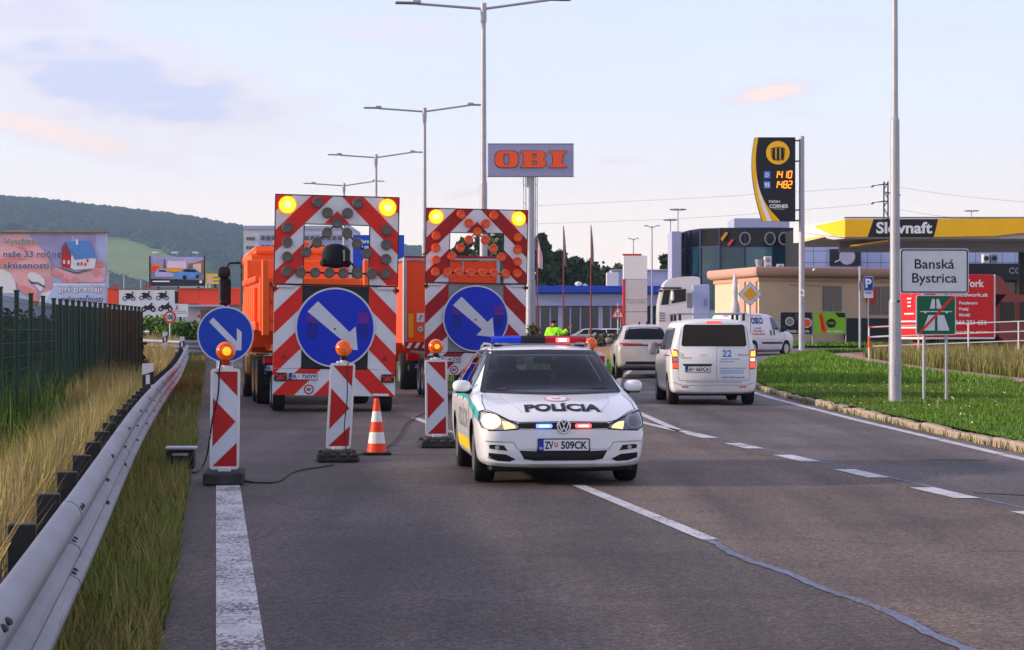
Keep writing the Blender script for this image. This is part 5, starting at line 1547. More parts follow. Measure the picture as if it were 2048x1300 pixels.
delineator('distant white delineator post on the short crossing guardrail', sx(330, 81), 81, gz(-12.8, 81) + 0.1, 0.17, 1.0)
# ------------------------------------------------------------------ green mesh fence
def mesh_fence():
 t = thing('mesh_fence', 'dark green wire mesh fence with square posts behind the straw grass', 'fence', (-7, 28, 0))
 O = t.location
 path = [Vector((-4.6, 13)), Vector((-7.1, 30.5)), Vector((-8.54, 41)), Vector((-9.4, 56))]
 H_ = 2.13
 mb = MB(); mb.box((0, 0, H_ / 2 + 0.04), (0.07, 0.07, H_ + 0.10), 'fence_green', 0.006)
 mb.box((0, 0, H_ + 0.10), (0.085, 0.085, 0.03), 'fence_green', 0.006)
 post = mb.build('post', t)
 first = True
 for a, b in zip(path, path[1:]):
  L = (b - a).length
  far = a.y > 35
  n = round(L / (0.85 if far else 2.5))
  d = (b - a).normalized(); ang = math.atan2(d.y, d.x)
  for i in range(n):
   p = a.lerp(b, i / n); bay = L / n
   if first: o = post; first = False
   else:
    o = post.copy(); COL.objects.link(o); o.parent = t
   o.location = (p.x - O.x, p.y - O.y, 0); o.rotation_euler = (0, 0, ang)
   m = MB()
   m.keep = True
   c, s_ = math.cos(ang), math.sin(ang)
   def wire(u0, z0, u1, z1, r):
    V = []
    for u, z in ((u0, z0), (u1, z1)):
     x, y = p.x + c * u - O.x, p.y + s_ * u - O.y
     if u0 == u1: V += [(x + c * r, y + s_ * r, z), (x - c * r, y - s_ * r + 0, z), (x + s_ * r, y - c * r, z)]
     else: V += [(x - s_ * r, y + c * r, z), (x + s_ * r, y - c * r, z + r), (x + s_ * r, y - c * r, z - r)]
    m.add(V, [(0, 1, 4, 3), (1, 2, 5, 4), (2, 0, 3, 5)], 'mesh_green')
   zs_ = np.arange(0.05, H_ + 0.001, 0.2)
   for z in zs_: wire(0, z, bay, z - 0.0, 0.004 if not far else 0.005)
   u = 0.05
   while u < bay:
    wire(u, 0.02, u, H_, 0.0036 if not far else 0.010); u += 0.075 if not far else 0.045
   w_ = m.build('wire_panel', t, auto=0); w_['kind'] = 'stuff'
 return t
mesh_fence()
# ------------------------------------------------------------------ vegetation
def leaf_cloud(n, centers, radii, size, pal, flatz=0.8, sub=0.55):
 """leaf-sized quads scattered in clumps; returns V, T, C"""
 centers = np.array(centers, float); radii = np.array(radii, float)
 vol = radii ** 2; pr = vol / vol.sum()
 ci = nrg.choice(len(centers), n, p=pr)
 d = nrg.normal(size=(n, 3)); d /= np.linalg.norm(d, axis=1)[:, None]
 rr = radii[ci] * (sub + (1 - sub) * nrg.random(n)) * nrg.uniform(0.85, 1.12, n)
 P = centers[ci] + d * rr[:, None] * np.array([1, 1, flatz])
 a = nrg.normal(size=(n, 3)); a = d * 0.6 + a * 0.6; a /= np.linalg.norm(a, axis=1)[:, None]
 t1 = np.cross(a, nrg.normal(size=(n, 3))); t1 /= np.linalg.norm(t1, axis=1)[:, None]
 t2 = np.cross(a, t1)
 s = (size[0] + (size[1] - size[0]) * nrg.random(n))[:, None]
 V = np.stack([P - t1 * s, P + t2 * s * 0.55, P + t1 * s, P - t2 * s * 0.55], 1).reshape(-1, 3)
 i = np.arange(n)[:, None] * 4
 T = np.concatenate([i + [0, 1, 2], i + [0, 2, 3]], 1).reshape(-1, 3)
 pal = np.array(pal)
 tone = nrg.random(len(centers))
 k = np.clip(((0.55 * tone[ci] + 0.45 * nrg.random(n)) * len(pal)).astype(int), 0, len(pal) - 1)
 C = np.repeat((pal[k] * nrg.uniform(0.8, 1.2, n)[:, None])[:, None, :], 4, 1).reshape(-1, 3)
 return V, T, C
TREE_PAL = [(0.022, 0.042, 0.014), (0.030, 0.056, 0.017), (0.042, 0.072, 0.022), (0.055, 0.085, 0.028), (0.018, 0.034, 0.014)]
PALE_PAL = [(0.06, 0.095, 0.03), (0.08, 0.11, 0.04), (0.05, 0.08, 0.03), (0.10, 0.12, 0.05)]
CONIFER = [(0.014, 0.028, 0.014), (0.020, 0.038, 0.018), (0.026, 0.044, 0.022)]
def tree(label, x, y, h, w, n=2600, pal=TREE_PAL, conifer=False, group='trees behind the blue banded building', name='tree', cat='tree', leaf=None):
 z0 = gz(x, y)
 t = thing(name, label, cat, (x, y, z0), 0, group)
 if conifer:
  cs, rs = [], []
  for k in range(16):
   f = k / 15
   r = w / 2 * (1 - f) ** 0.9 + 0.08 * w
   for q in range(max(1, int(5 * (1 - f)))):
    a = rnd.uniform(0, 6.28)
    cs.append((math.cos(a) * r * 0.55, math.sin(a) * r * 0.55, h * (0.12 + 0.86 * f))); rs.append(r * 0.55)
  V, T, C = leaf_cloud(n, cs, rs, leaf or (0.02 * h, 0.045 * h), pal, 0.6, 0.3)
 else:
  cs, rs = [], []
  for k in range(44):
   f = rnd.random()
   rad = w / 2 * math.sin(math.pi * (0.18 + 0.78 * f)) * 0.85
   a = rnd.uniform(0, 6.28)
   q = rnd.uniform(0.35, 1.0)
   cs.append((math.cos(a) * rad * q, math.sin(a) * rad * q, h * (0.16 + 0.76 * f))); rs.append(w * rnd.uniform(0.14, 0.25))
  V, T, C = leaf_cloud(n, cs, rs, leaf or (0.02 * h, 0.045 * h), pal, 0.8, 0.45)
 o = np_mesh('crown', V, T, 'leaf', C, t)
 mb = MB()
 mb.tube([(0, 0, -0.1), (0.02 * w, 0, h * 0.25), (0.0, 0.02 * w, h * 0.55), (0, 0, h * 0.9)], [h * 0.022, h * 0.018, h * 0.012, 0.02], 'bark', 7)
 if not conifer:
  for k in range(6):
   a = k * 1.05 + rnd.random()
   zb = h * rnd.uniform(0.28, 0.5)
   mb.tube([(0, 0, zb), (math.cos(a) * w * 0.18, math.sin(a) * w * 0.18, zb + h * 0.13), (math.cos(a) * w * 0.34, math.sin(a) * w * 0.34, zb + h * 0.24)], [h * 0.010, h * 0.007, 0.02], 'bark', 5)
 mb.build('trunk', t)
 return t
def bush(label, x, y, w, d, h, n, pal, z=None, leaf=(0.04, 0.09), group=None, name='bush', low=0.1):
 t = thing(name, label, 'bush', (x, y, gz(x, y) if z is None else z), 0, group)
 cs, rs = [], []
 for k in range(14):
  r = h * rnd.uniform(0.2, 0.34)
  cs.append((rnd.uniform(-0.5, 0.5) * max(0.1, w - r), rnd.uniform(-0.5, 0.5) * max(0.1, d - r), low * h + rnd.random() * (h - r - low * h))); rs.append(r)
 V, T, C = leaf_cloud(n, cs, rs, leaf, pal, 0.9, 0.2)
 np_mesh('foliage', V, T, 'leaf', C, t)
 mb = MB()
 for k in range(5):
  c = cs[k]
  mb.tube([(c[0] * 0.4, c[1] * 0.4, 0), (c[0] * 0.8, c[1] * 0.8, c[2] * 0.6), c], [0.03, 0.022, 0.01], 'bark', 5)
 mb.build('stems', t)
 return t
DARKBUSH = [(0.010, 0.020, 0.010), (0.014, 0.028, 0.012), (0.020, 0.036, 0.014), (0.008, 0.014, 0.008)]
for i, (x, y, w, h) in enumerate([(-9.4, 33, 2.6, 1.75), (-10.2, 39, 2.6, 1.95), (-10.1, 44, 2.4, 2.25), (-10.4, 48, 2.4, 2.3), (-10.5, 52, 2.4, 2.3), (-10.6, 56, 2.2, 2.2)]):
 bush(['low dark bush behind the mesh fence in front of the house billboard', 'dark bush behind the mesh fence near the billboard corner', 'dense dark bush pressed against the mesh fence under the billboard text',
   'dense dark bush behind the fence between two similar bushes', 'dense dark bush behind the fence close to its end', 'dark bush at the very end of the mesh fence'][i], x, y, w, 2.5, h, 5200, DARKBUSH, leaf=(0.05, 0.11), group='dark bushes behind the mesh fence')
o = blades('fence_reeds', 1500, strip_sampler(lambda y: fence_line(y) - 0.5, lambda y: fence_line(y) + 0.35, 24, 56), gz0, (0.5, 1.15), (0.006, 0.014), [(0.05, 0.10, 0.02), (0.08, 0.14, 0.03), (0.03, 0.06, 0.015)], 0.3)
tag(o, 'tall green weeds growing through the foot of the mesh fence', 'weeds')
for i, (px, d, w, h) in enumerate([(300, 96, 2.4, 1.7), (345, 97, 2.2, 1.5), (395, 97, 2.8, 1.8), (440, 98, 2.5, 1.6)]):
 bush(['green shrub below the motorcycle board, furthest from the truck', 'green shrub directly under the speed limit sign', 'green shrub half behind the round blue sign', 'green shrub beside the tipper cab mirror'][i],
   sx(px, d), d, w, 2, h, 1800, LAWN[1:4] + DARKBUSH[2:3], leaf=(0.06, 0.13), group='green shrubs beyond the short guardrail')
# ------------------------------------------------------------------ traffic in the exit lane
def van():
 t = thing('passenger_van', 'white passenger van with blue lettering and lit rear lamps in the exit lane', 'van', (4.33, 52.75, 0.012), math.pi + 0.012)
 K = [(0.00, 0.62, 0.56, 0.5, 0.42, 0.75, 0.85, 0.03), (0.08, 0.80, 0.76, 0.6, 0.26, 0.90, 1.0, 0.03), (0.45, 0.93, 0.88, 0.66, 0.22, 1.05, 1.13, 0.04), (0.95, 0.955, 0.91, 0.76, 0.22, 1.12, 1.24, 0.05),
   (1.65, 0.96, 0.925, 0.76, 0.22, 1.15, 1.76, 0.09), (2.15, 0.96, 0.925, 0.765, 0.22, 1.15, 1.875, 0.09), (3.2, 0.96, 0.925, 0.765, 0.22, 1.15, 1.90, 0.09), (4.6, 0.955, 0.92, 0.76, 0.24, 1.15, 1.89, 0.09),
   (4.84, 0.945, 0.91, 0.745, 0.26, 1.14, 1.865, 0.10), (4.90, 0.93, 0.89, 0.725, 0.28, 1.13, 1.84, 0.11), (4.925, 0.905, 0.865, 0.70, 0.30, 1.12, 1.81, 0.12)]
 V, F_ = body_loft(K, 3)
 wh = [(0.82, 0.93, 0.335), (-0.82, 0.93, 0.335), (0.82, 4.10, 0.335), (-0.82, 4.10, 0.335)]
 body, bvh = cut_body(V, F_, wh, 0.385, 'van_white', parent=t)
 S = Skin(bvh, t)
 S.patch('rear_window', 'B', [(-0.70, 1.325), (-0.67, 1.295), (0.67, 1.295), (0.70, 1.325), (0.655, 1.70), (0.62, 1.745), (-0.62, 1.745), (-0.655, 1.70)], 'glass', 0.010, 0.05)
 S.patch('windscreen', 'F', [(-0.72, 1.24), (0.72, 1.24), (0.66, 1.70), (-0.66, 1.70)], 'glass', 0.004)
 for sg in (-1, 1):
  sd = 'R' if sg > 0 else 'L'
  S.patch('front_side_window', sd, [(1.2, 1.2), (2.05, 1.2), (2.05, 1.70), (1.75, 1.70)], 'glass', 0.004)
  S.patch('sliding_door_window', sd, [(2.15, 1.2), (3.2, 1.2), (3.2, 1.70), (2.15, 1.70)], 'glass', 0.004)
  S.patch('rear_side_window', sd, [(3.3, 1.2), (4.45, 1.22), (4.4, 1.68), (3.3, 1.70)], 'glass', 0.004)
  S.line('door_gap', sd, [(2.1, 0.4), (2.1, 1.72)], 0.01); S.line('door_gap', sd, [(3.25, 0.5), (3.25, 1.72)], 0.01)
  S.line('door_rail', sd, [(3.3, 1.08), (4.6, 1.08)], 0.02)
  P = [(0.775, 0.79), (0.90, 0.80), (0.91, 1.20), (0.87, 1.235), (0.79, 1.20)]
  tl = S.patch('tail_light', 'B', [(sg * u, v) for u, v in P], 'tail_red', 0.012, 0.05, 0.03)
  S.patch('indicator', 'B', [(sg * u, v) for u, v in [(0.795, 1.07), (0.885, 1.07), (0.885, 1.18), (0.81, 1.18)]], 'tail_amber_on', 0.018, 0.05, 0.0, tl)
  S.patch('brake_lamp', 'B', [(sg * u, v) for u, v in [(0.79, 0.82), (0.89, 0.82), (0.89, 0.93), (0.79, 0.93)]], 'tail_on', 0.018, 0.05, 0.0, tl)
  S.patch('reversing_lamp', 'B', [(sg * u, v) for u, v in [(0.795, 0.965), (0.885, 0.965), (0.885, 1.03), (0.795, 1.03)]], 'lamp_on_warm' if sg < 0 else 'lens_clear', 0.018, 0.05, 0.0, tl)
  S.patch('bumper_reflector', 'B', [(sg * u, v) for u, v in [(0.55, 0.385), (0.70, 0.39), (0.70, 0.42), (0.55, 0.415)]], 'tail_red', 0.006)
  mb = MB(); blob(mb, (sg * 1.06, 1.55, 1.22), (0.24, 0.16, 0.30), 'print_grey', 0.7); mb.box((sg * 0.97, 1.56, 1.13), (0.16, 0.08, 0.07), 'black_plastic', 0.02); mb.build('wing_mirror', t)
 S.patch('high_brake_light', 'B', [(-0.17, 1.785), (0.17, 1.785), (0.15, 1.825), (-0.15, 1.825)], 'tail_on', 0.008)
 S.line('door_gap', 'B', [(-0.77, 0.60), (-0.74, 0.545), (0.74, 0.545), (0.77, 0.60)], 0.012, 'print_grey')
 S.line('door_gap', 'B', [(-0.06, 0.545), (-0.06, 1.285)], 0.009, 'print_grey')
 S.line('door_gap', 'B', [(0.78, 0.60), (0.76, 1.30), (0.70, 1.80)], 0.008, 'print_grey'); S.line('door_gap', 'B', [(-0.78, 0.60), (-0.76, 1.30), (-0.70, 1.80)], 0.008, 'print_grey')
 S.line('bumper_crease', 'B', [(-0.88, 0.50), (-0.7, 0.44), (0.7, 0.44), (0.88, 0.50)], 0.014, 'print_grey')
 S.line('window_seal', 'B', [(-0.70, 1.325), (-0.67, 1.295), (0.67, 1.295), (0.70, 1.325), (0.655, 1.70), (0.62, 1.745), (-0.62, 1.745), (-0.655, 1.70), (-0.70, 1.325)], 0.02, 'black_plastic', 0.011)
 S.line('rear_wiper', 'B', [(0.0, 1.31), (-0.42, 1.36)], 0.016, 'black_plastic', 0.016)
 S.patch('bumper_step', 'B', [(-0.62, 0.52), (0.62, 0.52), (0.60, 0.50), (-0.60, 0.50)], 'print_grey', 0.006)
 S.patch('plate_recess', 'B', [(0.05, 0.86), (0.66, 0.86), (0.68, 0.905), (0.03, 0.905)], 'black_plastic', 0.006)
 number_plate(t, 'AA', '663CA', 'B', 0.355, 4.945, 0.79)
 S.text('lettering', 'B', '22', -0.285, 1.06, 0.145, 'print_blue', 0.02)
 mb_lines = [(1.00, 0.42), (0.945, 0.30), (0.80, 0.55), (0.745, 0.50), (0.70, 0.52)]
 for z_, w_ in mb_lines:
  S.text('lettering', 'B', 'aaomnemrsenvasonr'[:int(w_ * 28)], -0.14 - w_ / 2, z_, 0.028, 'print_blue', 0.02, width=w_)
 S.text('lettering', 'B', 'www.skygroup.sk', -0.42, 0.595, 0.045, 'print_blue', 0.02, width=0.52)
 for (u, v, r1, r2) in [(0.72, 1.10, 0.075, 0.045)]:
  bd = S.patch('badge', 'B', circle(u, v, 0.085, 20, 0.05), 'chrome', 0.006, 0.05, 0.0)
  S.patch('badge_field', 'B', circle(u, v, 0.068, 20, 0.036), 'van_white', 0.009, 0.05, 0.0, bd)
  S.patch('badge_oval', 'B', circle(u, v, 0.022, 14, 0.034), 'chrome', 0.012, 0.05, 0.0, bd)
 bd = S.patch('badge', 'B', circle(0.20, 1.085, 0.14, 24, 0.055), 'chrome', 0.007, 0.05, 0.004)
 S.patch('badge_field', 'B', circle(0.20, 1.09, 0.118, 24, 0.038), 'van_white', 0.010, 0.05, 0.0, bd)
 S.text('lettering', 'B', 'TOYOTA', 0.60, 1.01, 0.04, 'print_grey', 0.02, width=0.24)
 S.text('lettering', 'B', 'PROACE', -0.66, 1.08, 0.04, 'print_grey', 0.02, width=0.26)
 for yy in (4.45, 3.2, 2.3):
  rk = MB()
  rk.box((0, yy, 2.00), (1.56, 0.07, 0.035), 'galv', 0.01)
  for sg in (-1, 1): rk.box((sg * 0.70, yy, 1.92), (0.06, 0.08, 0.15), 'black_plastic', 0.01)
  rk.build('roof_bar', t)
 for (x, y, z) in wh:
  s = 1 if x > 0 else -1
  wheel(t, (s * 0.83, y, 0.335), 0.335, 0.23, s, 'alloy', 5)
 mb = MB(); mb.box((0, 2.4, 0.27), (1.5, 4.2, 0.14), 'black_plastic', 0.03); mb.build('underbody', t)
van()
def hatch(name, label, loc, rz, paint, h=1.5, L=4.3, w=0.9, group=None, suv=False):
 t = thing(name, label, 'car', loc, rz, group)
 k = h / 1.5
 r = 0.33 if not suv else 0.37
 zb = 0.2 if not suv else 0.27
 f = L / 4.3
 K = [(0.00, 0.62, 0.56, 0.42, zb + 0.15, 0.60 * k, 0.67 * k, 0.02), (0.08, 0.78, 0.73, 0.5, zb + 0.03, 0.68 * k, 0.74 * k, 0.03), (0.35 * f, 0.87, 0.82, 0.56, zb, 0.80 * k, 0.85 * k, 0.03), (1.0 * f, w, 0.86, 0.65, zb, 0.92 * k, 0.97 * k, 0.04),
   (1.15 * f, w, 0.86, 0.72, zb, 0.94 * k, 1.02 * k, 0.05), (1.8 * f, w, 0.86, 0.65, zb, 0.97 * k, 1.40 * k, 0.08), (2.2 * f, w, 0.86, 0.63, zb, 0.98 * k, 1.48 * k, 0.06), (3.3 * f, w, 0.86, 0.62, zb, 1.0 * k, 1.48 * k, 0.06),
   (3.85 * f, 0.89, 0.84, 0.60, zb + 0.03, 1.0 * k, 1.42 * k, 0.07), (4.12 * f, 0.87, 0.81, 0.58, zb + 0.07, 0.99 * k, 1.22 * k, 0.08), (4.24 * f, 0.84, 0.78, 0.56, zb + 0.10, 0.94 * k, 1.04 * k, 0.05), (4.3 * f, 0.78, 0.72, 0.5, zb + 0.14, 0.86 * k, 0.93 * k, 0.04)]
 V, F_ = body_loft(K, 3)
 wh = [(0.78, 0.85 * f, r), (-0.78, 0.85 * f, r), (0.78, 3.45 * f, r), (-0.78, 3.45 * f, r)]
 body, bvh = cut_body(V, F_, wh, r + 0.045, paint, parent=t)
 S = Skin(bvh, t)
 S.patch('windscreen', 'F', [(-0.72, 0.99 * k), (0.72, 0.99 * k), (0.60, 1.37 * k), (-0.60, 1.37 * k)], 'glass')
 S.patch('rear_window', 'B', [(-0.66, 1.06 * k), (0.66, 1.06 * k), (0.60, 1.28 * k), (0.55, 1.39 * k), (-0.55, 1.39 * k), (-0.60, 1.28 * k)], 'glass')
 for sg in (-1, 1):
  sd = 'R' if sg > 0 else 'L'
  S.patch('side_window', sd, [(1.55 * f, 1.01 * k), (2.35 * f, 1.02 * k), (2.35 * f, 1.40 * k), (2.0 * f, 1.37 * k)], 'glass')
  S.patch('side_window', sd, [(2.42 * f, 1.02 * k), (3.3 * f, 1.03 * k), (3.85 * f, 1.08 * k), (3.5 * f, 1.33 * k), (3.1 * f, 1.40 * k), (2.42 * f, 1.405 * k)], 'glass')
  S.line('door_gap', sd, [(2.38 * f, 0.4 * k), (2.38 * f, 1.0 * k)], 0.01)
  S.patch('headlight', 'F', [(sg * u, v * k) for u, v in [(0.48, 0.58), (0.80, 0.62), (0.80, 0.72), (0.52, 0.66)]], 'lens_clear', 0.008)
  S.patch('tail_light', 'B', [(sg * u, v * k) for u, v in ([(0.10, 0.92), (0.79, 0.92), (0.79, 0.965), (0.10, 0.95)] if suv else [(0.58, 0.76), (0.80, 0.78), (0.80, 0.95), (0.60, 0.93)])], 'tail_red', 0.010)
  mb = MB(); blob(mb, (sg * 1.0, 1.45 * f, 1.04 * k), (0.22, 0.14, 0.16), 'print_grey' if suv else paint, 0.75); mb.box((sg * 0.92, 1.47 * f, 0.99 * k), (0.14, 0.06, 0.05), 'black_plastic', 0.015); mb.build('wing_mirror', t)
  wheel(t, (sg * 0.775, 0.85 * f, r), r, 0.22, sg, 'alloy', 5); wheel(t, (sg * 0.775, 3.45 * f, r), r, 0.22, sg, 'alloy', 5)
 S.patch('lower_bumper', 'B', [(-0.66, zb + 0.13), (0.66, zb + 0.13), (0.60, zb + 0.26), (-0.60, zb + 0.26)], 'black_plastic', 0.006)
 mb = MB(); mb.box((0, 2.1 * f, zb + 0.02), (1.45, 3.6 * f, 0.1), 'black_plastic', 0.02); mb.build('underbody', t)
 return t, S
c = hatch('suv', 'pearl coloured sport utility car with a slim red lamp bar, ahead of the white van', (sx(1290, 69) + 0.0, 73.6, gz(4.2, 70) + 0.012), math.pi + 0.0, 'suv_pearl', 1.72, 4.75, 0.95, None, True)
number_plate(c[0], 'AA', '204TB', 'B', 0.02, 4.70, 0.78)
c[1].patch('rear_lamp_bar', 'B', [(-0.70, 1.02), (0.70, 1.02), (0.70, 1.06), (-0.70, 1.06)], 'black_plastic', 0.007)
mb = MB()
for yy, xx in ((3.6, 0.12), (3.6, -0.12)):
 mb.box((xx, yy, 1.74), (0.05, 0.14, 0.09), 'black_plastic', 0.02)
mb.build('roof_fin', c[0])
hatch('hatchback_car', 'white hatchback standing sideways behind the officer in yellow', (sx(920, 96), 96.5, gz(-1, 96) + 0.01), math.pi / 2 + math.pi + 0.0 if False else -math.pi / 2 + math.pi, 'van_white', 1.52)
def panel_van():
 ang = R(37)
 d = 92.3
 rc = Vector((sx(1488, d), d, gz(9.9, 92)))
 fwd = Vector((math.sin(ang), math.cos(ang), 0)); right = Vector((math.cos(ang), -math.sin(ang), 0))
 L = 4.39
 org = rc - right * 0.89 + fwd * L
 t = thing('panel_van', 'small white delivery van with dark blue lettering turning right at the junction', 'van', org, math.pi - ang)
 K = [(0.00, 0.60, 0.55, 0.45, 0.36, 0.70, 0.80, 0.03), (0.10, 0.80, 0.76, 0.55, 0.24, 0.85, 0.95, 0.03), (0.45, 0.88, 0.84, 0.60, 0.2, 1.0, 1.07, 0.04), (0.85, 0.90, 0.86, 0.68, 0.2, 1.06, 1.15, 0.05), (1.55, 0.905, 0.87, 0.70, 0.2, 1.08, 1.70, 0.09),
   (2.0, 0.905, 0.87, 0.71, 0.2, 1.08, 1.82, 0.09), (3.2, 0.905, 0.87, 0.71, 0.22, 1.08, 1.85, 0.09), (4.15, 0.90, 0.865, 0.70, 0.24, 1.08, 1.83, 0.10), (4.34, 0.885, 0.85, 0.68, 0.27, 1.07, 1.80, 0.11), (4.39, 0.85, 0.815, 0.64, 0.31, 1.05, 1.74, 0.13)]
 V, F_ = body_loft(K, 3)
 wh = [(0.78, 0.85, 0.31), (-0.78, 0.85, 0.31), (0.78, 3.6, 0.31), (-0.78, 3.6, 0.31)]
 body, bvh = cut_body(V, F_, wh, 0.37, 'van_white', parent=t)
 S = Skin(bvh, t)
 for sd in ('L', 'R'):
  S.patch('front_side_window', sd, [(1.15, 1.12), (2.0, 1.12), (2.0, 1.66), (1.62, 1.64)], 'glass_blue', 0.004)
  S.line('door_gap', sd, [(2.06, 0.35), (2.06, 1.7)], 0.012, 'print_grey'); S.line('door_gap', sd, [(1.05, 0.45), (1.02, 1.1)], 0.012, 'print_grey')
  S.patch('rub_strip', sd, [(1.2, 0.52), (2.9, 0.52), (2.9, 0.60), (1.2, 0.60)], 'black_plastic', 0.012)
  S.patch('door_handle', sd, [(2.12, 0.88), (2.22, 0.88), (2.22, 1.10), (2.12, 1.10)], 'black_plastic', 0.012)
  S.patch('door_handle', sd, [(1.85, 0.88), (1.95, 0.88), (1.95, 1.10), (1.85, 1.10)], 'black_plastic', 0.012)
 S.text('lettering', 'L', 'OSKO', 3.15, 1.38, 0.25, 'print_navy', 0.05, width=0.98, slant=0.1)
 S.text('lettering', 'L', 'lakovanie', 3.2, 1.70, 0.05, 'print_red', 0.02, width=1.1)
 for z_, w_, mk, s_ in ((1.16, 0.6, 'print_grey', 'montáž'), (1.03, 0.9, 'print_red', 'ŽALÚZIE A'), (0.90, 1.1, 'print_red', 'ZASKLENIA')):
  S.text('lettering', 'L', s_, 3.3 - 0.1, z_, 0.075, mk, 0.03, width=w_)
 S.patch('windscreen', 'F', [(-0.66, 1.15), (0.66, 1.15), (0.6, 1.62), (-0.6, 1.62)], 'glass', 0.004)
 S.patch('high_brake_light', 'B', [(-0.14, 1.68), (0.14, 1.68), (0.14, 1.72), (-0.14, 1.72)], 'tail_red', 0.008)
 for sg in (-1, 1):
  S.patch('tail_light', 'B', [(sg * u, v) for u, v in [(0.70, 0.75), (0.84, 0.76), (0.84, 1.2), (0.74, 1.2)]], 'tail_red', 0.010)
  mb = MB(); blob(mb, (sg * 1.0, 1.35, 1.15), (0.2, 0.14, 0.26), 'black_plastic', 0.7); mb.box((sg * 0.92, 1.37, 1.06), (0.16, 0.06, 0.06), 'black_plastic', 0.015); mb.build('wing_mirror', t)
  for yy in (0.85, 3.6): wheel(t, (sg * 0.79, yy, 0.31), 0.31, 0.2, sg, 'alloy', 6)
 S.line('door_gap', 'B', [(0, 0.4), (0, 1.7)], 0.012, 'print_grey')
 mb = MB(); mb.box((0, 2.1, 0.24), (1.45, 3.8, 0.12), 'black_plastic', 0.02); mb.build('underbody', t)
panel_van()
# ------------------------------------------------------------------ the officer
def officer():
 d = 86.0
 s = FOC / d
 x = sx(1107, d)
 zg = zz(640, d) - 1.80
 zg = min(zg, gz(x, d) + 0.05)
 t = thing('person', 'police officer in a bright yellow jacket and dark cap pointing with one arm', 'person', (x, d, zg), 0.0)
 def skin(name, pts, edges, rad, matkey, root=0, lev=1):
  me = bpy.data.meshes.new(name)
  me.from_pydata(pts, edges, [])
  o = bpy.data.objects.new(name, me); COL.objects.link(o)
  md = o.modifiers.new('s', 'SKIN'); md.use_smooth_shade = True
  sv = me.skin_vertices[0].data
  for i, r_ in enumerate(rad):
   sv[i].radius = r_ if isinstance(r_, tuple) else (r_, r_)
   sv[i].use_root = (i == root)
  sb = o.modifiers.new('u', 'SUBSURF'); sb.levels = sb.render_levels = lev
  dg = bpy.context.evaluated_depsgraph_get()
  nm = bpy.data.meshes.new_from_object(o.evaluated_get(dg))
  o.modifiers.clear(); o.data = nm
  bpy.data.meshes.remove(me)
  nm.name = name
  nm.materials.clear(); nm.materials.append(M[matkey])
  o.parent = t
  return o
 pts = [(0, 0, 0.95), (0, 0, 1.15), (0, 0, 1.38), (0, -0.01, 1.50), (0, -0.02, 1.60), (0, -0.03, 1.70),
   (-0.10, 0, 0.88), (-0.11, 0, 0.48), (-0.12, 0.02, 0.09), (-0.13, -0.12, 0.04),
   (0.10, 0, 0.88), (0.11, 0, 0.48), (0.12, 0.02, 0.09), (0.13, -0.12, 0.04),
   (-0.19, 0, 1.43), (-0.27, 0.02, 1.16), (-0.15, -0.16, 1.03), (-0.10, -0.22, 1.05),
   (0.19, 0, 1.43), (0.37, -0.04, 1.27), (0.57, -0.10, 1.46), (0.64, -0.12, 1.52)]
 ed = [(0, 1), (1, 2), (2, 3), (3, 4), (4, 5), (0, 6), (6, 7), (7, 8), (8, 9), (0, 10), (10, 11), (11, 12), (12, 13), (2, 14), (14, 15), (15, 16), (16, 17), (2, 18), (18, 19), (19, 20), (20, 21)]
 rad = [(0.16, 0.12), (0.15, 0.11), (0.17, 0.12), 0.06, 0.085, 0.085, 0.095, 0.07, 0.05, 0.045, 0.095, 0.07, 0.05, 0.045, 0.075, 0.055, 0.042, 0.04, 0.075, 0.055, 0.042, 0.04]
 body = skin('body', pts, ed, rad, 'navy_cloth')
 body.data.materials.append(M['skin'])
 for p in body.data.polygons:
  c = p.center
  if c.z > 1.50 or (c.x > 0.585) or (c.x > -0.13 and c.x < -0.06 and c.y < -0.19): p.material_index = 1
 jp = [(0, 0, 0.86), (0, 0, 1.0), (0, 0, 1.15), (0, 0, 1.36), (0, 0, 1.475), (-0.20, 0, 1.42), (-0.28, 0.02, 1.16), (-0.17, -0.14, 1.04), (0.20, 0, 1.42), (0.37, -0.04, 1.27), (0.55, -0.095, 1.44)]
 je = [(0, 1), (1, 2), (2, 3), (3, 4), (3, 5), (5, 6), (6, 7), (3, 8), (8, 9), (9, 10)]
 jr = [(0.225, 0.165), (0.235, 0.165), (0.235, 0.16), (0.225, 0.15), 0.09, 0.115, 0.10, 0.075, 0.115, 0.105, 0.08]
 j = skin('jacket', jp, je, jr, 'hivis', 1)
 mb = MB()
 mb.lathe([(0.207, 0), (0.212, 0.025), (0.207, 0.05)], 'sign_grey_white', 24, Matrix.Translation((0, 0, 0.97)) @ Matrix.Diagonal((1.02, 0.78, 1, 1)))
 mb.lathe([(0.205, 0), (0.209, 0.025), (0.205, 0.05)], 'sign_grey_white', 24, Matrix.Translation((0, 0, 1.17)) @ Matrix.Diagonal((1.02, 0.78, 1, 1)))
 mb.box((0.10, -0.165, 1.25), (0.06, 0.03, 0.10), 'black_plastic', 0.01)
 mb.build('reflective_bands', t)
 mb = MB()
 blob(mb, (0, -0.115, 1.635), (0.035, 0.05, 0.05), 'skin', 1.0, 8, 6)
 for s_ in (-1, 1): blob(mb, (s_ * 0.085, -0.02, 1.64), (0.03, 0.045, 0.06), 'skin', 1.0, 8, 6)
 mb.build('nose_and_ears', t)
 mb = MB()
 for s_ in (-1, 1): blob(mb, (s_ * 0.033, -0.108, 1.665), (0.022, 0.012, 0.012), 'hair_dark', 1.0, 8, 6)
 mb.box((0, -0.109, 1.59), (0.05, 0.008, 0.01), 'print_pink', 0.003)
 mb.build('eyes_and_mouth', t)
 mb = MB()
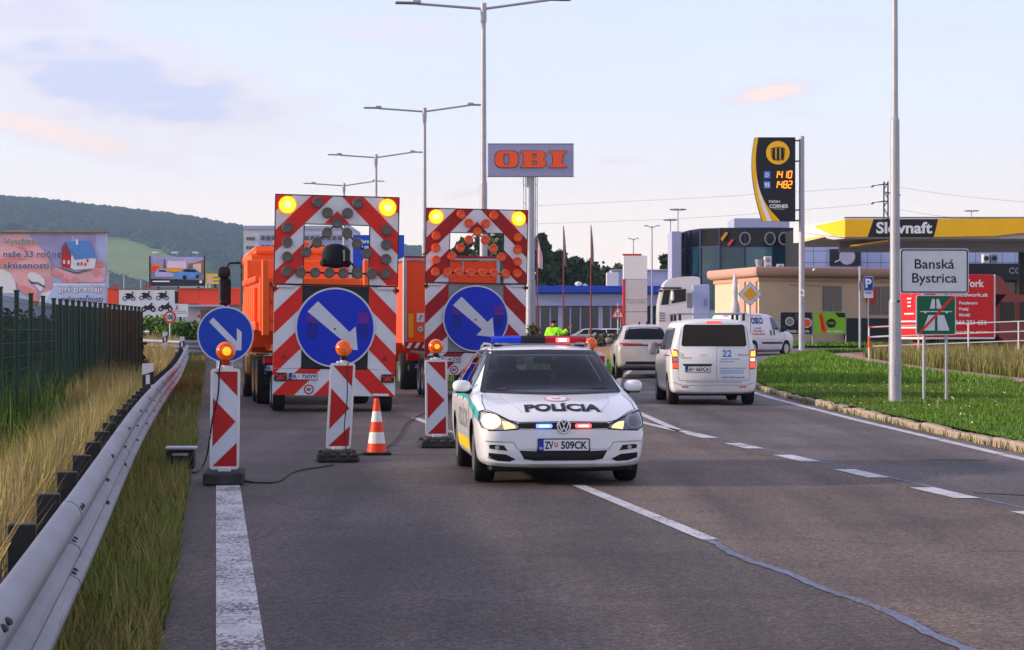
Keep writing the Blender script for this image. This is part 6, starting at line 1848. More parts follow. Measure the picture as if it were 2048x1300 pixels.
 blob(mb, (0, 0.0, 1.745), (0.24, 0.26, 0.12), 'navy_cloth', 0.8)
 mb.box((0, -0.14, 1.705), (0.17, 0.10, 0.018), 'navy_cloth', 0.006)
 blob(mb, (0, 0.06, 1.66), (0.18, 0.12, 0.14), 'hair_dark', 0.9)
 mb.build('cap', t)
 mb = MB()
 base = Vector((0.64, -0.12, 1.52)); dr = Vector((0.62, -0.2, 0.55)).normalized(); up = Vector((-0.5, 0.1, 0.8)).normalized()
 for k in range(4):
  o = base + up * (0.03 - 0.02 * k)
  L = (0.085, 0.095, 0.09, 0.07)[k]
  mb.tube([o, o + dr * L * 0.55, o + dr * L - up * 0.012], [0.012, 0.011, 0.008], 'skin', 6)
 mb.tube([base + up * 0.02 - dr * 0.03, base + up * 0.06 + dr * 0.01, base + up * 0.075 + dr * 0.03], [0.013, 0.012, 0.009], 'skin', 6)
 mb.build('fingers', t)
officer()
# ------------------------------------------------------------------ street lamps, posts and road signs
def lamp_mast(label, x, y, z0, h, arm, yaw, r=0.11, group='twin arm street lamps on the central reserve', right_rise=0.55):
 t = thing('street_lamp', label, 'street lamp', (x, y, z0), yaw, group)
 mb = MB()
 mb.cyl((0, 0, -0.1), (0, 0, h * 0.52), r * 1.15, 'galv_pole', r * 1.02, 14)
 mb.cyl((0, 0, h * 0.52), (0, 0, h * 0.53), r * 1.05, 'galv_pole', r * 0.85, 14)
 mb.cyl((0, 0, h * 0.53), (0, 0, h), r * 0.85, 'galv_pole', r * 0.6, 14)
 mb.cyl((0, 0, h - 0.55), (0, 0, h + 0.06), r * 0.85, 'galv_pole', None, 14)
 mb.build('pole', t)
 for s in (-1, 1):
  rise = 0.12 if s < 0 else right_rise * 0.6
  mb = MB(); mb.tube([(0, 0, h - 0.12), (s * arm * 0.5, 0, h - 0.12 + rise * 0.5), (s * arm, 0, h - 0.12 + rise)], 0.042, 'galv_pole', 8); mb.build('arm', t)
  mb = MB()
  mb.box((s * (arm + 0.33), 0, h - 0.10 + rise), (0.78, 0.30, 0.06), 'print_grey', 0.02)
  mb.box((s * (arm + 0.05), 0, h - 0.05 + rise), (0.30, 0.2, 0.10), 'galv_pole', 0.03)
  mb.build('lamp_head', t)
for i, (px, d, py) in enumerate([(967, 70, 10), (849, 102, 218), (752, 129, 311), (688, 154, 368)]):
 x = sx(px, d); z0 = gz(x, d)
 lamp_mast(['tallest looking twin arm street lamp left of the OBI sign', 'second nearest twin arm street lamp above the orange truck', 'third twin arm street lamp above the bright trailer', 'furthest twin arm street lamp of the row'][i], x, d, z0, zz(py, d) - z0, 2.1, 0.14, 0.115)
def right_pole():
 d = 45.9
 x = sx(1790, d)
 t = thing('street_lamp', 'thick grey lamp pole in the green lawn next to the town sign', 'street lamp', (x, d, 0.13))
 mb = MB()
 mb.cyl((0, 0, -0.1), (0, 0, 2.1), 0.135, 'galv_pole', 0.128, 20)
 mb.cyl((0, 0, 2.1), (0, 0, 2.16), 0.128, 'galv_pole', 0.112, 20)
 mb.cyl((0, 0, 2.16), (0, 0, 5.9), 0.108, 'galv_pole', 0.094, 20)
 mb.cyl((0, 0, 5.9), (0, 0, 5.97), 0.094, 'galv_pole', 0.066, 20)
 mb.cyl((0, 0, 5.97), (0, 0, 12), 0.066, 'galv_pole', 0.05, 20)
 p = mb.build('pole', t)
 mb = MB(); mb.box((0.05, -0.125, 2.12), (0.06, 0.03, 0.05), 'rubber', 0.01); mb.build('bolt', p)
 mb = MB(); mb.box((0, -0.132, 0.75), (0.10, 0.012, 0.34), 'galv_pole', 0.01); mb.build('service_door', p)
 for s in (-1, 1):
  mb = MB(); mb.tube([(0, 0, 11.9), (s * 1.9, 0, 12.2)], 0.04, 'galv_pole'); mb.build('arm', t)
  mb = MB(); mb.box((s * 2.2, 0, 12.22), (0.7, 0.3, 0.08), 'print_grey', 0.02); mb.build('lamp_head', t)
right_pole()
def town_sign():
 d = 47.5
 x = sx(1869, d)
 t = thing('town_sign', 'white town sign reading Banská Bystrica above a green end of motorway sign', 'road sign', (x, d, 0.12), 0.03)
 z = lambda py: zz(py, d) - 0.12
 mb = MB()
 for px in (1849, 1894): mb.cyl((sx(px, d) - x, 0.06, -0.1), (sx(px, d) - x, 0.06, z(500)), 0.036, 'galv_pole', None, 12)
 mb.build('posts', t)
 w = 138 / FOC * d / 2
 mb = MB(); mb.plate(rrect(-w, z(587), w, z(497), 0.05, 5), 0.0, 0.02, 'sign_grey_white')
 p = mb.build('town_panel', t)
 mb = MB(); mb.ring(rrect(-w + 0.018, z(587) + 0.018, w - 0.018, z(497) - 0.018, 0.05, 5), rrect(-w + 0.045, z(587) + 0.045, w - 0.045, z(497) - 0.045, 0.03, 5), -0.003, 0.001, 'print_black'); mb.build('border', p)
 mb = MB(); mb.text('Banská', 0, z(537), 0.205, -0.003, 'print_black', 0.012, width=0.86); mb.build('lettering', p); mb = MB(); mb.text('Bystrica', 0, z(565), 0.205, -0.003, 'print_black', 0.012, width=0.97); mb.build('lettering', p)
 g0, g1 = z(670), z(590)
 gx0, gx1 = sx(1832, d) - x, sx(1912, d) - x
 mb = MB(); mb.plate(rrect(gx0, g0, gx1, g1, 0.045, 5), 0.0, 0.02, 'sign_grey_white'); p = mb.build('motorway_panel', t)
 mb = MB(); mb.plate(rrect(gx0 + 0.02, g0 + 0.02, gx1 - 0.02, g1 - 0.02, 0.035, 5), -0.002, 0.0005, 'motor_green'); mb.build('green_field', p)
 c = (gx0 + gx1) / 2; gw = gx1 - gx0; gh = g1 - g0
 U = lambda u, v: (gx0 + u * gw, g0 + v * gh)
 mb = MB()
 for poly in ([(0.40, 0.90), (0.47, 0.90), (0.475, 0.66), (0.345, 0.66)], [(0.51, 0.90), (0.57, 0.90), (0.655, 0.66), (0.515, 0.66)],
     [(0.10, 0.60), (0.90, 0.60), (0.90, 0.575), (0.10, 0.575)], [(0.19, 0.575), (0.27, 0.575), (0.25, 0.54), (0.21, 0.54)], [(0.73, 0.575), (0.81, 0.575), (0.79, 0.54), (0.75, 0.54)],
     [(0.31, 0.50), (0.475, 0.50), (0.47, 0.11), (0.16, 0.11)], [(0.535, 0.50), (0.70, 0.50), (0.84, 0.11), (0.54, 0.11)]):
  mb.plate([U(*q) for q in poly], -0.004, -0.0025, 'sign_grey_white')
 mb.build('motorway_symbol', p)
 mb = MB(); mb.plate([U(0.03, 0.03), U(0.11, 0.03), U(0.97, 0.96), U(0.89, 0.97)], -0.006, -0.0045, 'board_red'); mb.build('red_bar', p)
town_sign()
def post_sign(name, label, px, d, py_bot, py_top, r=0.03, cat='road sign', group=None, z0=None):
 x = sx(px, d)
 g = gz(x, d) if z0 is None else z0
 t = thing(name, label, cat, (x, d, g), 0, group)
 mb = MB(); mb.cyl((0, 0.04, -0.1), (0, 0.04, zz(py_top, d) - g), r, 'galv_pole', None, 10); mb.build('post', t)
 return t, lambda py: zz(py, d) - g, d / FOC
def poly_sign(t, outer, layers, y=-0.01):
 mb = MB(); mb.plate(outer, y, 0.01, 'sign_grey_white'); p = mb.build('panel', t)
 for k, (nm, polys, mk) in enumerate(layers):
  mb = MB()
  for q in polys: mb.plate(q, y - 0.004 * (k + 1), y - 0.004 * k - 0.001, mk)
  mb.build(nm, p)
 return p
t, Z, k = post_sign('priority_sign', 'yellow and white diamond priority sign in front of the tan building', 1500, 64, 700, 590, 0.028)
dm = lambda r: [(r, Z(588)), (0, Z(588) + r), (-r, Z(588)), (0, Z(588) - r)]
poly_sign(t, dm(0.36), [('border', [dm(0.35)], 'print_grey'), ('white_field', [dm(0.33)], 'sign_grey_white'), ('yellow_field', [dm(0.21)], 'prio_yellow')])
t, Z, k = post_sign('speed_limit_sign', 'round red ringed speed sign reading 100 above the short guardrail', 340, 94, 670, 628, 0.04)
poly_sign(t, circle(0, Z(634), 0.27, 28), [('red_ring', [circle(0, Z(634), 0.265, 28)], 'board_red'), ('white_field', [circle(0, Z(634), 0.185, 28)], 'sign_grey_white')])
mb = MB(); mb.text('100', 0, Z(634) - 0.10, 0.20, -0.024, 'print_black', 0.03, width=0.28); mb.build('lettering', t)
t, Z, k = post_sign('two_way_sign', 'red bordered triangle sign with two arrows left of the white pylon', 1236, 118, 640, 606, 0.04)
tri = lambda r, c: [(-r, c - r * 0.55), (r, c - r * 0.55), (0, c + r * 1.18)]
zc = Z(628)
poly_sign(t, tri(0.40, zc), [('red_border', [tri(0.40, zc)], 'print_red'), ('white_field', [tri(0.27, zc)], 'sign_grey_white'),
        ('arrows', [[(-0.08, zc - 0.10), (-0.04, zc - 0.10), (-0.04, zc + 0.12), (-0.08, zc + 0.12)], [(0.04, zc - 0.10), (0.08, zc - 0.10), (0.08, zc + 0.12), (0.04, zc + 0.12)],
           [(-0.10, zc - 0.04), (-0.02, zc - 0.04), (-0.06, zc - 0.13)], [(0.02, zc + 0.07), (0.10, zc + 0.07), (0.06, zc + 0.17)]], 'print_black')])
t, Z, k = post_sign('parking_sign', 'blue parking sign with a white plate below on a thin pole', 1737, 112, 690, 552, 0.035)
w = 9.5 * k
poly_sign(t, rrect(-w, Z(581), w, Z(553), 0.04), [('blue_field', [rrect(-w + 0.02, Z(581) + 0.02, w - 0.02, Z(553) - 0.02, 0.03)], 'park_blue')])
mb = MB(); mb.text('P', 0, Z(575), 0.44, -0.018, 'print_white', 0.03); mb.build('lettering', t)
mb = MB(); mb.plate([(-w, Z(596)), (w, Z(596)), (w, Z(582)), (-w, Z(582))], -0.01, 0.01, 'sign_grey_white'); mb.plate([(-w * 0.6, Z(587)), (w * 0.6, Z(587)), (w * 0.6, Z(585)), (-w * 0.6, Z(585))], -0.014, -0.011, 'print_black'); mb.build('extra_plate', t)
t, Z, k = post_sign('round_sign_edge_on', 'blue round sign seen nearly edge-on on a grey pole left of the parking sign', 1720, 112, 690, 533, 0.06)
mb = MB(); mb.plate(circle(0, 0, 0.30, 24), -0.01, 0.01, 'park_blue'); o = mb.build('disc', t, loc=(0.0, -0.07, Z(572)), rot=(0, 0, R(72)))
def railing():
 t = thing('railing', 'white and orange tube railing along the footpath in front of the red truck', 'railing', (0, 0, 0))
 a, b = (sx(1738, 80), 80.0), (20.0, 79.0)
 n = 4
 pts = []
 for i in range(n + 1):
  f = i / n
  x, y = a[0] + (b[0] - a[0]) * f, a[1] + (b[1] - a[1]) * f
  pts.append((x, y, zz(714, 80) + 0.0 + f * 0.28))
 for i, (x, y, z) in enumerate(pts):
  mb = MB(); mb.cyl((x, y, z - 0.1), (x, y, z + 1.08), 0.028, 'frame_white', None, 10)
  if i == 0: mb.cyl((x, y, z + 0.35), (x, y, z + 0.75), 0.0365, 'obi_orange', None, 10)
  mb.build('post', t)
 for j, dz in enumerate((0.38, 0.72, 1.08)):
  mb = MB()
  for (x0, y0, z0), (x1, y1, z1) in zip(pts, pts[1:]):
   mb.cyl((x0, y0, z0 + dz), (x1, y1, z1 + dz), 0.022, 'frame_white', None, 8)
  x0, y0, z0 = pts[0]
  mb.cyl((x0 - 0.01, y0, z0 + dz), (x0 + 0.9, y0 - 0.05, z0 + dz + 0.05), 0.0325, 'obi_orange' if j != 1 else 'frame_white', None, 8)
  mb.build('rail', t)
railing()
# ------------------------------------------------------------------ fuel station side
def totem():
 d = 110.0
 k = d / FOC
 x0 = sx(1547, d)
 g = gz(x0, d)
 t = thing('price_sign', 'tall black and yellow fuel price sign hung on a grey pole', 'price sign', (x0, d, g), 0.0)
 X = lambda px: sx(px, d) - x0
 Z = lambda py: zz(py, d) - g
 mb = MB(); mb.cyl((X(1604), 0.1, -0.2), (X(1604), 0.1, Z(272)), 6.2 * k, 'galv_pole', 5.4 * k, 20)
 mb.build('pole', t)
 mb = MB()
 for py in (281, 322, 420, 441): mb.box((X(1595), 0.08, Z(py)), (14 * k, 0.06, 0.07), 'dark_steel', 0.01)
 mb.build('brackets', t)
 curve = [(1509, 275), (1504, 305), (1503, 340), (1507, 375), (1514, 408), (1524, 443)]
 cv = chaikin(curve, 2)
 mb = MB(); mb.plate([(X(a), Z(b)) for a, b in cv] + [(X(1590), Z(443)), (X(1590), Z(275))], -0.18, 0.18, 'slov_black'); p = mb.build('panel', t)
 inner = chaikin([(1516, 275), (1511, 305), (1511, 340), (1517, 378), (1532, 412), (1560, 443)], 2)
 mb = MB(); mb.plate([(X(a), Z(b)) for a, b in cv] + [(X(a), Z(b)) for a, b in inner[::-1]], -0.19, -0.181, 'yellow_paint'); mb.build('yellow_edge', p)
 mb = MB(); mb.plate([(X(a), Z(b)) for a, b in [(1512, 352), (1518, 380), (1530, 412), (1543, 443), (1534, 443), (1522, 412), (1515, 380)]], -0.20, -0.191, 'print_white'); mb.build('white_sweep', p)
 mb = MB(); mb.plate(circle(X(1555), Z(306), 23.5 * k, 32), -0.20, -0.181, 'yellow_paint'); e = mb.build('emblem', p)
 mb = MB()
 for a in (1544, 1552.5, 1561): mb.plate([(X(a), Z(319)), (X(a + 5.5), Z(322)), (X(a + 5.5), Z(295)), (X(a), Z(297))], -0.21, -0.201, 'slov_black')
 sh = lambda r: [(X(1555 - 14 * r), Z(306 - 9 * r)), (X(1555), Z(306 - 12 * r)), (X(1555 + 14 * r), Z(306 - 9 * r)), (X(1555 + 12.5 * r), Z(306 + 9 * r)), (X(1555), Z(306 + 16.5 * r)), (X(1555 - 12.5 * r), Z(306 + 9 * r))]
 mb.ring(sh(1.0), sh(0.9), -0.21, -0.201, 'slov_black')
 mb.build('shield', e)
 for nm, s, py, ps in (('diesel_price', '1410', 356, 'D'), ('petrol_price', '1482', 376, '95')):
  mb = MB(); mb.plate([(X(1527), Z(py + 1)), (X(1540), Z(py + 1)), (X(1540), Z(py - 13)), (X(1527), Z(py - 13))], -0.20, -0.181, 'totem_blue'); mb.text(ps, X(1533.5), Z(py - 2), 8 * k, -0.204, 'print_white', 0.03, width=6 * k if ps == 'D' else 10 * k); mb.build('fuel_tile', p)
  mb = MB()
  seg = {'0': 'abcdef', '1': 'bc', '2': 'abged', '4': 'fgbc', '8': 'abcdefg'}
  h2, wd, th = 6.6 * k, 6.2 * k, 1.9 * k
  for i, ch in enumerate(s):
   cx = X(1551 + i * 9.4)
   cz = Z(py - 6.5)
   for q in seg[ch]:
    if q in 'agd':
     zc_ = cz + {'a': h2, 'g': 0, 'd': -h2}[q]
     poly = [(cx - wd / 2, zc_ - th / 2), (cx + wd / 2, zc_ - th / 2), (cx + wd / 2, zc_ + th / 2), (cx - wd / 2, zc_ + th / 2)]
    else:
     xc = cx + (wd / 2 if q in 'bc' else -wd / 2); zc_ = cz + (h2 / 2 if q in 'bf' else -h2 / 2)
     poly = [(xc - th / 2, zc_ - h2 / 2), (xc + th / 2, zc_ - h2 / 2), (xc + th / 2, zc_ + h2 / 2), (xc - th / 2, zc_ + h2 / 2)]
    poly = [(a + (b - cz) * 0.12, b) for a, b in poly]
    mb.plate(poly, -0.200, -0.182, 'digit')
  mb.build(nm, p)
 mb = MB(); mb.text('FRESH', X(1548), Z(406), 5 * k, -0.184, 'print_white', 0.01, width=22 * k); mb.text('CORNER', X(1557), Z(416), 7 * k, -0.184, 'print_white', 0.03, width=38 * k)
 mb.plate([(X(1545), Z(418.3)), (X(1568), Z(419.2)), (X(1568), Z(418.6)), (X(1545), Z(417.8))], -0.186, -0.181, 'print_white'); mb.build('lettering', p)
 mb = MB(); mb.box((X(1604), 0.1 - 6.0 * k, Z(586)), (9 * k, 0.04, 14 * k), 'print_white', 0.01); mb.text('K', X(1604), Z(588), 5 * k, 0.1 - 6.0 * k - 0.024, 'print_black', 0.03); mb.build('pole_sticker', t)
totem()
def curtain_wall(t, pts, z0, zs_, mull=1.4, frame='frame_navy', glass='glass_blue', top='glass', frame_r=0.06):
 """glass facade along a ground polyline; each pane an own piece, frames between"""
 for (ax, ay), (bx, by) in zip(pts, pts[1:]):
  a, b = Vector((ax, ay, 0)), Vector((bx, by, 0))
  L = (b - a).length; d = (b - a).normalized()
  n = max(1, round(L / mull))
  ang = math.atan2(d.y, d.x)
  for i in range(n):
   for j in range(len(zs_) - 1):
    c = a.lerp(b, (i + 0.5) / n); c.z = z0 + (zs_[j] + zs_[j + 1]) / 2
    mb = MB(); mb.box((0, 0, 0), (L / n - 0.05, 0.04, zs_[j + 1] - zs_[j] - 0.05), top if j == len(zs_) - 2 else rnd.choice((glass, glass, 'glass_teal', top)))
    o = mb.build('pane', t, loc=c, rot=(rnd.uniform(-0.006, 0.006), 0, ang + rnd.uniform(-0.012, 0.012)))
  mb = MB()
  nrm = Vector((d.y, -d.x, 0))
  for i in range(n + 1):
   p = a.lerp(b, i / n) + nrm * 0.05
   mb.box((p.x, p.y, z0 + (zs_[0] + zs_[-1]) / 2), (0.07, 0.12, zs_[-1] - zs_[0]), frame, rz=ang)
  for z in zs_:
   p = a.lerp(b, 0.5) + nrm * 0.045
   mb.box((p.x, p.y, z0 + z), (L, 0.10, 0.08), frame, rz=ang)
  mb.build('window_frame', t)
def glass_building():
 d = 165.0
 t = thing('glass_building', 'two storey building with a curved blue glass facade behind the tan building', 'building', (0, 0, 0))
 g = 0.6
 X = lambda px: sx(px, d)
 ztop = zz(458, d) - g
 pts = []
 for px, dd in ((1366, 171), (1382, 167.5), (1402, 165), (1440, 164), (1490, 163.5), (1545, 163.5), (1597, 164)):
  pts.append((sx(px, dd), dd))
 z_a, z_b = zz(494, d) - g, zz(548, d) - g
 curtain_wall(t, pts, g, [0.0, z_b * 0.5, z_b, z_a, ztop], 2.0)
 mb = MB(); V = [(x, y + 0.4) for x, y in pts] + [(X(1600), d + 14), (X(1366), d + 14)]
 n = len(V); mb.add([(x, y, g) for x, y in V] + [(x, y, g + ztop - 0.05) for x, y in V], [tuple(range(n))[::-1], tuple(range(n, 2 * n))] + [(i, (i + 1) % n, n + (i + 1) % n, n + i) for i in range(n)], 'dark_facade')
 mb.build('core', t)
 mb = MB(); mb.box((X(1357), d + 4, g + (zz(460, d) - g) / 2), (20 / FOC * d, 4, zz(460, d) - g), 'lav_wall', 0.03); mb.build('end_wall', t)
 mb = MB(); mb.box((X(1540), d + 8, g + ztop + 0.55), (115 / FOC * d, 5, 1.1), 'lav_wall', 0.03); mb.build('roof_house', t)
 mb = MB()
 yb = 163.2
 for a, b, mk in ((1441, 1456, 'prio_yellow'), (1454, 1468, 'mall_orange')):
  mb.plate([(sx(a, yb), zz(478 if mk == 'prio_yellow' else 490, yb)), (sx(a + 4, yb), zz(482 if mk == 'prio_yellow' else 492, yb)), (sx(b, yb), zz(466 if mk == 'prio_yellow' else 480, yb)), (sx(b - 5, yb), zz(464 if mk == 'prio_yellow' else 479, yb))], yb - 0.1, yb, mk)
 for px in (1490, 1540, 1568):
  mb.ring(circle(sx(px, yb), zz(477, yb), 0.42, 20, 0.5), circle(sx(px, yb), zz(477, yb), 0.32, 20, 0.4), yb - 0.1, yb, 'print_grey')
 mb.build('window_print', t)
glass_building()
def tan_building():
 t = thing('tan_building', 'low tan building with a rounded brown parapet beside the fuel station', 'building', (0, 0, 0))
 A, B, C_ = Vector((sx(1430, 140), 140)), Vector((sx(1518, 131), 131)), Vector((sx(1860, 136), 136))
 g = gz(14, 131) + 0.05
 d = 131.0
 ztop, zpar = zz(533, d) - g, zz(562, d) - g
 mid = [(A, B), (B, C_)]
 D_ = C_ + Vector((0, 10)); E_ = A + Vector((3, 12))
 plan = [A, B, C_, D_, E_]
 cen = sum(plan, Vector((0, 0))) / 5
 def slab(name, z0, z1, grow, mk, b=0):
  V = [p + (p - cen).normalized() * grow for p in plan]
  mb = MB(); n = 5
  mb.add([(p.x, p.y, g + z0) for p in V] + [(p.x, p.y, g + z1) for p in V], [tuple(range(n))[::-1], tuple(range(n, 2 * n))] + [(i, (i + 1) % n, n + (i + 1) % n, n + i) for i in range(n)], mk)
  return mb.build(name, t)
 slab('wall', -0.2, zpar, 0, 'tan_wall')
 slab('cornice', zpar, zpar + 0.22, 0.12, 'tan_trim')
 prof = [(0.05, zpar + 0.22), (0.42, zpar + 0.30), (0.55, zpar + 0.5), (0.50, zpar + 0.85), (0.30, ztop - 0.06), (0.0, ztop)]
 prof = chaikin(prof, 1)
 mb = MB(); m = len(prof); V = []
 for p in plan:
  n_ = (p - cen).normalized()
  V += [(p.x + n_.x * a, p.y + n_.y * a, g + z) for a, z in prof]
 F_ = [(i * m + j, ((i + 1) % 5) * m + j, ((i + 1) % 5) * m + j + 1, i * m + j + 1) for i in range(5) for j in range(m - 1)]
 F_.append(tuple(i * m + m - 1 for i in range(5)))
 mb.add(V, F_, 'tan_trim', True)
 mb.build('parapet', t, auto=40)
 def on_wall(P, Q, f0, f1, z0, z1, mk, out, name, parent=t):
  d_ = (Q - P).normalized(); n_ = Vector((d_.y, -d_.x))
  a, b = P.lerp(Q, f0), P.lerp(Q, f1)
  c = (a + b) / 2 + n_ * out / 2
  mb = MB(); mb.box((c.x, c.y, g + (z0 + z1) / 2), ((b - a).length, abs(out), z1 - z0), mk, rz=math.atan2(d_.y, d_.x))
  return mb.build(name, parent)
 on_wall(A, B, 0.60, 0.72, 0, zpar, 'tan_trim', 0.12, 'pilaster'); on_wall(A, B, 0.86, 0.97, 0, zpar, 'tan_trim', 0.12, 'pilaster')
 L = (C_ - B).length
 fx = lambda px: (sx(px, 133) - B.x) / (C_.x - B.x)
 for a, b, lo, hi in ((1645, 1684, 625, 571), (1742, 1792, 628, 571)):
  w = on_wall(B, C_, fx(a), fx(b), zz(lo, 132) - g, zz(hi, 132) - g, 'window_dim', 0.06, 'window')
  on_wall(B, C_, fx((a + b) / 2) - 0.002, fx((a + b) / 2) + 0.002, zz(lo, 132) - g, zz(hi, 132) - g, 'tan_trim', 0.09, 'mullion', w)
 w = on_wall(B, C_, fx(1738), fx(1757), zz(604, 132) - g, zz(575, 132) - g, 'board_red', 0.16, 'poster')
 on_wall(B, C_, fx(1690), fx(1795), 0, zz(636, 132) - g, 'dark_facade', 0.4, 'dark_plinth')
 on_wall(B, C_, fx(1575), fx(1640), zz(571, 132) - g, zz(569, 132) - g, 'tan_trim', 0.05, 'ledge')
 mb = MB(); mb.box((sx(1632, 130), 130.6, zz(539, 130)), (0.2, 0.4, 0.16), 'frame_white', 0.04); mb.build('camera_box', t)
 for i, (px, w, h, kind) in enumerate([(1518, 15, 23, 'bowl'), (1535, 14, 29, 'stack'), (1560, 14, 14, 'stack')]):
  x = sx(px, 139); k = 139 / FOC
  q = thing('roof_fan' if kind == 'bowl' else 'air_conditioner', ['round grey roof fan on the tan building', 'tall stacked air conditioner on the tan building roof', 'small air conditioner unit nearest the fuel price pole'][i], 'fan' if kind == 'bowl' else 'air conditioner', (x, 139, g + ztop - 0.05))
  mb = MB()
  if kind == 'bowl':
   mb.lathe([(0.16, 0), (0.16, 0.2), (w * k * 0.5, h * k * 0.75), (w * k * 0.55, h * k), (0, h * k)], 'galv', 20); mb.build('housing', q)
  else:
   mb.box((0, 0, h * k / 2), (w * k, 0.5, h * k), 'white_wall', 0.03); mb.build('housing', q)
   nfan = 2 if h > 20 else 1
   for j in range(nfan):
    m2 = MB(); m2.plate(circle(0.02, h * k * (j + 0.5) / nfan, min(w, h / nfan) * k * 0.38, 16), -0.27, -0.251, 'print_grey'); m2.build('fan_grille', q)
tan_building()
def fuel_station():
 d = 118.0
 t = thing('canopy', 'yellow and black fuel station canopy with white Slovnaft lettering', 'canopy', (0, 0, 0))
 X = lambda px, dd=d: sx(px, dd)
 Z = lambda py, dd=d: zz(py, dd)
 zt, zb_ = Z(437), Z(473)
 P = [(X(1617), d + 6), (X(1690), d), (X(1690) + 16, d), (X(1690) + 16, d + 12), (X(1660), d + 12)]
 n = len(P)
 mb = MB(); mb.add([(x, y + 0.3, zb_ - 0.1) for x, y in P] + [(x, y + 0.3, zt - 0.08) for x, y in P], [tuple(range(n))[::-1], tuple(range(n, 2 * n))] + [(i, (i + 1) % n, n + (i + 1) % n, n + i) for i in range(n)], 'white_wall'); mb.build('roof_slab', t)
 mb = MB(); mb.add([(X(1617), d + 6, Z(452)), (X(1690), d, Z(437.5)), (X(1690), d, Z(474)), (X(1680), d + 0.6, Z(473)), (X(1648), d + 3.2, Z(463)), ], [(0, 4, 3, 2, 1)], 'white_wall'); mb.build('nose_panel', t)
 mb = MB(); mb.add([(X(1645), d + 3.4, Z(447) + 0.02), (X(1690), d - 0.05, Z(439)), (X(1690), d - 0.05, Z(473.5)), (X(1668), d + 1.3, Z(467))], [(0, 3, 2, 1)], 'yellow_paint'); mb.build('fascia_panel', t)
 yf = d - 0.05
 def fp(pts, mk, name='fascia_panel', dy=0.0):
  mb = MB(); mb.plate([(X(a), Z(b)) for a, b in pts], yf - dy, yf + 0.25, mk); return mb.build(name, t)
 fp([(1690.3, 438), (1747, 438), (1735, 474), (1690.3, 474)], 'yellow_paint')
 fp([(1747.3, 438), (1876, 438), (1867, 474), (1735.3, 474)], 'slov_black')
 fp([(1876.3, 438), (2300, 434), (2300, 466), (2040, 466), (1990, 472), (1867.3, 474)], 'yellow_paint')
 mb = MB(); mb.text('Slovnaft', X(1808), Z(466), 21.5 / FOC * d, yf - 0.03, 'print_white', 0.03, width=112 / FOC * d); mb.build('lettering', t)
 mb = MB(); mb.box(((X(1690) + X(2300)) / 2, d + 0.2, Z(435)), (X(2300) - X(1690), 0.5, 0.07), 'print_grey'); mb.build('top_trim', t)
 mb = MB(); mb.box(((X(1700) + X(2300)) / 2, d + 4, zb_ - 0.35), (X(2300) - X(1700), 0.4, 0.7), 'print_grey', 0.02); mb.build('soffit_beam', t)
 for px in (1797, 2045):
  mb = MB(); mb.box((X(px, d + 6), d + 6, (Z(640) + zb_) / 2), (0.4, 0.4, zb_ - Z(700)), 'dark_facade', 0.03); mb.build('column', t)
 for a, b, c, e in ((1617, 1653, 480, 466 + 6), (1708, 1780, 492, 482)):
  mb = MB(); mb.add([(X(a), d + 1.5, Z(c)), (X(b), d + 0.5, Z(e)), (X(b), d + 0.5, Z(e - 3)), (X(a), d + 1.5, Z(c - 4))], [(0, 1, 2, 3)], 'yellow_paint')
  mb.add([(X(a), d + 1.55, Z(c) - 0.02), (X(b), d + 0.55, Z(e) - 0.02), (X(b + 40), d + 6, Z(e)), (X(a), d + 6, Z(c))], [(0, 1, 2, 3)], 'white_wall')
  mb.build('lower_wing', t)
 s = thing('station_shop', 'pale blue panelled shop building of the fuel station below the canopy', 'building', (0, 0, 0))
 ds = 152.0
 x0, x1 = sx(1600, ds), sx(2300, ds)
 mb = MB(); mb.box(((x0 + x1) / 2, ds + 4.1, (zz(455, ds) + 0.4) / 2), (x1 - x0, 8, zz(455, ds) - 0.4), 'dark_facade'); mb.build('wall', s)
 pw = 27 / FOC * ds; ph = 23 / FOC * ds
 src = None
 for r_ in range(4):
  for c_ in range(18):
   if src is None:
    mb = MB(); mb.box((0, 0, 0), (pw - 0.03, 0.06, ph - 0.03), 'pale_blue_wall'); src = mb.build('panel', s); o = src
   else:
    o = src.copy(); COL.objects.link(o); o.parent = s
   o.location = (x0 + (c_ + 0.5) * pw, ds + 0.05, zz(548, ds) + (r_ + 0.5) * ph)
 mb = MB(); mb.box((sx(1690, ds), ds - 0.05, zz(515, ds)), (62 / FOC * ds, 0.12, 34 / FOC * ds), 'dark_facade'); mb.build('opening', s)
 mb = MB(); mb.box((sx(1960, ds), ds - 0.6, zz(545, ds)), (330 / FOC * ds, 1.0, 34 / FOC * ds), 'slov_black'); mb.text('CORNER', sx(2045, ds), zz(548, ds), 12 / FOC * ds, ds - 1.13, 'print_grey', 0.02); mb.build('shop_fascia', s)
 mb = MB(); mb.box((sx(2041, ds), ds - 0.5, zz(600, ds)), (20 / FOC * ds, 0.8, 80 / FOC * ds), 'yellow_paint'); mb.build('yellow_pillar', s)
 mb = MB(); mb.box((sx(2015, ds), ds - 0.2, zz(600, ds)), (30 / FOC * ds, 0.3, 70 / FOC * ds), 'window_dim'); mb.build('shop_window', s)
 for px in (1978, 1990):
  pass
 q = thing('satellite_dish', 'pale round satellite dish on the fuel station shop wall', 'satellite dish', (sx(1694, 146), 146, zz(513, 146)))
 mb = MB(); rr = 16 / FOC * 146
 mb.lathe([(rr, 0.10), (rr * 0.7, 0.04), (rr * 0.3, 0.0), (0, -0.01)], 'lav_wall', 28, Matrix.Rotation(R(97), 4, 'X')); mb.build('dish', q)
 mb = MB(); mb.cyl((0, 0.1, 0), (0, 5.2, -0.2), 0.05, 'print_grey'); mb.build('bracket', q)
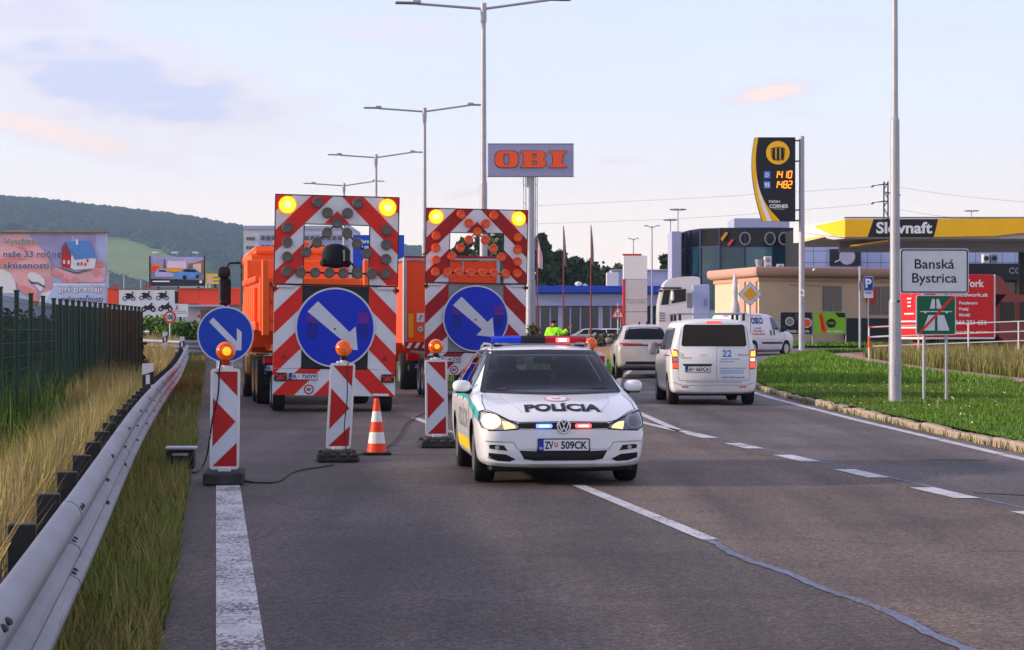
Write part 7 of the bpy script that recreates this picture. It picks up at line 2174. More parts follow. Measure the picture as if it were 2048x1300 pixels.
 for i, px in enumerate((1971, 1987)):
  k = 146 / FOC
  q = thing('air_conditioner', ['air conditioner above the red truck, right of the town sign', 'darker air conditioner above the red truck beside another unit'][i], 'air conditioner', (sx(px, 146), 146, zz(526, 146)))
  mb = MB(); mb.box((0, 0, 9 * k), (13 * k, 0.6, 18 * k), 'white_wall' if i == 0 else 'print_grey', 0.03); mb.build('housing', q)
  mb = MB(); mb.plate(circle(0, 9 * k, 5 * k, 16), -0.32, -0.301, 'dark_facade'); mb.build('fan_grille', q)
fuel_station()
def red_truck():
 d = 86.0
 ang = R(67)
 fwd = Vector((math.sin(ang), math.cos(ang), 0)); right = Vector((math.cos(ang), -math.sin(ang), 0))
 rc = Vector((sx(1846, d), d, gz(15, 86) - 0.02))
 W, LB = 2.1, 3.35
 org = rc - right * (W / 2)
 t = thing('red_truck', 'red box truck with white lettering parked behind the railing', 'truck', org, -ang)
 z0, z1 = 0.85, zz(547, d) - rc.z
 mb = MB(); mb.box((0, LB / 2, (z0 + z1) / 2), (W, LB, z1 - z0), 'truck_red', 0.04); b = mb.build('box_body', t)
 mb = MB()
 for yy in (0, LB):
  mb.box((W / 2 + 0.005, yy, (z0 + z1) / 2), (0.05, 0.06, z1 - z0), 'frame_white', 0.01)
 mb.box((W / 2, LB / 2, z0 - 0.04), (0.06, LB, 0.08), 'frame_white', 0.01); mb.box((0, 0.0, z0 - 0.04), (W, 0.06, 0.08), 'frame_white', 0.01)
 mb.build('edge_trim', b)
 Xs = Matrix.Translation((W / 2 + 0.012, 0, 0)) @ Matrix.Rotation(R(90), 4, 'Z')
 H_ = z1 - z0
 ty = lambda f: z0 + H_ * f
 def lt(*a, **k):
  m_ = MB(); m_.text(*a, X=Xs, **k); m_.build('lettering', b)
 lt('WoodWork', LB * 0.5, ty(0.80), 0.28, 0, 'print_white', 0.03, width=2.35)
 lt('www.woodwork.sk', LB * 0.54, ty(0.645), 0.14, 0, 'print_white', 0.03, width=2.5)
 for i, s_ in enumerate(('Poradenstvo', 'Predaj', 'Montáž')):
  lt(s_, LB * 0.50, ty(0.52 - i * 0.095), 0.12, 0, 'print_white', 0.03, 'L'); lt('✓', LB * 0.40, ty(0.52 - i * 0.095), 0.12, 0, 'print_white', 0.03)
 lt('+421 944 221 656', LB * 0.56, ty(0.20), 0.17, 0, 'print_white', 0.03, width=2.2)
 lt('drevený nábytok na mieru', LB * 0.5, ty(0.06), 0.11, 0, 'print_white', 0.03, width=2.8)
 mb = MB()
 for i, (f, w_) in enumerate(((0.60, 0.3), (0.54, 0.24), (0.48, 0.24), (0.36, 0.7), (0.24, 1.2), (0.14, 1.4))):
  mb.plate([(0.05 - w_ / 2 + 0.1, ty(f)), (0.15 + w_ / 2, ty(f)), (0.15 + w_ / 2, ty(f) + 0.055), (0.05 - w_ / 2 + 0.1, ty(f) + 0.055)], -0.05, -0.041, 'print_white')
 mb.plate([(0.3, ty(0.68)), (0.42, ty(0.68)), (0.42, ty(0.8)), (0.3, ty(0.8))], -0.05, -0.041, 'prio_yellow')
 mb.build('rear_print', b)
 mb = MB()
 pr = chaikin([(LB + 0.12, 0.45), (LB + 3.0, 0.45), (LB + 3.05, 1.2), (LB + 2.8, 1.45), (LB + 2.25, 2.45), (LB + 2.05, 2.55), (LB + 0.12, 2.55)], 1, True)
 n = len(pr); hw = W / 2 - 0.06
 mb.add([(-hw, y, z) for y, z in pr] + [(hw, y, z) for y, z in pr], [tuple(range(n)), tuple(range(n, 2 * n))[::-1]] + [(i, n + i, n + (i + 1) % n, (i + 1) % n) for i in range(n)], 'cab_red', False)
 c = mb.build('cab', t)
 for s in (-1, 1):
  mb = MB(); mb.plate(rrect(LB + 0.3, 1.5, LB + 1.0, 2.25, 0.08), -0.012, 0.012, 'glass', Matrix.Translation((s * (hw + 0.006), 0, 0)) @ Matrix.Rotation(R(90), 4, 'Z')); mb.build('rear_cab_window', c)
  mb = MB(); mb.plate([(LB + 1.25, 1.5), (LB + 2.65, 1.5), (LB + 2.15, 2.25), (LB + 1.25, 2.25)], -0.012, 0.012, 'glass', Matrix.Translation((s * (hw + 0.006), 0, 0)) @ Matrix.Rotation(R(90) * 1, 4, 'Z')); mb.build('cab_window', c)
 mb = MB(); pr = [(LB + 0.07, 2.56), (LB + 1.0, 2.56), (LB + 0.72, 2.85), (LB + 0.3, z1 - 0.06), (LB + 0.07, z1 - 0.03)]
 n = 5
 mb.add([(-hw, y, z) for y, z in pr] + [(hw, y, z) for y, z in pr], [tuple(range(n)), tuple(range(n, 2 * n))[::-1]] + [(i, n + i, n + (i + 1) % n, (i + 1) % n) for i in range(n)], 'cab_red'); mb.build('wind_deflector', c)
 for s in (-1, 1):
  mb = MB()
  for yy in (LB + 0.22, LB + 1.12, LB + 2.3): mb.box((s * (hw + 0.004), yy, 1.45), (0.012, 0.02, 1.7), 'rubber')
  mb.box((s * (hw + 0.004), LB + 1.5, 1.42), (0.02, 2.6, 0.02), 'rubber'); mb.build('door_gaps', c)
 mb = MB(); mb.box((0, 2.6, 0.6), (0.9, 5.4, 0.3), 'dark_steel', 0.02); mb.build('chassis', t)
 mb = MB(); mb.box((0, -0.02, 0.52), (W - 0.1, 0.12, 0.22), 'truck_red', 0.02); bb = mb.build('rear_bumper', t)
 for s in (-1, 1):
  mb = MB(); mb.box((s * 0.8, -0.09, 0.52), (0.34, 0.03, 0.14), 'tail_red', 0.01); mb.build('tail_light', bb)
  for yy in (0.9, LB + 1.9): wheel(t, (s * 0.88, yy, 0.36), 0.36, 0.26, s, 'galv', 0)
 number_plate(t, 'BB', '118GK', 'F', 0.1, -0.085, 0.52)
red_truck()
def tractor_unit():
 d = 116.0
 g = 0.62
 x0 = sx(1322, d)
 t = thing('tractor_truck', 'white tractor truck with a raised roof facing the white pylon', 'truck', (x0, d, g), 0.0)
 k = d / FOC
 X = lambda px: (px - 1322) * k
 Z = lambda py: zz(py, d) - g
 W = 2.45
 side = chaikin([(X(1318), 0.6), (X(1318), Z(612)), (X(1322), Z(592)), (X(1326), Z(575)), (X(1334), Z(560)), (X(1352), Z(554)), (X(1397), Z(552)), (X(1401), Z(560)), (X(1402), 0.9), (X(1360), 0.6)], 1, True)
 n = len(side)
 mb = MB(); mb.add([(x, -0.0, z) for x, z in side] + [(x, W, z) for x, z in side], [tuple(range(n)), tuple(range(n, 2 * n))[::-1]] + [(i, n + i, n + (i + 1) % n, (i + 1) % n) for i in range(n)], 'van_white'); c = mb.build('cab', t)
 mb = MB(); mb.plate([(X(1343), Z(607)), (X(1372), Z(602)), (X(1372), Z(578)), (X(1346), Z(580))], -0.02, 0.0, 'glass'); mb.build('door_window', c)
 mb = MB(); mb.plate([(X(1322), Z(610)), (X(1337), Z(609)), (X(1341), Z(579)), (X(1328), Z(580))], -0.02, 0.0, 'glass'); mb.build('corner_window', c)
 mb = MB(); mb.box((X(1344), -0.25, Z(592)), (6 * k, 0.3, 20 * k), 'van_white', 0.06); mb.build('wing_mirror', c)
 mb = MB(); mb.box((X(1340), -0.12, Z(576)), (45 * k, 0.25, 3 * k), 'black_plastic', 0.02); mb.box((X(1322), 0.9, Z(581)), (4 * k, 2.0, 4 * k), 'black_plastic', 0.02); mb.build('sun_visor', c)
 mb = MB(); mb.plate([(X(1374), Z(616)), (X(1384), Z(616)), (X(1384), Z(586)), (X(1374), Z(586))], -0.03, 0.0, 'print_grey'); mb.build('air_intake', c)
 for i in range(4):
  mb = MB(); mb.box((X(1324), -0.02, Z(626 + i * 5)), (12 * k, 0.12, 2.2 * k), 'print_grey', 0.01); mb.build('step', c)
 mb = MB(); mb.box((X(1402), W / 2, Z(606)), (34 * k, W + 0.1, 74 * k), 'pale_blue_wall', 0.04); b = mb.build('side_panel', t)
 mb = MB()
 for px in (1408, 1412): mb.plate([(X(px), Z(612)), (X(px + 1.5), Z(612)), (X(px + 1.5), Z(598)), (X(px), Z(598))], -0.09, -0.056, 'print_grey')
 mb.build('vent_print', b)
 mb = MB(); mb.box((X(1365), W / 2, 0.75), (90 * k, 1.0, 0.35), 'dark_steel', 0.03); mb.build('chassis', t)
 for px in (1338, 1400):
  for yy, s in ((0.18, -1), (W - 0.18, 1)):
   X_ = Matrix.Rotation(R(90), 4, 'Z')
   mb = MB(); mb.cyl((X(px), yy - 0.16, 0.5), (X(px), yy + 0.16, 0.5), 0.5, 'rubber', None, 24); mb.cyl((X(px), yy - 0.18, 0.5), (X(px), yy + 0.18, 0.5), 0.27, 'galv', None, 20); mb.build('wheel', t)
tractor_unit()
t = thing('parasol', 'folded pale parasol standing in front of the tan building', 'parasol', (sx(1470, 126), 126, gz(12.7, 126)))
zt = zz(546, 126) - gz(12.7, 126)
mb = MB(); mb.cyl((0, 0, 0), (0, 0, zt), 0.035, 'frame_white'); mb.build('pole', t)
mb = MB(); mb.lathe([(0.02, zt), (0.13, zt - 0.35), (0.17, zt - 1.0), (0.15, zt - 1.5), (0.26, zt - 1.9), (0.30, zt - 2.3), (0.16, zt - 2.6), (0.05, zt - 2.62)], 'white_wall', 10); mb.build('cloth', t)
mb = MB(); mb.box((0, 0, 0.06), (0.6, 0.6, 0.12), 'concrete', 0.02); mb.build('foot', t)
for i, (a, b, mk, lb) in enumerate(((1560, 1625, 'slov_black', 'black advertising banner with a coffee cup picture on a metal frame'), (1627, 1692, 'banner_green', 'green advertising banner with a round black logo on a metal frame'))):
 d = 126.0; k = d / FOC
 x0, x1 = sx(a, d), sx(b, d)
 z0, z1 = zz(668, d), zz(625, d)
 g = gz(15, d) + 0.1
 t = thing('advertising_banner', lb, 'banner', ((x0 + x1) / 2, d, g), 0, 'advertising banners by the junction')
 w = (x1 - x0) / 2
 mb = MB()
 for s in (-1, 1): mb.cyl((s * w, 0.03, -0.05), (s * w, 0.03, z1 - g + 0.05), 0.03, 'galv_pole')
 mb.cyl((-w, 0.03, z1 - g + 0.03), (w, 0.03, z1 - g + 0.03), 0.025, 'galv_pole'); mb.cyl((-w, 0.03, 0.3), (w, 0.03, 0.3), 0.025, 'galv_pole')
 mb.build('frame', t)
 mb = MB(); mb.plate([(-w + 0.04, z0 - g), (w - 0.04, z0 - g), (w - 0.04, z1 - g), (-w + 0.04, z1 - g)], -0.012, 0.0, mk); p = mb.build('cloth', t)
 zc = (z0 + z1) / 2 - g
 mb = MB()
 if i == 0:
  mb.plate(circle(-0.38, zc + 0.1, 0.26, 20), -0.018, -0.0125, 'sign_grey_white'); mb.plate(circle(-0.38, zc + 0.1, 0.2, 20), -0.022, -0.0185, 'print_grey')
  mb.text('Svieža energia', 0.1, zc - 0.52, 0.16, -0.018, 'print_white', 0.02, width=1.3)
  mb.plate(circle(w - 0.32, zc + 0.02, 0.28, 20), -0.018, -0.0125, 'frame_white'); mb.plate(circle(w - 0.32, zc + 0.02, 0.22, 20), -0.022, -0.0185, 'mall_orange')
  for q in range(26):
   cx, cz = rnd.uniform(-0.05, 0.35), rnd.uniform(zc - 0.3, zc + 0.5)
   mb.plate(circle(cx, cz, 0.035, 6), -0.017, -0.0125, 'print_grey')
 else:
  mb.plate(circle(0.08, zc, 0.27, 20), -0.018, -0.0125, 'slov_black'); mb.text('100%', 0.08, zc - 0.05, 0.12, -0.022, 'banner_green', 0.02, width=0.34)
  mb.plate([(-w + 0.3, zc + 0.55), (-w + 0.5, zc + 0.58), (-0.15, zc - 0.55), (-0.5, zc - 0.55)], -0.018, -0.0125, 'mall_orange')
  mb.plate([(-w + 0.34, zc + 0.50), (-w + 0.42, zc + 0.5), (-0.3, zc - 0.4), (-0.42, zc - 0.4)], -0.022, -0.0185, 'beacon_red')
  mb.plate([(0.30, zc + 0.60), (w - 0.06, zc + 0.60), (w - 0.06, zc + 0.34), (0.5, zc + 0.34)], -0.018, -0.0125, 'slov_black')
  mb.text('na cestu', 0.3, zc - 0.52, 0.16, -0.018, 'print_white', 0.02, width=0.9)
 mb.build('print', p)
# ------------------------------------------------------------------ middle distance: OBI pylon, flags, showroom, trees
def obi():
 d = 190.0
 k = d / FOC
 x0 = sx(1061, d); g = gz(x0, d)
 t = thing('advertising_pylon', 'tall pylon with a grey panel reading OBI in orange letters', 'advertising pylon', (x0, d, g))
 X = lambda px: sx(px, d) - x0
 Z = lambda py: zz(py, d) - g
 mb = MB(); mb.cyl((0, 0, -0.2), (0, 0, Z(560)), 10.5 * k, 'galv_pole', 10 * k, 24); mb.cyl((0, 0, Z(560)), (0, 0, Z(352)), 8.8 * k, 'galv_pole', 7.8 * k, 24); mb.build('mast', t)
 mb = MB()
 for px in (1047, 1051.5, 1071, 1074.5): mb.cyl((X(px), 0.2, Z(500)), (X(px), 0.2, Z(352)), 0.035, 'galv_pole')
 for py in range(370, 500, 36):
  for a, b in ((1047, 1051.5), (1071, 1074.5)): mb.cyl((X(a), 0.2, Z(py)), (X(b), 0.2, Z(py)), 0.03, 'galv_pole')
 mb.build('ladder', t)
 mb = MB(); mb.box((X(1061), -0.2, Z(321)), (172 * k, 0.7, 65 * k), 'panel_grey', 0.05); p = mb.build('sign_box', t)
 mb = MB(); mb.box((X(1061), -0.2, Z(288.3)), (172.5 * k, 0.74, 1.2 * k), 'print_grey', 0.01); mb.box((X(1061), -0.2, Z(353.3)), (172.5 * k, 0.74, 1.2 * k), 'print_grey', 0.01); mb.build('edge_trim', p)
 S = lambda pts: [(X(a), Z(b)) for a, b in pts]
 def letter(outer, holes, mk, y0, y1):
  mb = MB()
  if len(holes) == 1 and len(holes[0]) == len(outer):
   mb.ring(S(outer), S(holes[0]), y0, y1, mk)
  else:
   mb.plate(S(outer), y0, y1, mk)
  return mb
 O_out = rrect(990, 303, 1037, 336, 13, 5); O_in = rrect(1007.5, 309, 1018.5, 330, 4, 5)
 for nm, grow, mk, y0 in (('letter_backing', 1.1, 'print_black', -0.60), ('letter_face', 0.0, 'obi_orange', -0.66)):
  mb = MB()
  o1 = rrect(990 - grow, 303 - grow, 1037 + grow, 336 + grow, 13, 5); o2 = rrect(1007.5 + grow, 309 + grow, 1018.5 - grow, 330 - grow, 3.5, 5)
  mb.ring(S(o1), S(o2), y0, y0 + 0.055, mk)
  e = grow
  bp = [(1041 - e, 303 - e), (1083, 303 - e), (1090 + e, 307), (1091 + e, 314), (1086 + e, 319.5), (1092 + e, 325), (1091 + e, 332), (1084, 336 + e), (1041 - e, 336 + e), (1041 - e, 333), (1047 - e, 330), (1047 - e, 309), (1041 - e, 306)]
  h1, h2 = (1064.5 + e, 308.5 + e, 1073 - e, 316 - e), (1064.5 + e, 322.5 + e, 1073 - e, 330.5 - e)
  def clipx(poly, lo, hi):
   q = clip_half(poly, 1, 0, -lo); return clip_half(q, -1, 0, hi)
  parts = [clipx(bp, 1000, h1[0]), clipx(bp, h1[2], 1200)]
  for q in parts: mb.plate(S(q), y0, y0 + 0.055, mk)
  for a, b in ((303 - e, h1[1]), (h1[3], h2[1]), (h2[3], 336 + e)): mb.plate(S([(h1[0], a), (h1[2], a), (h1[2], b), (h1[0], b)]), y0, y0 + 0.055, mk)
  ip = [(1098 - e, 303 - e), (1132 + e, 303 - e), (1132 + e, 306), (1125 + e, 310), (1124 + e, 329), (1132 + e, 333), (1132 + e, 336 + e), (1098 - e, 336 + e), (1098 - e, 333), (1105 - e, 329), (1106 - e, 310), (1098 - e, 306)]
  mb.plate(S(ip), y0, y0 + 0.055, mk)
  mb.build(nm, p)
 mb = MB(); mb.plate(S(circle(1129, 322, 1.4, 10)), -0.60, -0.552, 'print_grey'); mb.build('trademark_dot', p)
obi()
for i, (px, py, pf) in enumerate(((1127, 452, 530), (1182, 450, 528), (1075, 472, 535))):
 d = 165.0; x = sx(px, d); g = gz(x, d)
 t = thing('flagpole', ['red flagpole with a drooping dark flag, nearest the pointing officer', 'red flagpole with a drooping dark flag, closer to the white pylon', 'red flagpole with a pale flag right beside the OBI mast'][i], 'flagpole', (x, d, g), 0, 'red flagpoles before the blue banded building')
 mb = MB(); mb.cyl((0, 0, -0.1), (0, 0, zz(py, d) - g), 0.06, 'cab_red', 0.035, 10); mb.build('pole', t)
 mk = 'print_grey' if i < 2 else 'skin_print_pale'
 mb = MB()
 zt, zb = zz(py + 4, d) - g, zz(pf, d) - g
 V = []
 n = 12
 for j in range(n + 1):
  f = j / n
  w = 0.04 + 0.25 * math.sin(math.pi * min(1, f * 0.62)) * (0.8 if i < 2 else 1.2)
  for q in range(5):
   u = q / 4
   V.append((0.04 + w * u * (0.7 if i != 2 else 1.0), 0.10 * math.sin(u * 9 + f * 3), zt + (zb - zt) * f - 0.12 * u))
 F_ = [(j * 5 + q, j * 5 + q + 1, (j + 1) * 5 + q + 1, (j + 1) * 5 + q) for j in range(n) for q in range(4)]
 mb.add(V, F_, mk, True); mb.build('flag', t)
def showroom():
 d = 205.0
 k = d / FOC
 t = thing('showroom', 'long low showroom with a blue roof band and dark windows behind the flagpoles', 'building', (0, 0, 0))
 g = 0.55
 x0, x1 = sx(1040, d), sx(1362, d)
 L = x1 - x0
 Zp = lambda py: zz(py, d)
 mb = MB(); mb.box(((x0 + x1) / 2, d + 6, (g + Zp(575)) / 2), (L, 12, Zp(575) - g), 'lav_wall'); mb.build('wall', t)
 mb = MB(); mb.box(((x0 + x1) / 2, d - 0.4, Zp(579)), (L + 0.4, 1.4, 14 * k), 'blue_band', 0.04); mb.build('roof_band', t)
 mb = MB(); mb.box(((x0 + x1) / 2, d - 0.15, Zp(600)), (L, 0.7, 24 * k), 'lav_wall', 0.03); mb.build('fascia', t)
 n = 16
 for i in range(n):
  mb = MB(); mb.box((x0 + (i + 0.5) * L / n, d - 0.06, (g + Zp(613)) / 2), (L / n - 0.14, 0.08, Zp(613) - g), 'window_dim'); mb.build('window', t)
 for i in range(n + 1):
  mb = MB(); mb.box((x0 + i * L / n, d - 0.1, (g + Zp(613)) / 2), (0.12 if i % 4 else 0.4, 0.2, Zp(613) - g), 'lav_wall'); mb.build('mullion', t)
 mb = MB(); mb.box((sx(1290, d + 9), d + 12, Zp(553)), (140 * k, 5, 40 * k), 'lav_wall', 0.05); w = mb.build('upper_storey', t)
 mb = MB(); mb.box((sx(1228, d + 6), d + 9.2, Zp(555)), (26 * k, 1, 30 * k), 'white_wall', 0.05); mb.build('upper_bay', t)
 mb = MB(); mb.box((sx(1290, d + 9), d + 9.45, Zp(535)), (142 * k, 0.3, 2.5 * k), 'print_grey'); mb.build('roof_edge', t)
 for i, px in enumerate((1157, 1170)):
  q = thing('roof_fan', ['larger pale roof ventilator on the showroom roof between the flagpoles', 'smaller pale roof ventilator on the showroom roof'][i], 'ventilator', (sx(px, d + 5), d + 5, Zp(572)))
  mb = MB(); r_ = (8 - 3 * i) * k; mb.lathe([(r_ * 0.6, 0), (r_ * 0.6, r_ * 0.4), (r_, r_ * 0.7), (r_ * 0.8, r_ * 1.2), (0, r_ * 1.5)], 'white_wall', 14); mb.build('cowl', q)
 d2 = 140.0; k2 = d2 / FOC
 x = sx(1271, d2); g2 = gz(x, d2)
 q = thing('dealer_pylon', 'white dealership pylon with a red edge in front of the showroom', 'advertising pylon', (x, d2, g2))
 X = lambda px: sx(px, d2) - x
 Z2 = lambda py: zz(py, d2) - g2
 b = [Z2(650), Z2(624), Z2(600), Z2(559), Z2(511)]
 for lo, hi in zip(b, b[1:]):
  mb = MB(); mb.box((X(1272 if lo < Z2(570) else 1270), 0, (lo + hi) / 2), ((44 if lo < Z2(570) else 48) * k2, 0.5, hi - lo - 0.03), 'white_wall' if lo < Z2(570) else 'print_white', 0.02); mb.build('panel', q)
 mb = MB(); mb.box((X(1247.5), 0, (b[0] + b[3]) / 2), (4 * k2, 0.52, b[3] - b[0]), 'board_red', 0.01); mb.box((X(1264), 0, b[4] + 0.05), (38 * k2, 0.52, 0.1), 'board_red', 0.01); mb.build('red_edge', q)
 mb = MB(); mb.text('AUTO C.MUBE', X(1271), Z2(607), 5.5 * k2, -0.262, 'print_grey', 0.0, width=36 * k2); mb.build('lettering', q)
showroom()
tp = [(1092, 232, 492, 34, TREE_PAL, False), (1082, 236, 470, 26, TREE_PAL, False), (1118, 228, 512, 44, PALE_PAL[2:3] + TREE_PAL, False), (1146, 230, 520, 44, TREE_PAL, False), (1180, 236, 533, 46, TREE_PAL[1:], False),
  (1212, 240, 540, 44, PALE_PAL, False), (1206, 222, 536, 26, CONIFER, True), (1190, 225, 548, 22, CONIFER, True), (1100, 226, 540, 40, TREE_PAL, False), (1238, 246, 541, 34, PALE_PAL, False), (1332, 230, 512, 22, TREE_PAL, False), (1008, 226, 470, 60, PALE_PAL + TREE_PAL[2:4], False), (968, 230, 478, 54, PALE_PAL[:2] + TREE_PAL[2:4], False), (925, 236, 485, 46, TREE_PAL, False), (1040, 232, 478, 50, PALE_PAL + TREE_PAL[2:4], False)]
tl = ['round dark tree immediately right of the OBI mast', 'tallest dark tree right behind the OBI mast', 'mid green tree behind the nearer dark flagpole', 'wide dark tree between the two dark flagpoles', 'dark tree behind the second flagpole',
  'pale green tree behind the small conifer', 'pointed dark conifer left of the upper storey', 'small pointed conifer beside the taller conifer', 'low dark tree filling the gap by the OBI mast', 'pale low tree left of the white pylon', 'small tree beside the glass building wall',
  'pale green tree filling the window of the orange lamp trailer', 'green tree seen through the window of the orange lamp trailer, nearer its middle', 'dark tree seen at the edge of the orange lamp trailer window', 'pale tree between the orange lamp trailer and the OBI mast']
for (px, d, py, wpx, pal, con), lb in zip(tp, tl):
 x = sx(px, d)
 tree(lb, x, d, (zz(py, d) - gz(x, d)) * 1.1, wpx * d / FOC * 1.7, 4200 if not con else 1800, pal, con)
bush('olive bush beside the officer in yellow at the foot of the OBI mast', sx(1105, 150), 150, 2.8, 2, 1.5, 2400, [(0.07, 0.07, 0.02), (0.09, 0.09, 0.03), (0.05, 0.055, 0.018)], leaf=(0.06, 0.14))
bush('broad olive hedge beside the orange lamp trailer', sx(1075, 140), 140, 3.0, 2, 1.9, 2600, [(0.07, 0.07, 0.02), (0.10, 0.095, 0.03), (0.045, 0.05, 0.016)], leaf=(0.06, 0.14))
bush('low scrub right of the officer in front of the dark windows', sx(1215, 150), 150, 3.0, 2, 1.2, 1600, [(0.08, 0.075, 0.03), (0.10, 0.09, 0.04), (0.05, 0.055, 0.02)], leaf=(0.06, 0.12))
for i, (px, lbx, pt) in enumerate(((1170, 'pale car parked before the dark windows between the flagpoles', 'suv_pearl'), (1205, 'white car parked by the two-way triangle sign', 'van_white'))):
 d = 178.0
 hatch('parked_car', lbx, (sx(px, d) - 2.1, d, gz(5, d)), math.pi / 2 + math.pi, pt, 1.45, group='cars parked at the showroom')
def thin_lamp(label, px, d, py, kind, w):
 x = sx(px, d); g = gz(x, d)
 t = thing('street_lamp', label, 'street lamp', (x, d, g), 0, 'thin lamp masts beyond the showroom')
 h = zz(py, d) - g
 mb = MB(); mb.cyl((0, 0, -0.1), (0, 0, h), 0.09, 'galv_pole', 0.05, 8); mb.build('pole', t)
 k = d / FOC
 if kind == 'ring':
  mb = MB()
  for a in range(6):
   c = a * math.pi / 3
   mb.box((math.cos(c) * w * k * 0.42, math.sin(c) * w * k * 0.42, h - 0.1), (0.5, 0.35, 0.12), 'print_grey', 0.03, rz=c); mb.cyl((0, 0, h - 0.15), (math.cos(c) * w * k * 0.4, math.sin(c) * w * k * 0.4, h - 0.1), 0.03, 'galv_pole')
  mb.build('lamp_heads', t)
 else:
  for s in (-1, 1):
   mb = MB(); mb.tube([(0, 0, h - 0.15), (s * w * k * 0.3, 0, h)], 0.04, 'galv_pole'); mb.box((s * w * k * 0.4, 0, h + 0.02), (w * k * 0.25, 0.3, 0.08), 'print_grey', 0.02); mb.build('lamp_head', t)
thin_lamp('thin twin lamp mast rising right of the white pylon', 1304, 190, 452, 'twin', 30)
thin_lamp('thin lamp mast just above the white pylon', 1267, 210, 477, 'twin', 20)
thin_lamp('multi headed lamp mast by the glass building, lower one', 1341, 230, 438, 'ring', 22)
thin_lamp('multi headed lamp mast by the glass building, higher one', 1356, 215, 417, 'ring', 28)
thin_lamp('multi headed lamp mast rising behind the fuel canopy', 1943, 260, 420, 'ring', 24)
def lattice_mast():
 d = 320.0; x = sx(1772, d); g = 0.7; k = d / FOC
 t = thing('power_pylon', 'dark lattice power pylon behind the thick lamp pole', 'power pylon', (x, d, g))
 h = zz(363, d) - g
 mb = MB(); w = 5 * k
 for sx_ in (-1, 1):
  for sy in (-1, 1): mb.cyl((sx_ * w, sy * w, 0), (sx_ * w * 0.8, sy * w * 0.8, h), 0.06, 'dark_steel', None, 5)
 n = 18
 for i in range(n):
  z0, z1 = h * i / n, h * (i + 1) / n
  s = 1 if i % 2 else -1
  for sy in (-1, 1): mb.cyl((-s * w * 0.95, sy * w * 0.9, z0), (s * w * 0.95, sy * w * 0.9, z1), 0.04, 'dark_steel', None, 4)
 mb.build('lattice', t)
 for py, s in ((371, -1), (405, -1), (388, 1)):
  mb = MB(); mb.tube([(0, 0, zz(py - 3, d) - g), (s * 24 * k, 0, zz(py, d) - g)], [0.12, 0.05], 'dark_steel'); mb.cyl((s * 24 * k, 0, zz(py, d) - g), (s * 29 * k, 0, zz(py + 3, d) - g), 0.12, 'dark_steel'); mb.build('cross_arm', t)
 for i, (py0, py1, pyr) in enumerate(((374, 455, 395), (408, 415, 440))):
  pts = [(sx(700, 420), 420, zz(py1, 420)), (sx(1250, 370), 370, zz(py0 + (14 if i else 50), 370)), (sx(1743, d), d, zz(py0, d))]
  if i: pts = [(sx(1060, 400), 400, zz(448, 400)), (sx(1400, 360), 360, zz(437, 360)), (sx(1743, d), d, zz(408, d))]
  else: pts = [(sx(1060, 400), 400, zz(412, 400)), (sx(1400, 360), 360, zz(396, 360)), (sx(1743, d), d, zz(374, d))]
  mb = MB(); mb.tube(chaikin(pts, 3), 0.028, 'print_grey', 4); mb.tube(chaikin([(sx(1743 + 50, d), d, zz(pyr - 22, d)), (sx(1900, d - 20), d - 20, zz(pyr - 4, d - 20)), (sx(2150, d - 40), d - 40, zz(pyr + 18, d - 40))], 3), 0.025, 'print_grey', 4)
  o = mb.build('power_line', None); tag(o, ['upper thin power line crossing the sky beside the OBI sign', 'lower thin power line crossing the sky beside the OBI sign'][i], 'power line', 'power lines of the lattice pylon')
lattice_mast()
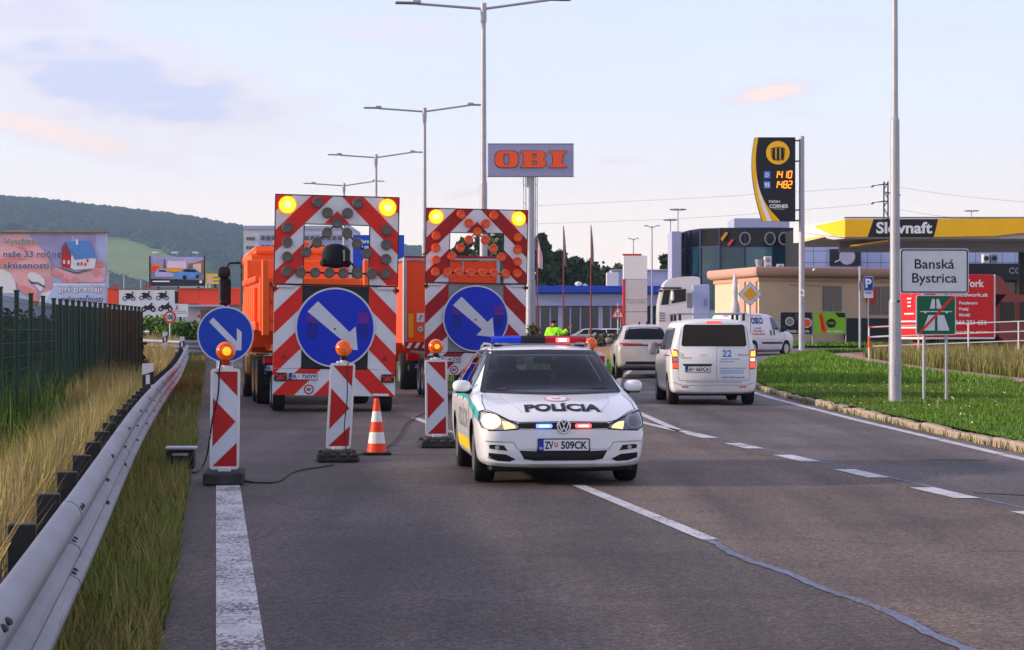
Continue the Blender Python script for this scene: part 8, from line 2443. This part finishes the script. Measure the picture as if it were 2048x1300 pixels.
# ------------------------------------------------------------------ left side: billboards, store, office block
def house_billboard():
 d = 66.0
 k = d / FOC
 x0 = sx(60, d); g = 0.0
 t = thing('billboard', 'large billboard showing hands with a small red house and Slovak lettering', 'billboard', (x0, d, g))
 X = lambda px: sx(px, d) - x0
 Z = lambda py: zz(py, d) - g
 S = lambda pts: [(X(a), Z(b)) for a, b in pts]
 T = lambda zx, zy: (zx / 7.222, 440 + zy / 7.222)        # coordinates read off an enlarged view
 mb = MB(); mb.plate(S([(-90, 646), (214, 646), (214, 466), (-90, 466)]), -0.04, 0.06, 'print_sky'); p = mb.build('panel', t)
 mb = MB(); mb.box((X(62), 0, Z(464.5)), (306 * k, 0.3, 3 * k), 'hub_tan', 0.01); mb.build('top_cap', t)
 for px in (-60, 40, 150):
  mb = MB(); mb.box((X(px), 0.25, Z(646) / 2 + 0.5), (0.16, 0.2, Z(646) + 1.6), 'dark_steel'); mb.build('leg', t)
 lay = [0]
 def pr(name, pts, mk, raw=True):
  lay[0] += 1
  y = -0.040 - 0.004 * lay[0]
  mb = MB(); mb.plate(S([T(*q) for q in pts]), y, y + 0.0035, mk); return mb.build(name, p)
 pr('violet_shade', [(420, 200), (1050, 200), (1000, 420), (900, 640), (760, 720), (640, 620), (560, 400)], 'print_violet')
 pr('violet_shade', [(1040, 200), (1390, 200), (1380, 500), (1300, 560)], 'print_violet')
 arm = chaikin([(-60, 200), (330, 195), (470, 270), (600, 400), (720, 560), (745, 760), (800, 1010), (600, 1060), (450, 960), (240, 900), (120, 720), (-60, 700)], 2, True)
 pr('forearm', arm, 'skin_print')
 pr('finger_shade', chaikin([(-60, 560), (360, 540), (380, 575), (200, 600), (120, 640), (60, 700), (-60, 700)], 1, True), 'skin_print_dark')
 pr('finger_shade', chaikin([(230, 380), (330, 385), (400, 430), (380, 450), (290, 420)], 1, True), 'skin_print_dark')
 pr('cuff', [(-60, 700), (60, 715), (150, 760), (230, 900), (240, 1060), (-60, 1060)], 'print_white')
 pr('wrist', chaikin([(120, 740), (350, 740), (480, 900), (560, 1060), (560, 1250), (420, 1120), (260, 930)], 2, True), 'skin_print')
 pr('thumb', chaikin([(240, 930), (420, 960), (560, 1080), (580, 1260), (520, 1240), (400, 1090), (280, 1000)], 2, True), 'skin_print_dark')
 pr('keys', chaikin([(380, 800), (480, 740), (640, 830), (660, 930), (600, 1040), (560, 1000), (480, 900)], 1, True), 'print_white')
 pr('key_shadow', [(400, 850), (470, 890), (560, 900), (660, 960), (650, 985), (540, 925), (460, 930)], 'print_slate')
 hand = chaikin([(740, 740), (800, 690), (900, 690), (960, 740), (1040, 730), (1110, 770), (1230, 730), (1340, 740), (1380, 620), (1450, 580), (1535, 640), (1535, 850), (1480, 910), (1200, 900), (980, 910), (860, 840), (790, 800)], 2, True)
 pr('palm', hand, 'skin_print')
 for c, r1, r2 in (((790, 755), 50, 40), ((880, 800), 48, 42), ((950, 875), 52, 36), ((1085, 870), 48, 44), ((1400, 770), 45, 50), ((1440, 640), 60, 50)):
  pr('fingertip', circle(c[0], c[1], r1, 16, r2), 'skin_print_dark')
 pr('shade_line', chaikin([(810, 670), (900, 690), (1000, 720), (1110, 760), (1230, 720), (1330, 735), (1240, 745), (1110, 785), (980, 740), (880, 700)], 1, True), 'print_slate')
 pr('house_front', [(900, 400), (960, 315), (1045, 520), (1030, 700), (900, 680)], 'print_house_red')
 pr('house_side', [(1045, 480), (1395, 560), (1380, 700), (1090, 720), (1030, 690)], 'print_white')
 pr('gable_shade', [(895, 400), (960, 312), (985, 360), (940, 400)], 'print_slate')
 pr('house_roof', [(960, 315), (1300, 300), (1400, 545), (1090, 575), (1045, 490)], 'print_roof')
 pr('chimney', [(1110, 280), (1140, 280), (1140, 360), (1110, 360)], 'print_white')
 for q in ((925, 430), (1000, 440), (925, 580), (990, 585)):
  pr('window_print', [(q[0], q[1]), (q[0] + 30, q[1]), (q[0] + 30, q[1] + 55), (q[0], q[1] + 55)], 'print_slate' if q[1] < 500 else 'print_white')
 for q, mk in (((1128, 615), 'print_slate'), ((1180, 610), 'print_house_red'), ((1235, 620), 'print_house_red'), ((1265, 565), 'print_house_red')):
  pr('window_print', [(q[0], q[1]), (q[0] + 25, q[1]), (q[0] + 25, q[1] + 45), (q[0], q[1] + 45)], mk)
 pr('white_band', [(780, 920), (1535, 920), (1535, 1250), (560, 1250), (620, 1060), (800, 1000)], 'print_white')
 pr('pale_field', [(800, 940), (1535, 930), (1535, 1250), (640, 1250)], 'print_sky')
 lay[0] += 1
 y = -0.040 - 0.004 * lay[0]
 txt = [('Využite', 65, 540, 350, 'print_olive', 88), ('naše 33 ročné', 65, 905, 535, 'print_slate', 84), ('skúsenosti', 65, 725, 700, 'print_slate', 88), ('pri predaji', 870, 1485, 1035, 'print_slate', 84), ('nehnuteľnosti', 900, 1500, 1180, 'print_slate', 84)]
 for s, a, b, base, mk, h in txt:
  xx = (T((a + b) / 2, 0)[0])
  zb = T(0, base)[1]
  w_ = (b - a) / 7.222 * k
  hh = h / 7.222 * k
  mb = MB(); mb.text(s, X(xx), Z(zb), hh, y, 'print_white', 0.045, width=w_ + 0.03); mb.build('lettering_glow', p)
  mb = MB(); mb.text(s, X(xx), Z(zb), hh, y - 0.005, mk if s != 'pri predaji' else 'print_white', 0.022, width=w_)
  if s in ('pri predaji',):
   mb2 = MB(); mb2.text(s, X(xx), Z(zb), hh, y - 0.003, 'print_slate', 0.06, width=w_ + 0.02); mb2.build('lettering_edge', p)
  mb.build('lettering', p)
house_billboard()
def store():
 d = 180.0
 k = d / FOC
 t = thing('store_building', 'wide store with an orange red facade behind the motorcycle board', 'building', (0, 0, 0))
 P = lambda px: sx(px, d)
 Z = lambda py: zz(py, d)
 g = 0.6
 def bx(name, a, b, top, bot, mk, y=0.0, dep=0.5, parent=t):
  mb = MB(); mb.box(((P(a) + P(b)) / 2, d + y + dep / 2, (Z(top) + Z(bot)) / 2), (P(b) - P(a), dep, Z(top) - Z(bot)), mk, 0.02); return mb.build(name, parent)
 bx('wall', 150, 640, 580, 662, 'white_wall', 0.6, 14)
 bx('orange_facade', 214, 236, 578, 608, 'mall_orange')
 bx('orange_facade', 356, 397, 578, 607, 'mall_orange')
 bx('orange_facade', 397.5, 460, 577, 610, 'mall_orange')
 bx('orange_facade', 460.5, 640, 576, 610, 'mall_orange')
 bx('facade_trim', 214, 460, 576, 578, 'hub_tan', -0.1, 0.4)
 bx('dark_pillar', 349, 355, 582, 606, 'slov_black', -0.05)
 bx('shop_window', 400, 450, 620, 650, 'window_dim', 0.4, 0.3)
 bx('canopy', 376, 460, 610, 614, 'lav_wall', -0.8, 1.2)
 for i, px in enumerate((230, 296, 415)):
  mb = MB(); h = 9 * k
  for a in (-1, 1):
   mb.plate([(P(px) + a * 3.5 * k - 2.4 * k, Z(576)), (P(px) + a * 3.5 * k - 1.0 * k, Z(576)), (P(px) + a * 3.5 * k + 0.4 * k, Z(567)), (P(px) + a * 3.5 * k - 0.6 * k, Z(567))], d + 0.1, d + 0.3, 'print_red' if i < 2 else 'print_white')
   mb.plate([(P(px) + a * 3.5 * k + 1.0 * k, Z(576)), (P(px) + a * 3.5 * k + 2.4 * k, Z(576)), (P(px) + a * 3.5 * k + 0.6 * k, Z(567)), (P(px) + a * 3.5 * k - 0.4 * k, Z(567))], d + 0.1, d + 0.3, 'print_red' if i < 2 else 'print_white')
  mb.build('roof_letter', t)
 d1 = 150.0; k1 = d1 / FOC
 x0 = sx(300, d1); g1 = gz(x0, d1)
 b = thing('motorcycle_board', 'white board with black motorcycle silhouettes in front of the orange store', 'billboard', (x0, d1, g1))
 X = lambda px: sx(px, d1) - x0
 Z1 = lambda py: zz(py, d1) - g1
 mb = MB(); mb.plate([(X(238), Z1(634)), (X(376), Z1(634)), (X(376), Z1(608)), (X(349), Z1(608)), (X(349), Z1(581)), (X(238), Z1(581))], -0.05, 0.1, 'plate_white'); p = mb.build('panel', b)
 mb = MB()
 for px in (250, 300, 360): mb.box((X(px), 0.2, Z1(634) / 2), (0.15, 0.15, Z1(634) + 0.4), 'dark_steel')
 mb.build('legs', b)
 for (px, py, s, q) in ((258, 592, 1, 0), (291, 591, 1, 0), (325, 591, 1, 0), (297, 614, 1, 1), (331, 613, 1, 1)):
  mb = MB(); u = k1
  r_ = 4.6 if q == 0 else 5.2
  ax = (8.2, -8.2) if q == 0 else (9.5, -9.5)
  for a in ax:
   mb.ring([(X(px + a) + c[0], Z1(py + 5) + c[1]) for c in circle(0, 0, r_ * u, 16)], [(X(px + a) + c[0], Z1(py + 5) + c[1]) for c in circle(0, 0, r_ * u * (0.62 if q == 0 else 0.4), 16)], -0.062, -0.0505, 'print_black')
  if q == 0:
   for poly in ([(-7, 4), (-4, -3), (4, -4), (6, -9), (8, -9), (7, -3), (9, 4), (7, 5), (4, 1), (2, 6), (-3, 6), (-5, 1)], [(-9, -4), (-3, -6), (3, -5), (3, -3), (-4, -2)]):
    mb.plate([(X(px + a * 1.1), Z1(py + c)) for a, c in poly], -0.066, -0.055, 'print_black')
  else:
   for poly in ([(-11, 2), (-7, -4), (-2, -2), (3, -5), (6, -9), (8, -8), (7, -4), (12, -1), (12, 3), (6, 2), (4, 6), (-5, 6), (-7, 2)],):
    mb.plate([(X(px + a), Z1(py + c)) for a, c in poly], -0.066, -0.055, 'print_black')
  mb.build('motorcycle_print', p)
 mb = MB(); mb.text('X', X(354), Z1(619), 8 * k1, -0.056, 'print_red', 0.06, width=7 * k1)
 for i, (a, c, py) in enumerate(((340, 372, 623), (345, 374, 627))): mb.plate([(X(a), Z1(py)), (X(c), Z1(py)), (X(c), Z1(py - 1.4)), (X(a), Z1(py - 1.4))], -0.056, -0.0505, 'print_grey')
 mb.build('board_print', p)
 mb = MB(); mb.box(((X(242) + X(300)) / 2, 0.25, Z1(645)), (58 * k1, 0.2, 16 * k1), 'slov_black'); mb.build('base_board', b)
 d2 = 186.0; k2 = d2 / FOC
 xb = sx(354, d2); zb = zz(578, d2)
 q = thing('billboard', 'roof billboard with a lilac car and a bright blue car in a town street', 'billboard', (xb, d2, zb))
 X = lambda px: sx(px, d2) - xb
 Z2 = lambda py: zz(py, d2) - zb
 mb = MB(); mb.plate([(X(300), Z2(573)), (X(409), Z2(573)), (X(409), Z2(514)), (X(300), Z2(514))], -0.05, 0.1, 'print_violet'); p = mb.build('panel', q)
 mb = MB(); mb.box((X(300), 0, Z2(544)), (2.6 * k2, 0.3, 64 * k2), 'slov_black'); mb.box((X(409.5), 0, Z2(544)), (2.6 * k2, 0.3, 64 * k2), 'slov_black'); mb.build('side_frame', q)
 for px in (315, 354, 395):
  mb = MB(); mb.box((X(px), 0.6, -0.6), (0.2, 0.2, 2.4), 'dark_steel'); mb.build('leg', q)
  mb = MB(); mb.tube([(X(px), 0, Z2(512)), (X(px), -1.2, Z2(506))], 0.04, 'galv_pole'); mb.box((X(px), -1.3, Z2(506)), (0.5, 0.3, 0.12), 'frame_white'); mb.build('spot_light', q)
 U = lambda u, v: (X(302 + u * 106), Z2(572 - v * 57))
 L = [0]
 def pr(name, pts, mk):
  L[0] += 1; y = -0.05 - 0.012 * L[0]
  mb = MB(); mb.plate([U(*a) for a in pts], y, y + 0.01, mk); mb.build(name, p)
 pr('street', [(0, 0), (1, 0), (1, 0.5), (0, 0.5)], 'print_grey'); pr('street_edge', [(0, 0), (1, 0), (1, 0.2), (0, 0.26)], 'dark_facade')
 pr('house_row', [(0, 0.5), (0.27, 0.42), (0.27, 0.62), (0.13, 0.86), (0.05, 0.8), (0, 0.82)], 'tan_trim'); pr('house_row', [(0, 0.5), (0.2, 0.5), (0.15, 0.7), (0, 0.72)], 'orange_deep')
 pr('house_row', [(0.66, 0.5), (1, 0.42), (1, 0.93), (0.85, 0.82), (0.72, 0.78)], 'hub_tan'); pr('house_row', [(0.78, 0.5), (0.95, 0.46), (0.95, 0.8), (0.8, 0.76)], 'tan_wall')
 pr('far_houses', [(0.27, 0.5), (0.68, 0.5), (0.68, 0.62), (0.27, 0.64)], 'prio_yellow'); pr('tower', [(0.24, 0.55), (0.28, 0.55), (0.27, 0.95), (0.25, 0.95)], 'cab_red')
 pr('glow', [(0.3, 0.64), (0.68, 0.62), (0.66, 0.88), (0.32, 0.88)], 'skin_print_pale')
 pr('lilac_car', [(0.08, 0.38), (0.10, 0.33), (0.42, 0.32), (0.44, 0.44), (0.36, 0.48), (0.28, 0.6), (0.13, 0.6), (0.09, 0.5)], 'print_violet'); pr('car_glass', [(0.14, 0.56), (0.26, 0.56), (0.32, 0.49), (0.16, 0.5)], 'slov_black')
 pr('blue_car', [(0.43, 0.30), (0.47, 0.24), (0.66, 0.24), (0.90, 0.30), (0.92, 0.46), (0.85, 0.60), (0.72, 0.63), (0.62, 0.58), (0.56, 0.50), (0.45, 0.46)], 'print_roof'); pr('car_glass', [(0.60, 0.55), (0.70, 0.60), (0.84, 0.57), (0.88, 0.48), (0.64, 0.49)], 'slov_black')
 pr('car_wheel', [U_ for U_ in [(0.64 + 0.04 * math.cos(a), 0.30 + 0.08 * math.sin(a)) for a in [i * 0.52 for i in range(12)]]], 'slov_black'); pr('car_wheel', [(0.88 + 0.03 * math.cos(a), 0.33 + 0.07 * math.sin(a)) for a in [i * 0.52 for i in range(12)]], 'slov_black')
 pr('caption', [(0.04, 0.14), (0.36, 0.14), (0.36, 0.18), (0.04, 0.18)], 'print_white'); pr('logo', [(0.92, 0.1), (0.97, 0.1), (0.97, 0.19), (0.92, 0.19)], 'print_white')
 y = thing('billboard', 'plain yellow billboard between the store roof and the tipper mirror', 'billboard', (sx(430, d2), d2, zz(578, d2)))
 mb = MB(); mb.plate([(-18 * k2, 10 * k2), (24 * k2, 10 * k2), (24 * k2, 31 * k2), (-18 * k2, 31 * k2)], -0.05, 0.1, 'sign_yellow')
 p = mb.build('panel', y)
 mb = MB(); mb.plate([(-15 * k2, 13 * k2), (-8 * k2, 13 * k2), (-8 * k2, 26 * k2), (-15 * k2, 26 * k2)], -0.06, -0.051, 'skin_print')
 for j in range(2): mb.plate([(-4 * k2, (15 + j * 7) * k2), (14 * k2, (15 + j * 7) * k2), (14 * k2, (17 + j * 7) * k2), (-4 * k2, (17 + j * 7) * k2)], -0.06, -0.051, 'print_slate')
 mb.build('print', p)
 mb = MB(); mb.box((0, 0.2, 5 * k2), (0.2, 0.2, 11 * k2), 'dark_steel'); mb.build('leg', y)
 tt, ZZ, kk = post_sign('no_entry_sign', 'tiny round red sign in front of the store window', 398, 120, 660, 626, 0.03)
 poly_sign(tt, circle(0, ZZ(632), 0.11, 16), [('red_field', [circle(0, ZZ(632), 0.105, 16)], 'print_red')])
 for i, (px, py) in enumerate(((217, 546), (248, 550), (282, 556), (365, 560))):
  dd = 240.0; x = sx(px, dd)
  l = thing('street_lamp', ['distant car park lamp nearest the house billboard', 'distant twin car park lamp above the left roof letter', 'distant twin car park lamp beside the roof billboard', 'distant car park lamp in front of the car billboard'][i], 'street lamp', (x, dd, 0.8), 0, 'distant car park lamps behind the store')
  h = zz(py, dd) - 0.8
  mb = MB(); mb.cyl((0, 0, 0), (0, 0, h), 0.08, 'galv_pole', None, 6); mb.build('pole', l)
  for s in (-1, 1):
   mb = MB(); mb.tube([(0, 0, h), (s * 0.5, 0, h + 0.25), (s * 0.9, 0, h + 0.4)], 0.05, 'galv_pole', 5); mb.build('arm', l)
store()
def office():
 d = 300.0
 k = d / FOC
 t = thing('office_block', 'white multi storey office block behind the tipper truck cab', 'building', (0, 0, 0))
 P = lambda px: sx(px, d)
 Z = lambda py: zz(py, d)
 mb = MB(); mb.box(((P(487) + P(700)) / 2, d + 10, (Z(456) + 0.5) / 2), (P(700) - P(487), 20, Z(456) - 0.5), 'white_wall'); w = mb.build('wall', t)
 mb = MB(); mb.box(((P(518) + P(700)) / 2, d - 0.1, (Z(468) + Z(660)) / 2), (P(700) - P(518), 0.3, Z(468) - Z(660)), 'lav_wall'); mb.build('blue_facade', t)
 mb = MB(); mb.box(((P(487) + P(700)) / 2, d + 10, Z(455)), (P(700) - P(486), 20.4, 0.5), 'lav_wall'); mb.build('roof_edge', t)
 for r_ in range(8):
  py = 477 + r_ * 18
  for c_ in range(3):
   mb = MB(); mb.box((P(495 + c_ * 6), d - 0.05, Z(py)), (4 * k, 0.2, 6 * k), 'window_dim'); mb.build('window', t)
  for c_ in range(16):
   mb = MB(); mb.box((P(526 + c_ * 11), d - 0.3, Z(py - 1)), (7 * k, 0.2, 8 * k), 'window_dim'); mb.build('window', t)
office()
def blue_banner():
 d = 98.0; k = d / FOC
 x0 = sx(757, d); g = gz(x0, d)
 t = thing('billboard', 'tall blue billboard with white words seen through the bright trailer window', 'billboard', (x0, d, g))
 X = lambda px: sx(px, d) - x0
 Z = lambda py: zz(py, d) - g
 mb = MB(); mb.plate([(X(706), Z(640)), (X(808), Z(640)), (X(808), Z(470)), (X(706), Z(470))], 0, 0.2, 'blue_band'); p = mb.build('panel', t)
 mb = MB()
 for i, (s, py, h, w_) in enumerate((('jkrajšie', 486, 7, 40), ('v meste', 497, 7, 34), ('im', 523, 12, 22), ('kúpele', 545, 9, 40))): mb.text(s, X(738), Z(py), h * k, -0.01, 'print_white', 0.03, width=w_ * k)
 mb.build('lettering', p)
 mb = MB()
 for px in (715, 799): mb.box((X(px), 0.3, Z(640) / 2), (0.2, 0.2, Z(640) + 0.4), 'dark_steel')
 mb.build('legs', t)
blue_banner()
# ------------------------------------------------------------------ hills with forest
def hill_top(px):
 P = [(-1800, 372), (-900, 380), (-300, 392), (0, 398), (60, 402), (120, 408), (200, 418), (260, 424), (330, 432), (400, 442), (460, 452), (500, 462), (560, 474), (650, 488), (740, 494), (820, 498), (850, 500), (900, 512), (1000, 540), (1150, 585), (1400, 640), (1700, 655), (2600, 660)]
 for (a, va), (b, vb) in zip(P, P[1:]):
  if px <= b: return va + (vb - va) * (px - a) / (b - a)
 return P[-1][1]
def hills():
 D0, D1 = 1300.0, 2600.0
 V, F_ = [], []
 cols = list(range(-1800, 2601, 50))
 rows = 16
 def pt(px, j):
  f = j / rows
  d = D0 + (D1 - D0) * f
  top = zz(hill_top(px) + 6, D1)
  prof = 0.02 + 0.98 * (0.55 * f + 0.45 * sstep((f - 0.15) / 0.85))
  return (sx(px, d), d, max(0.3, top * prof))
 for px in cols:
  for j in range(rows + 1): V.append(pt(px, j))
 n = rows + 1
 for i in range(len(cols) - 1):
  for j in range(rows): F_.append((i * n + j, (i + 1) * n + j, (i + 1) * n + j + 1, i * n + j + 1))
 mb = flat(MB()); mb.add(V, F_, 'field', True); o = mb.build('hills', None, auto=0); o['kind'] = 'structure'
 def woods(name, label, sampler, n, r, pal):
  ico = bmesh.new(); bmesh.ops.create_icosphere(ico, subdivisions=1, radius=1.0)
  iv = np.array([v.co[:] for v in ico.verts]); it = np.array([[v.index for v in f.verts] for f in ico.faces]); ico.free()
  C = np.array([sampler() for _ in range(n)])
  rr = nrg.uniform(r[0], r[1], n)
  J = nrg.uniform(0.72, 1.25, (n, len(iv), 1))
  VV = (C[:, None, :] + iv[None] * J * rr[:, None, None] * np.array([1.15, 1.15, 0.95])).reshape(-1, 3)
  TT = (np.arange(n)[:, None, None] * len(iv) + it[None]).reshape(-1, 3)
  pal = np.array(pal); cc = pal[nrg.integers(0, len(pal), n)] * nrg.uniform(0.75, 1.25, n)[:, None]
  CC = np.repeat(cc[:, None, :], len(iv), 1).reshape(-1, 3)
  o = np_mesh(name, VV, TT, 'leaf', CC); tag(o, label, 'forest', kind='stuff')
  o.data.polygons.foreach_set('use_smooth', np.ones(len(TT), bool))
 FP = [(0.014, 0.034, 0.022), (0.018, 0.042, 0.026), (0.024, 0.048, 0.030), (0.012, 0.028, 0.020), (0.028, 0.052, 0.030)]
 def edge(px):      # lower limit (in slope fraction) of the wood on the upper slope
  return 0.62 + 0.04 * math.sin(px * 0.011) + 0.03 * math.sin(px * 0.027 + 1)
 def upper():
  px = rnd.uniform(-500, 1500)
  lo = edge(px) - (0.35 if px > 430 else 0) - (0.12 * sstep((px - 380) / 80) if px > 380 else 0)
  f = lo + (1.0 - lo) * rnd.random() ** 0.8
  d = D0 + (D1 - D0) * f
  p = pt(px, f * rows)
  return (p[0], p[1], p[2] + 1.5)
 woods('forest', 'dark green forest covering the upper hillside', upper, 32000, (3.8, 7.4), FP)
 def belt():
  px = rnd.gauss(215, 75) if rnd.random() < 0.75 else rnd.uniform(-400, 330)
  f = 0.22 + 0.13 * rnd.random() * (1.3 - min(1, abs(px - 190) / 220))
  p = pt(px, f * rows)
  return (p[0], p[1], p[2] + 2)
 woods('forest', 'dark belt of trees below the green field on the hillside', belt, 1800, (3.6, 7.5), FP[:4])
 def belt2():
  px = rnd.uniform(430, 1000)
  f = 0.15 + 0.4 * rnd.random()
  p = pt(px, f * rows)
  return (p[0], p[1], p[2] + 2)
 woods('forest', 'woods on the lower hillside behind the office block', belt2, 3500, (3.6, 7.5), FP)
hills()
# ------------------------------------------------------------------ air
mb = MB()
mb.add([(x, y, z) for z in (-3.0, 195.0) for y in (-30, 2760) for x in (-2300, 2300)], [(0, 2, 3, 1), (4, 5, 7, 6), (0, 1, 5, 4), (2, 6, 7, 3), (0, 4, 6, 2), (1, 3, 7, 5)], 'print_white')
hz = mb.build('haze', None, auto=0)
hz['kind'] = 'stuff'
m = bpy.data.materials.new('air')
m.use_nodes = True
nt = m.node_tree
nt.nodes.remove(nt.nodes['Principled BSDF'])
pv = nt.nodes.new('ShaderNodeVolumePrincipled')
pv.inputs['Color'].default_value = (0.52, 0.72, 1.0, 1)
pv.inputs['Density'].default_value = 0.00015
pv.inputs['Anisotropy'].default_value = 0.2
nt.links.new(pv.outputs[0], nt.nodes['Material Output'].inputs['Volume'])
hz.data.materials.clear(); hz.data.materials.append(m)
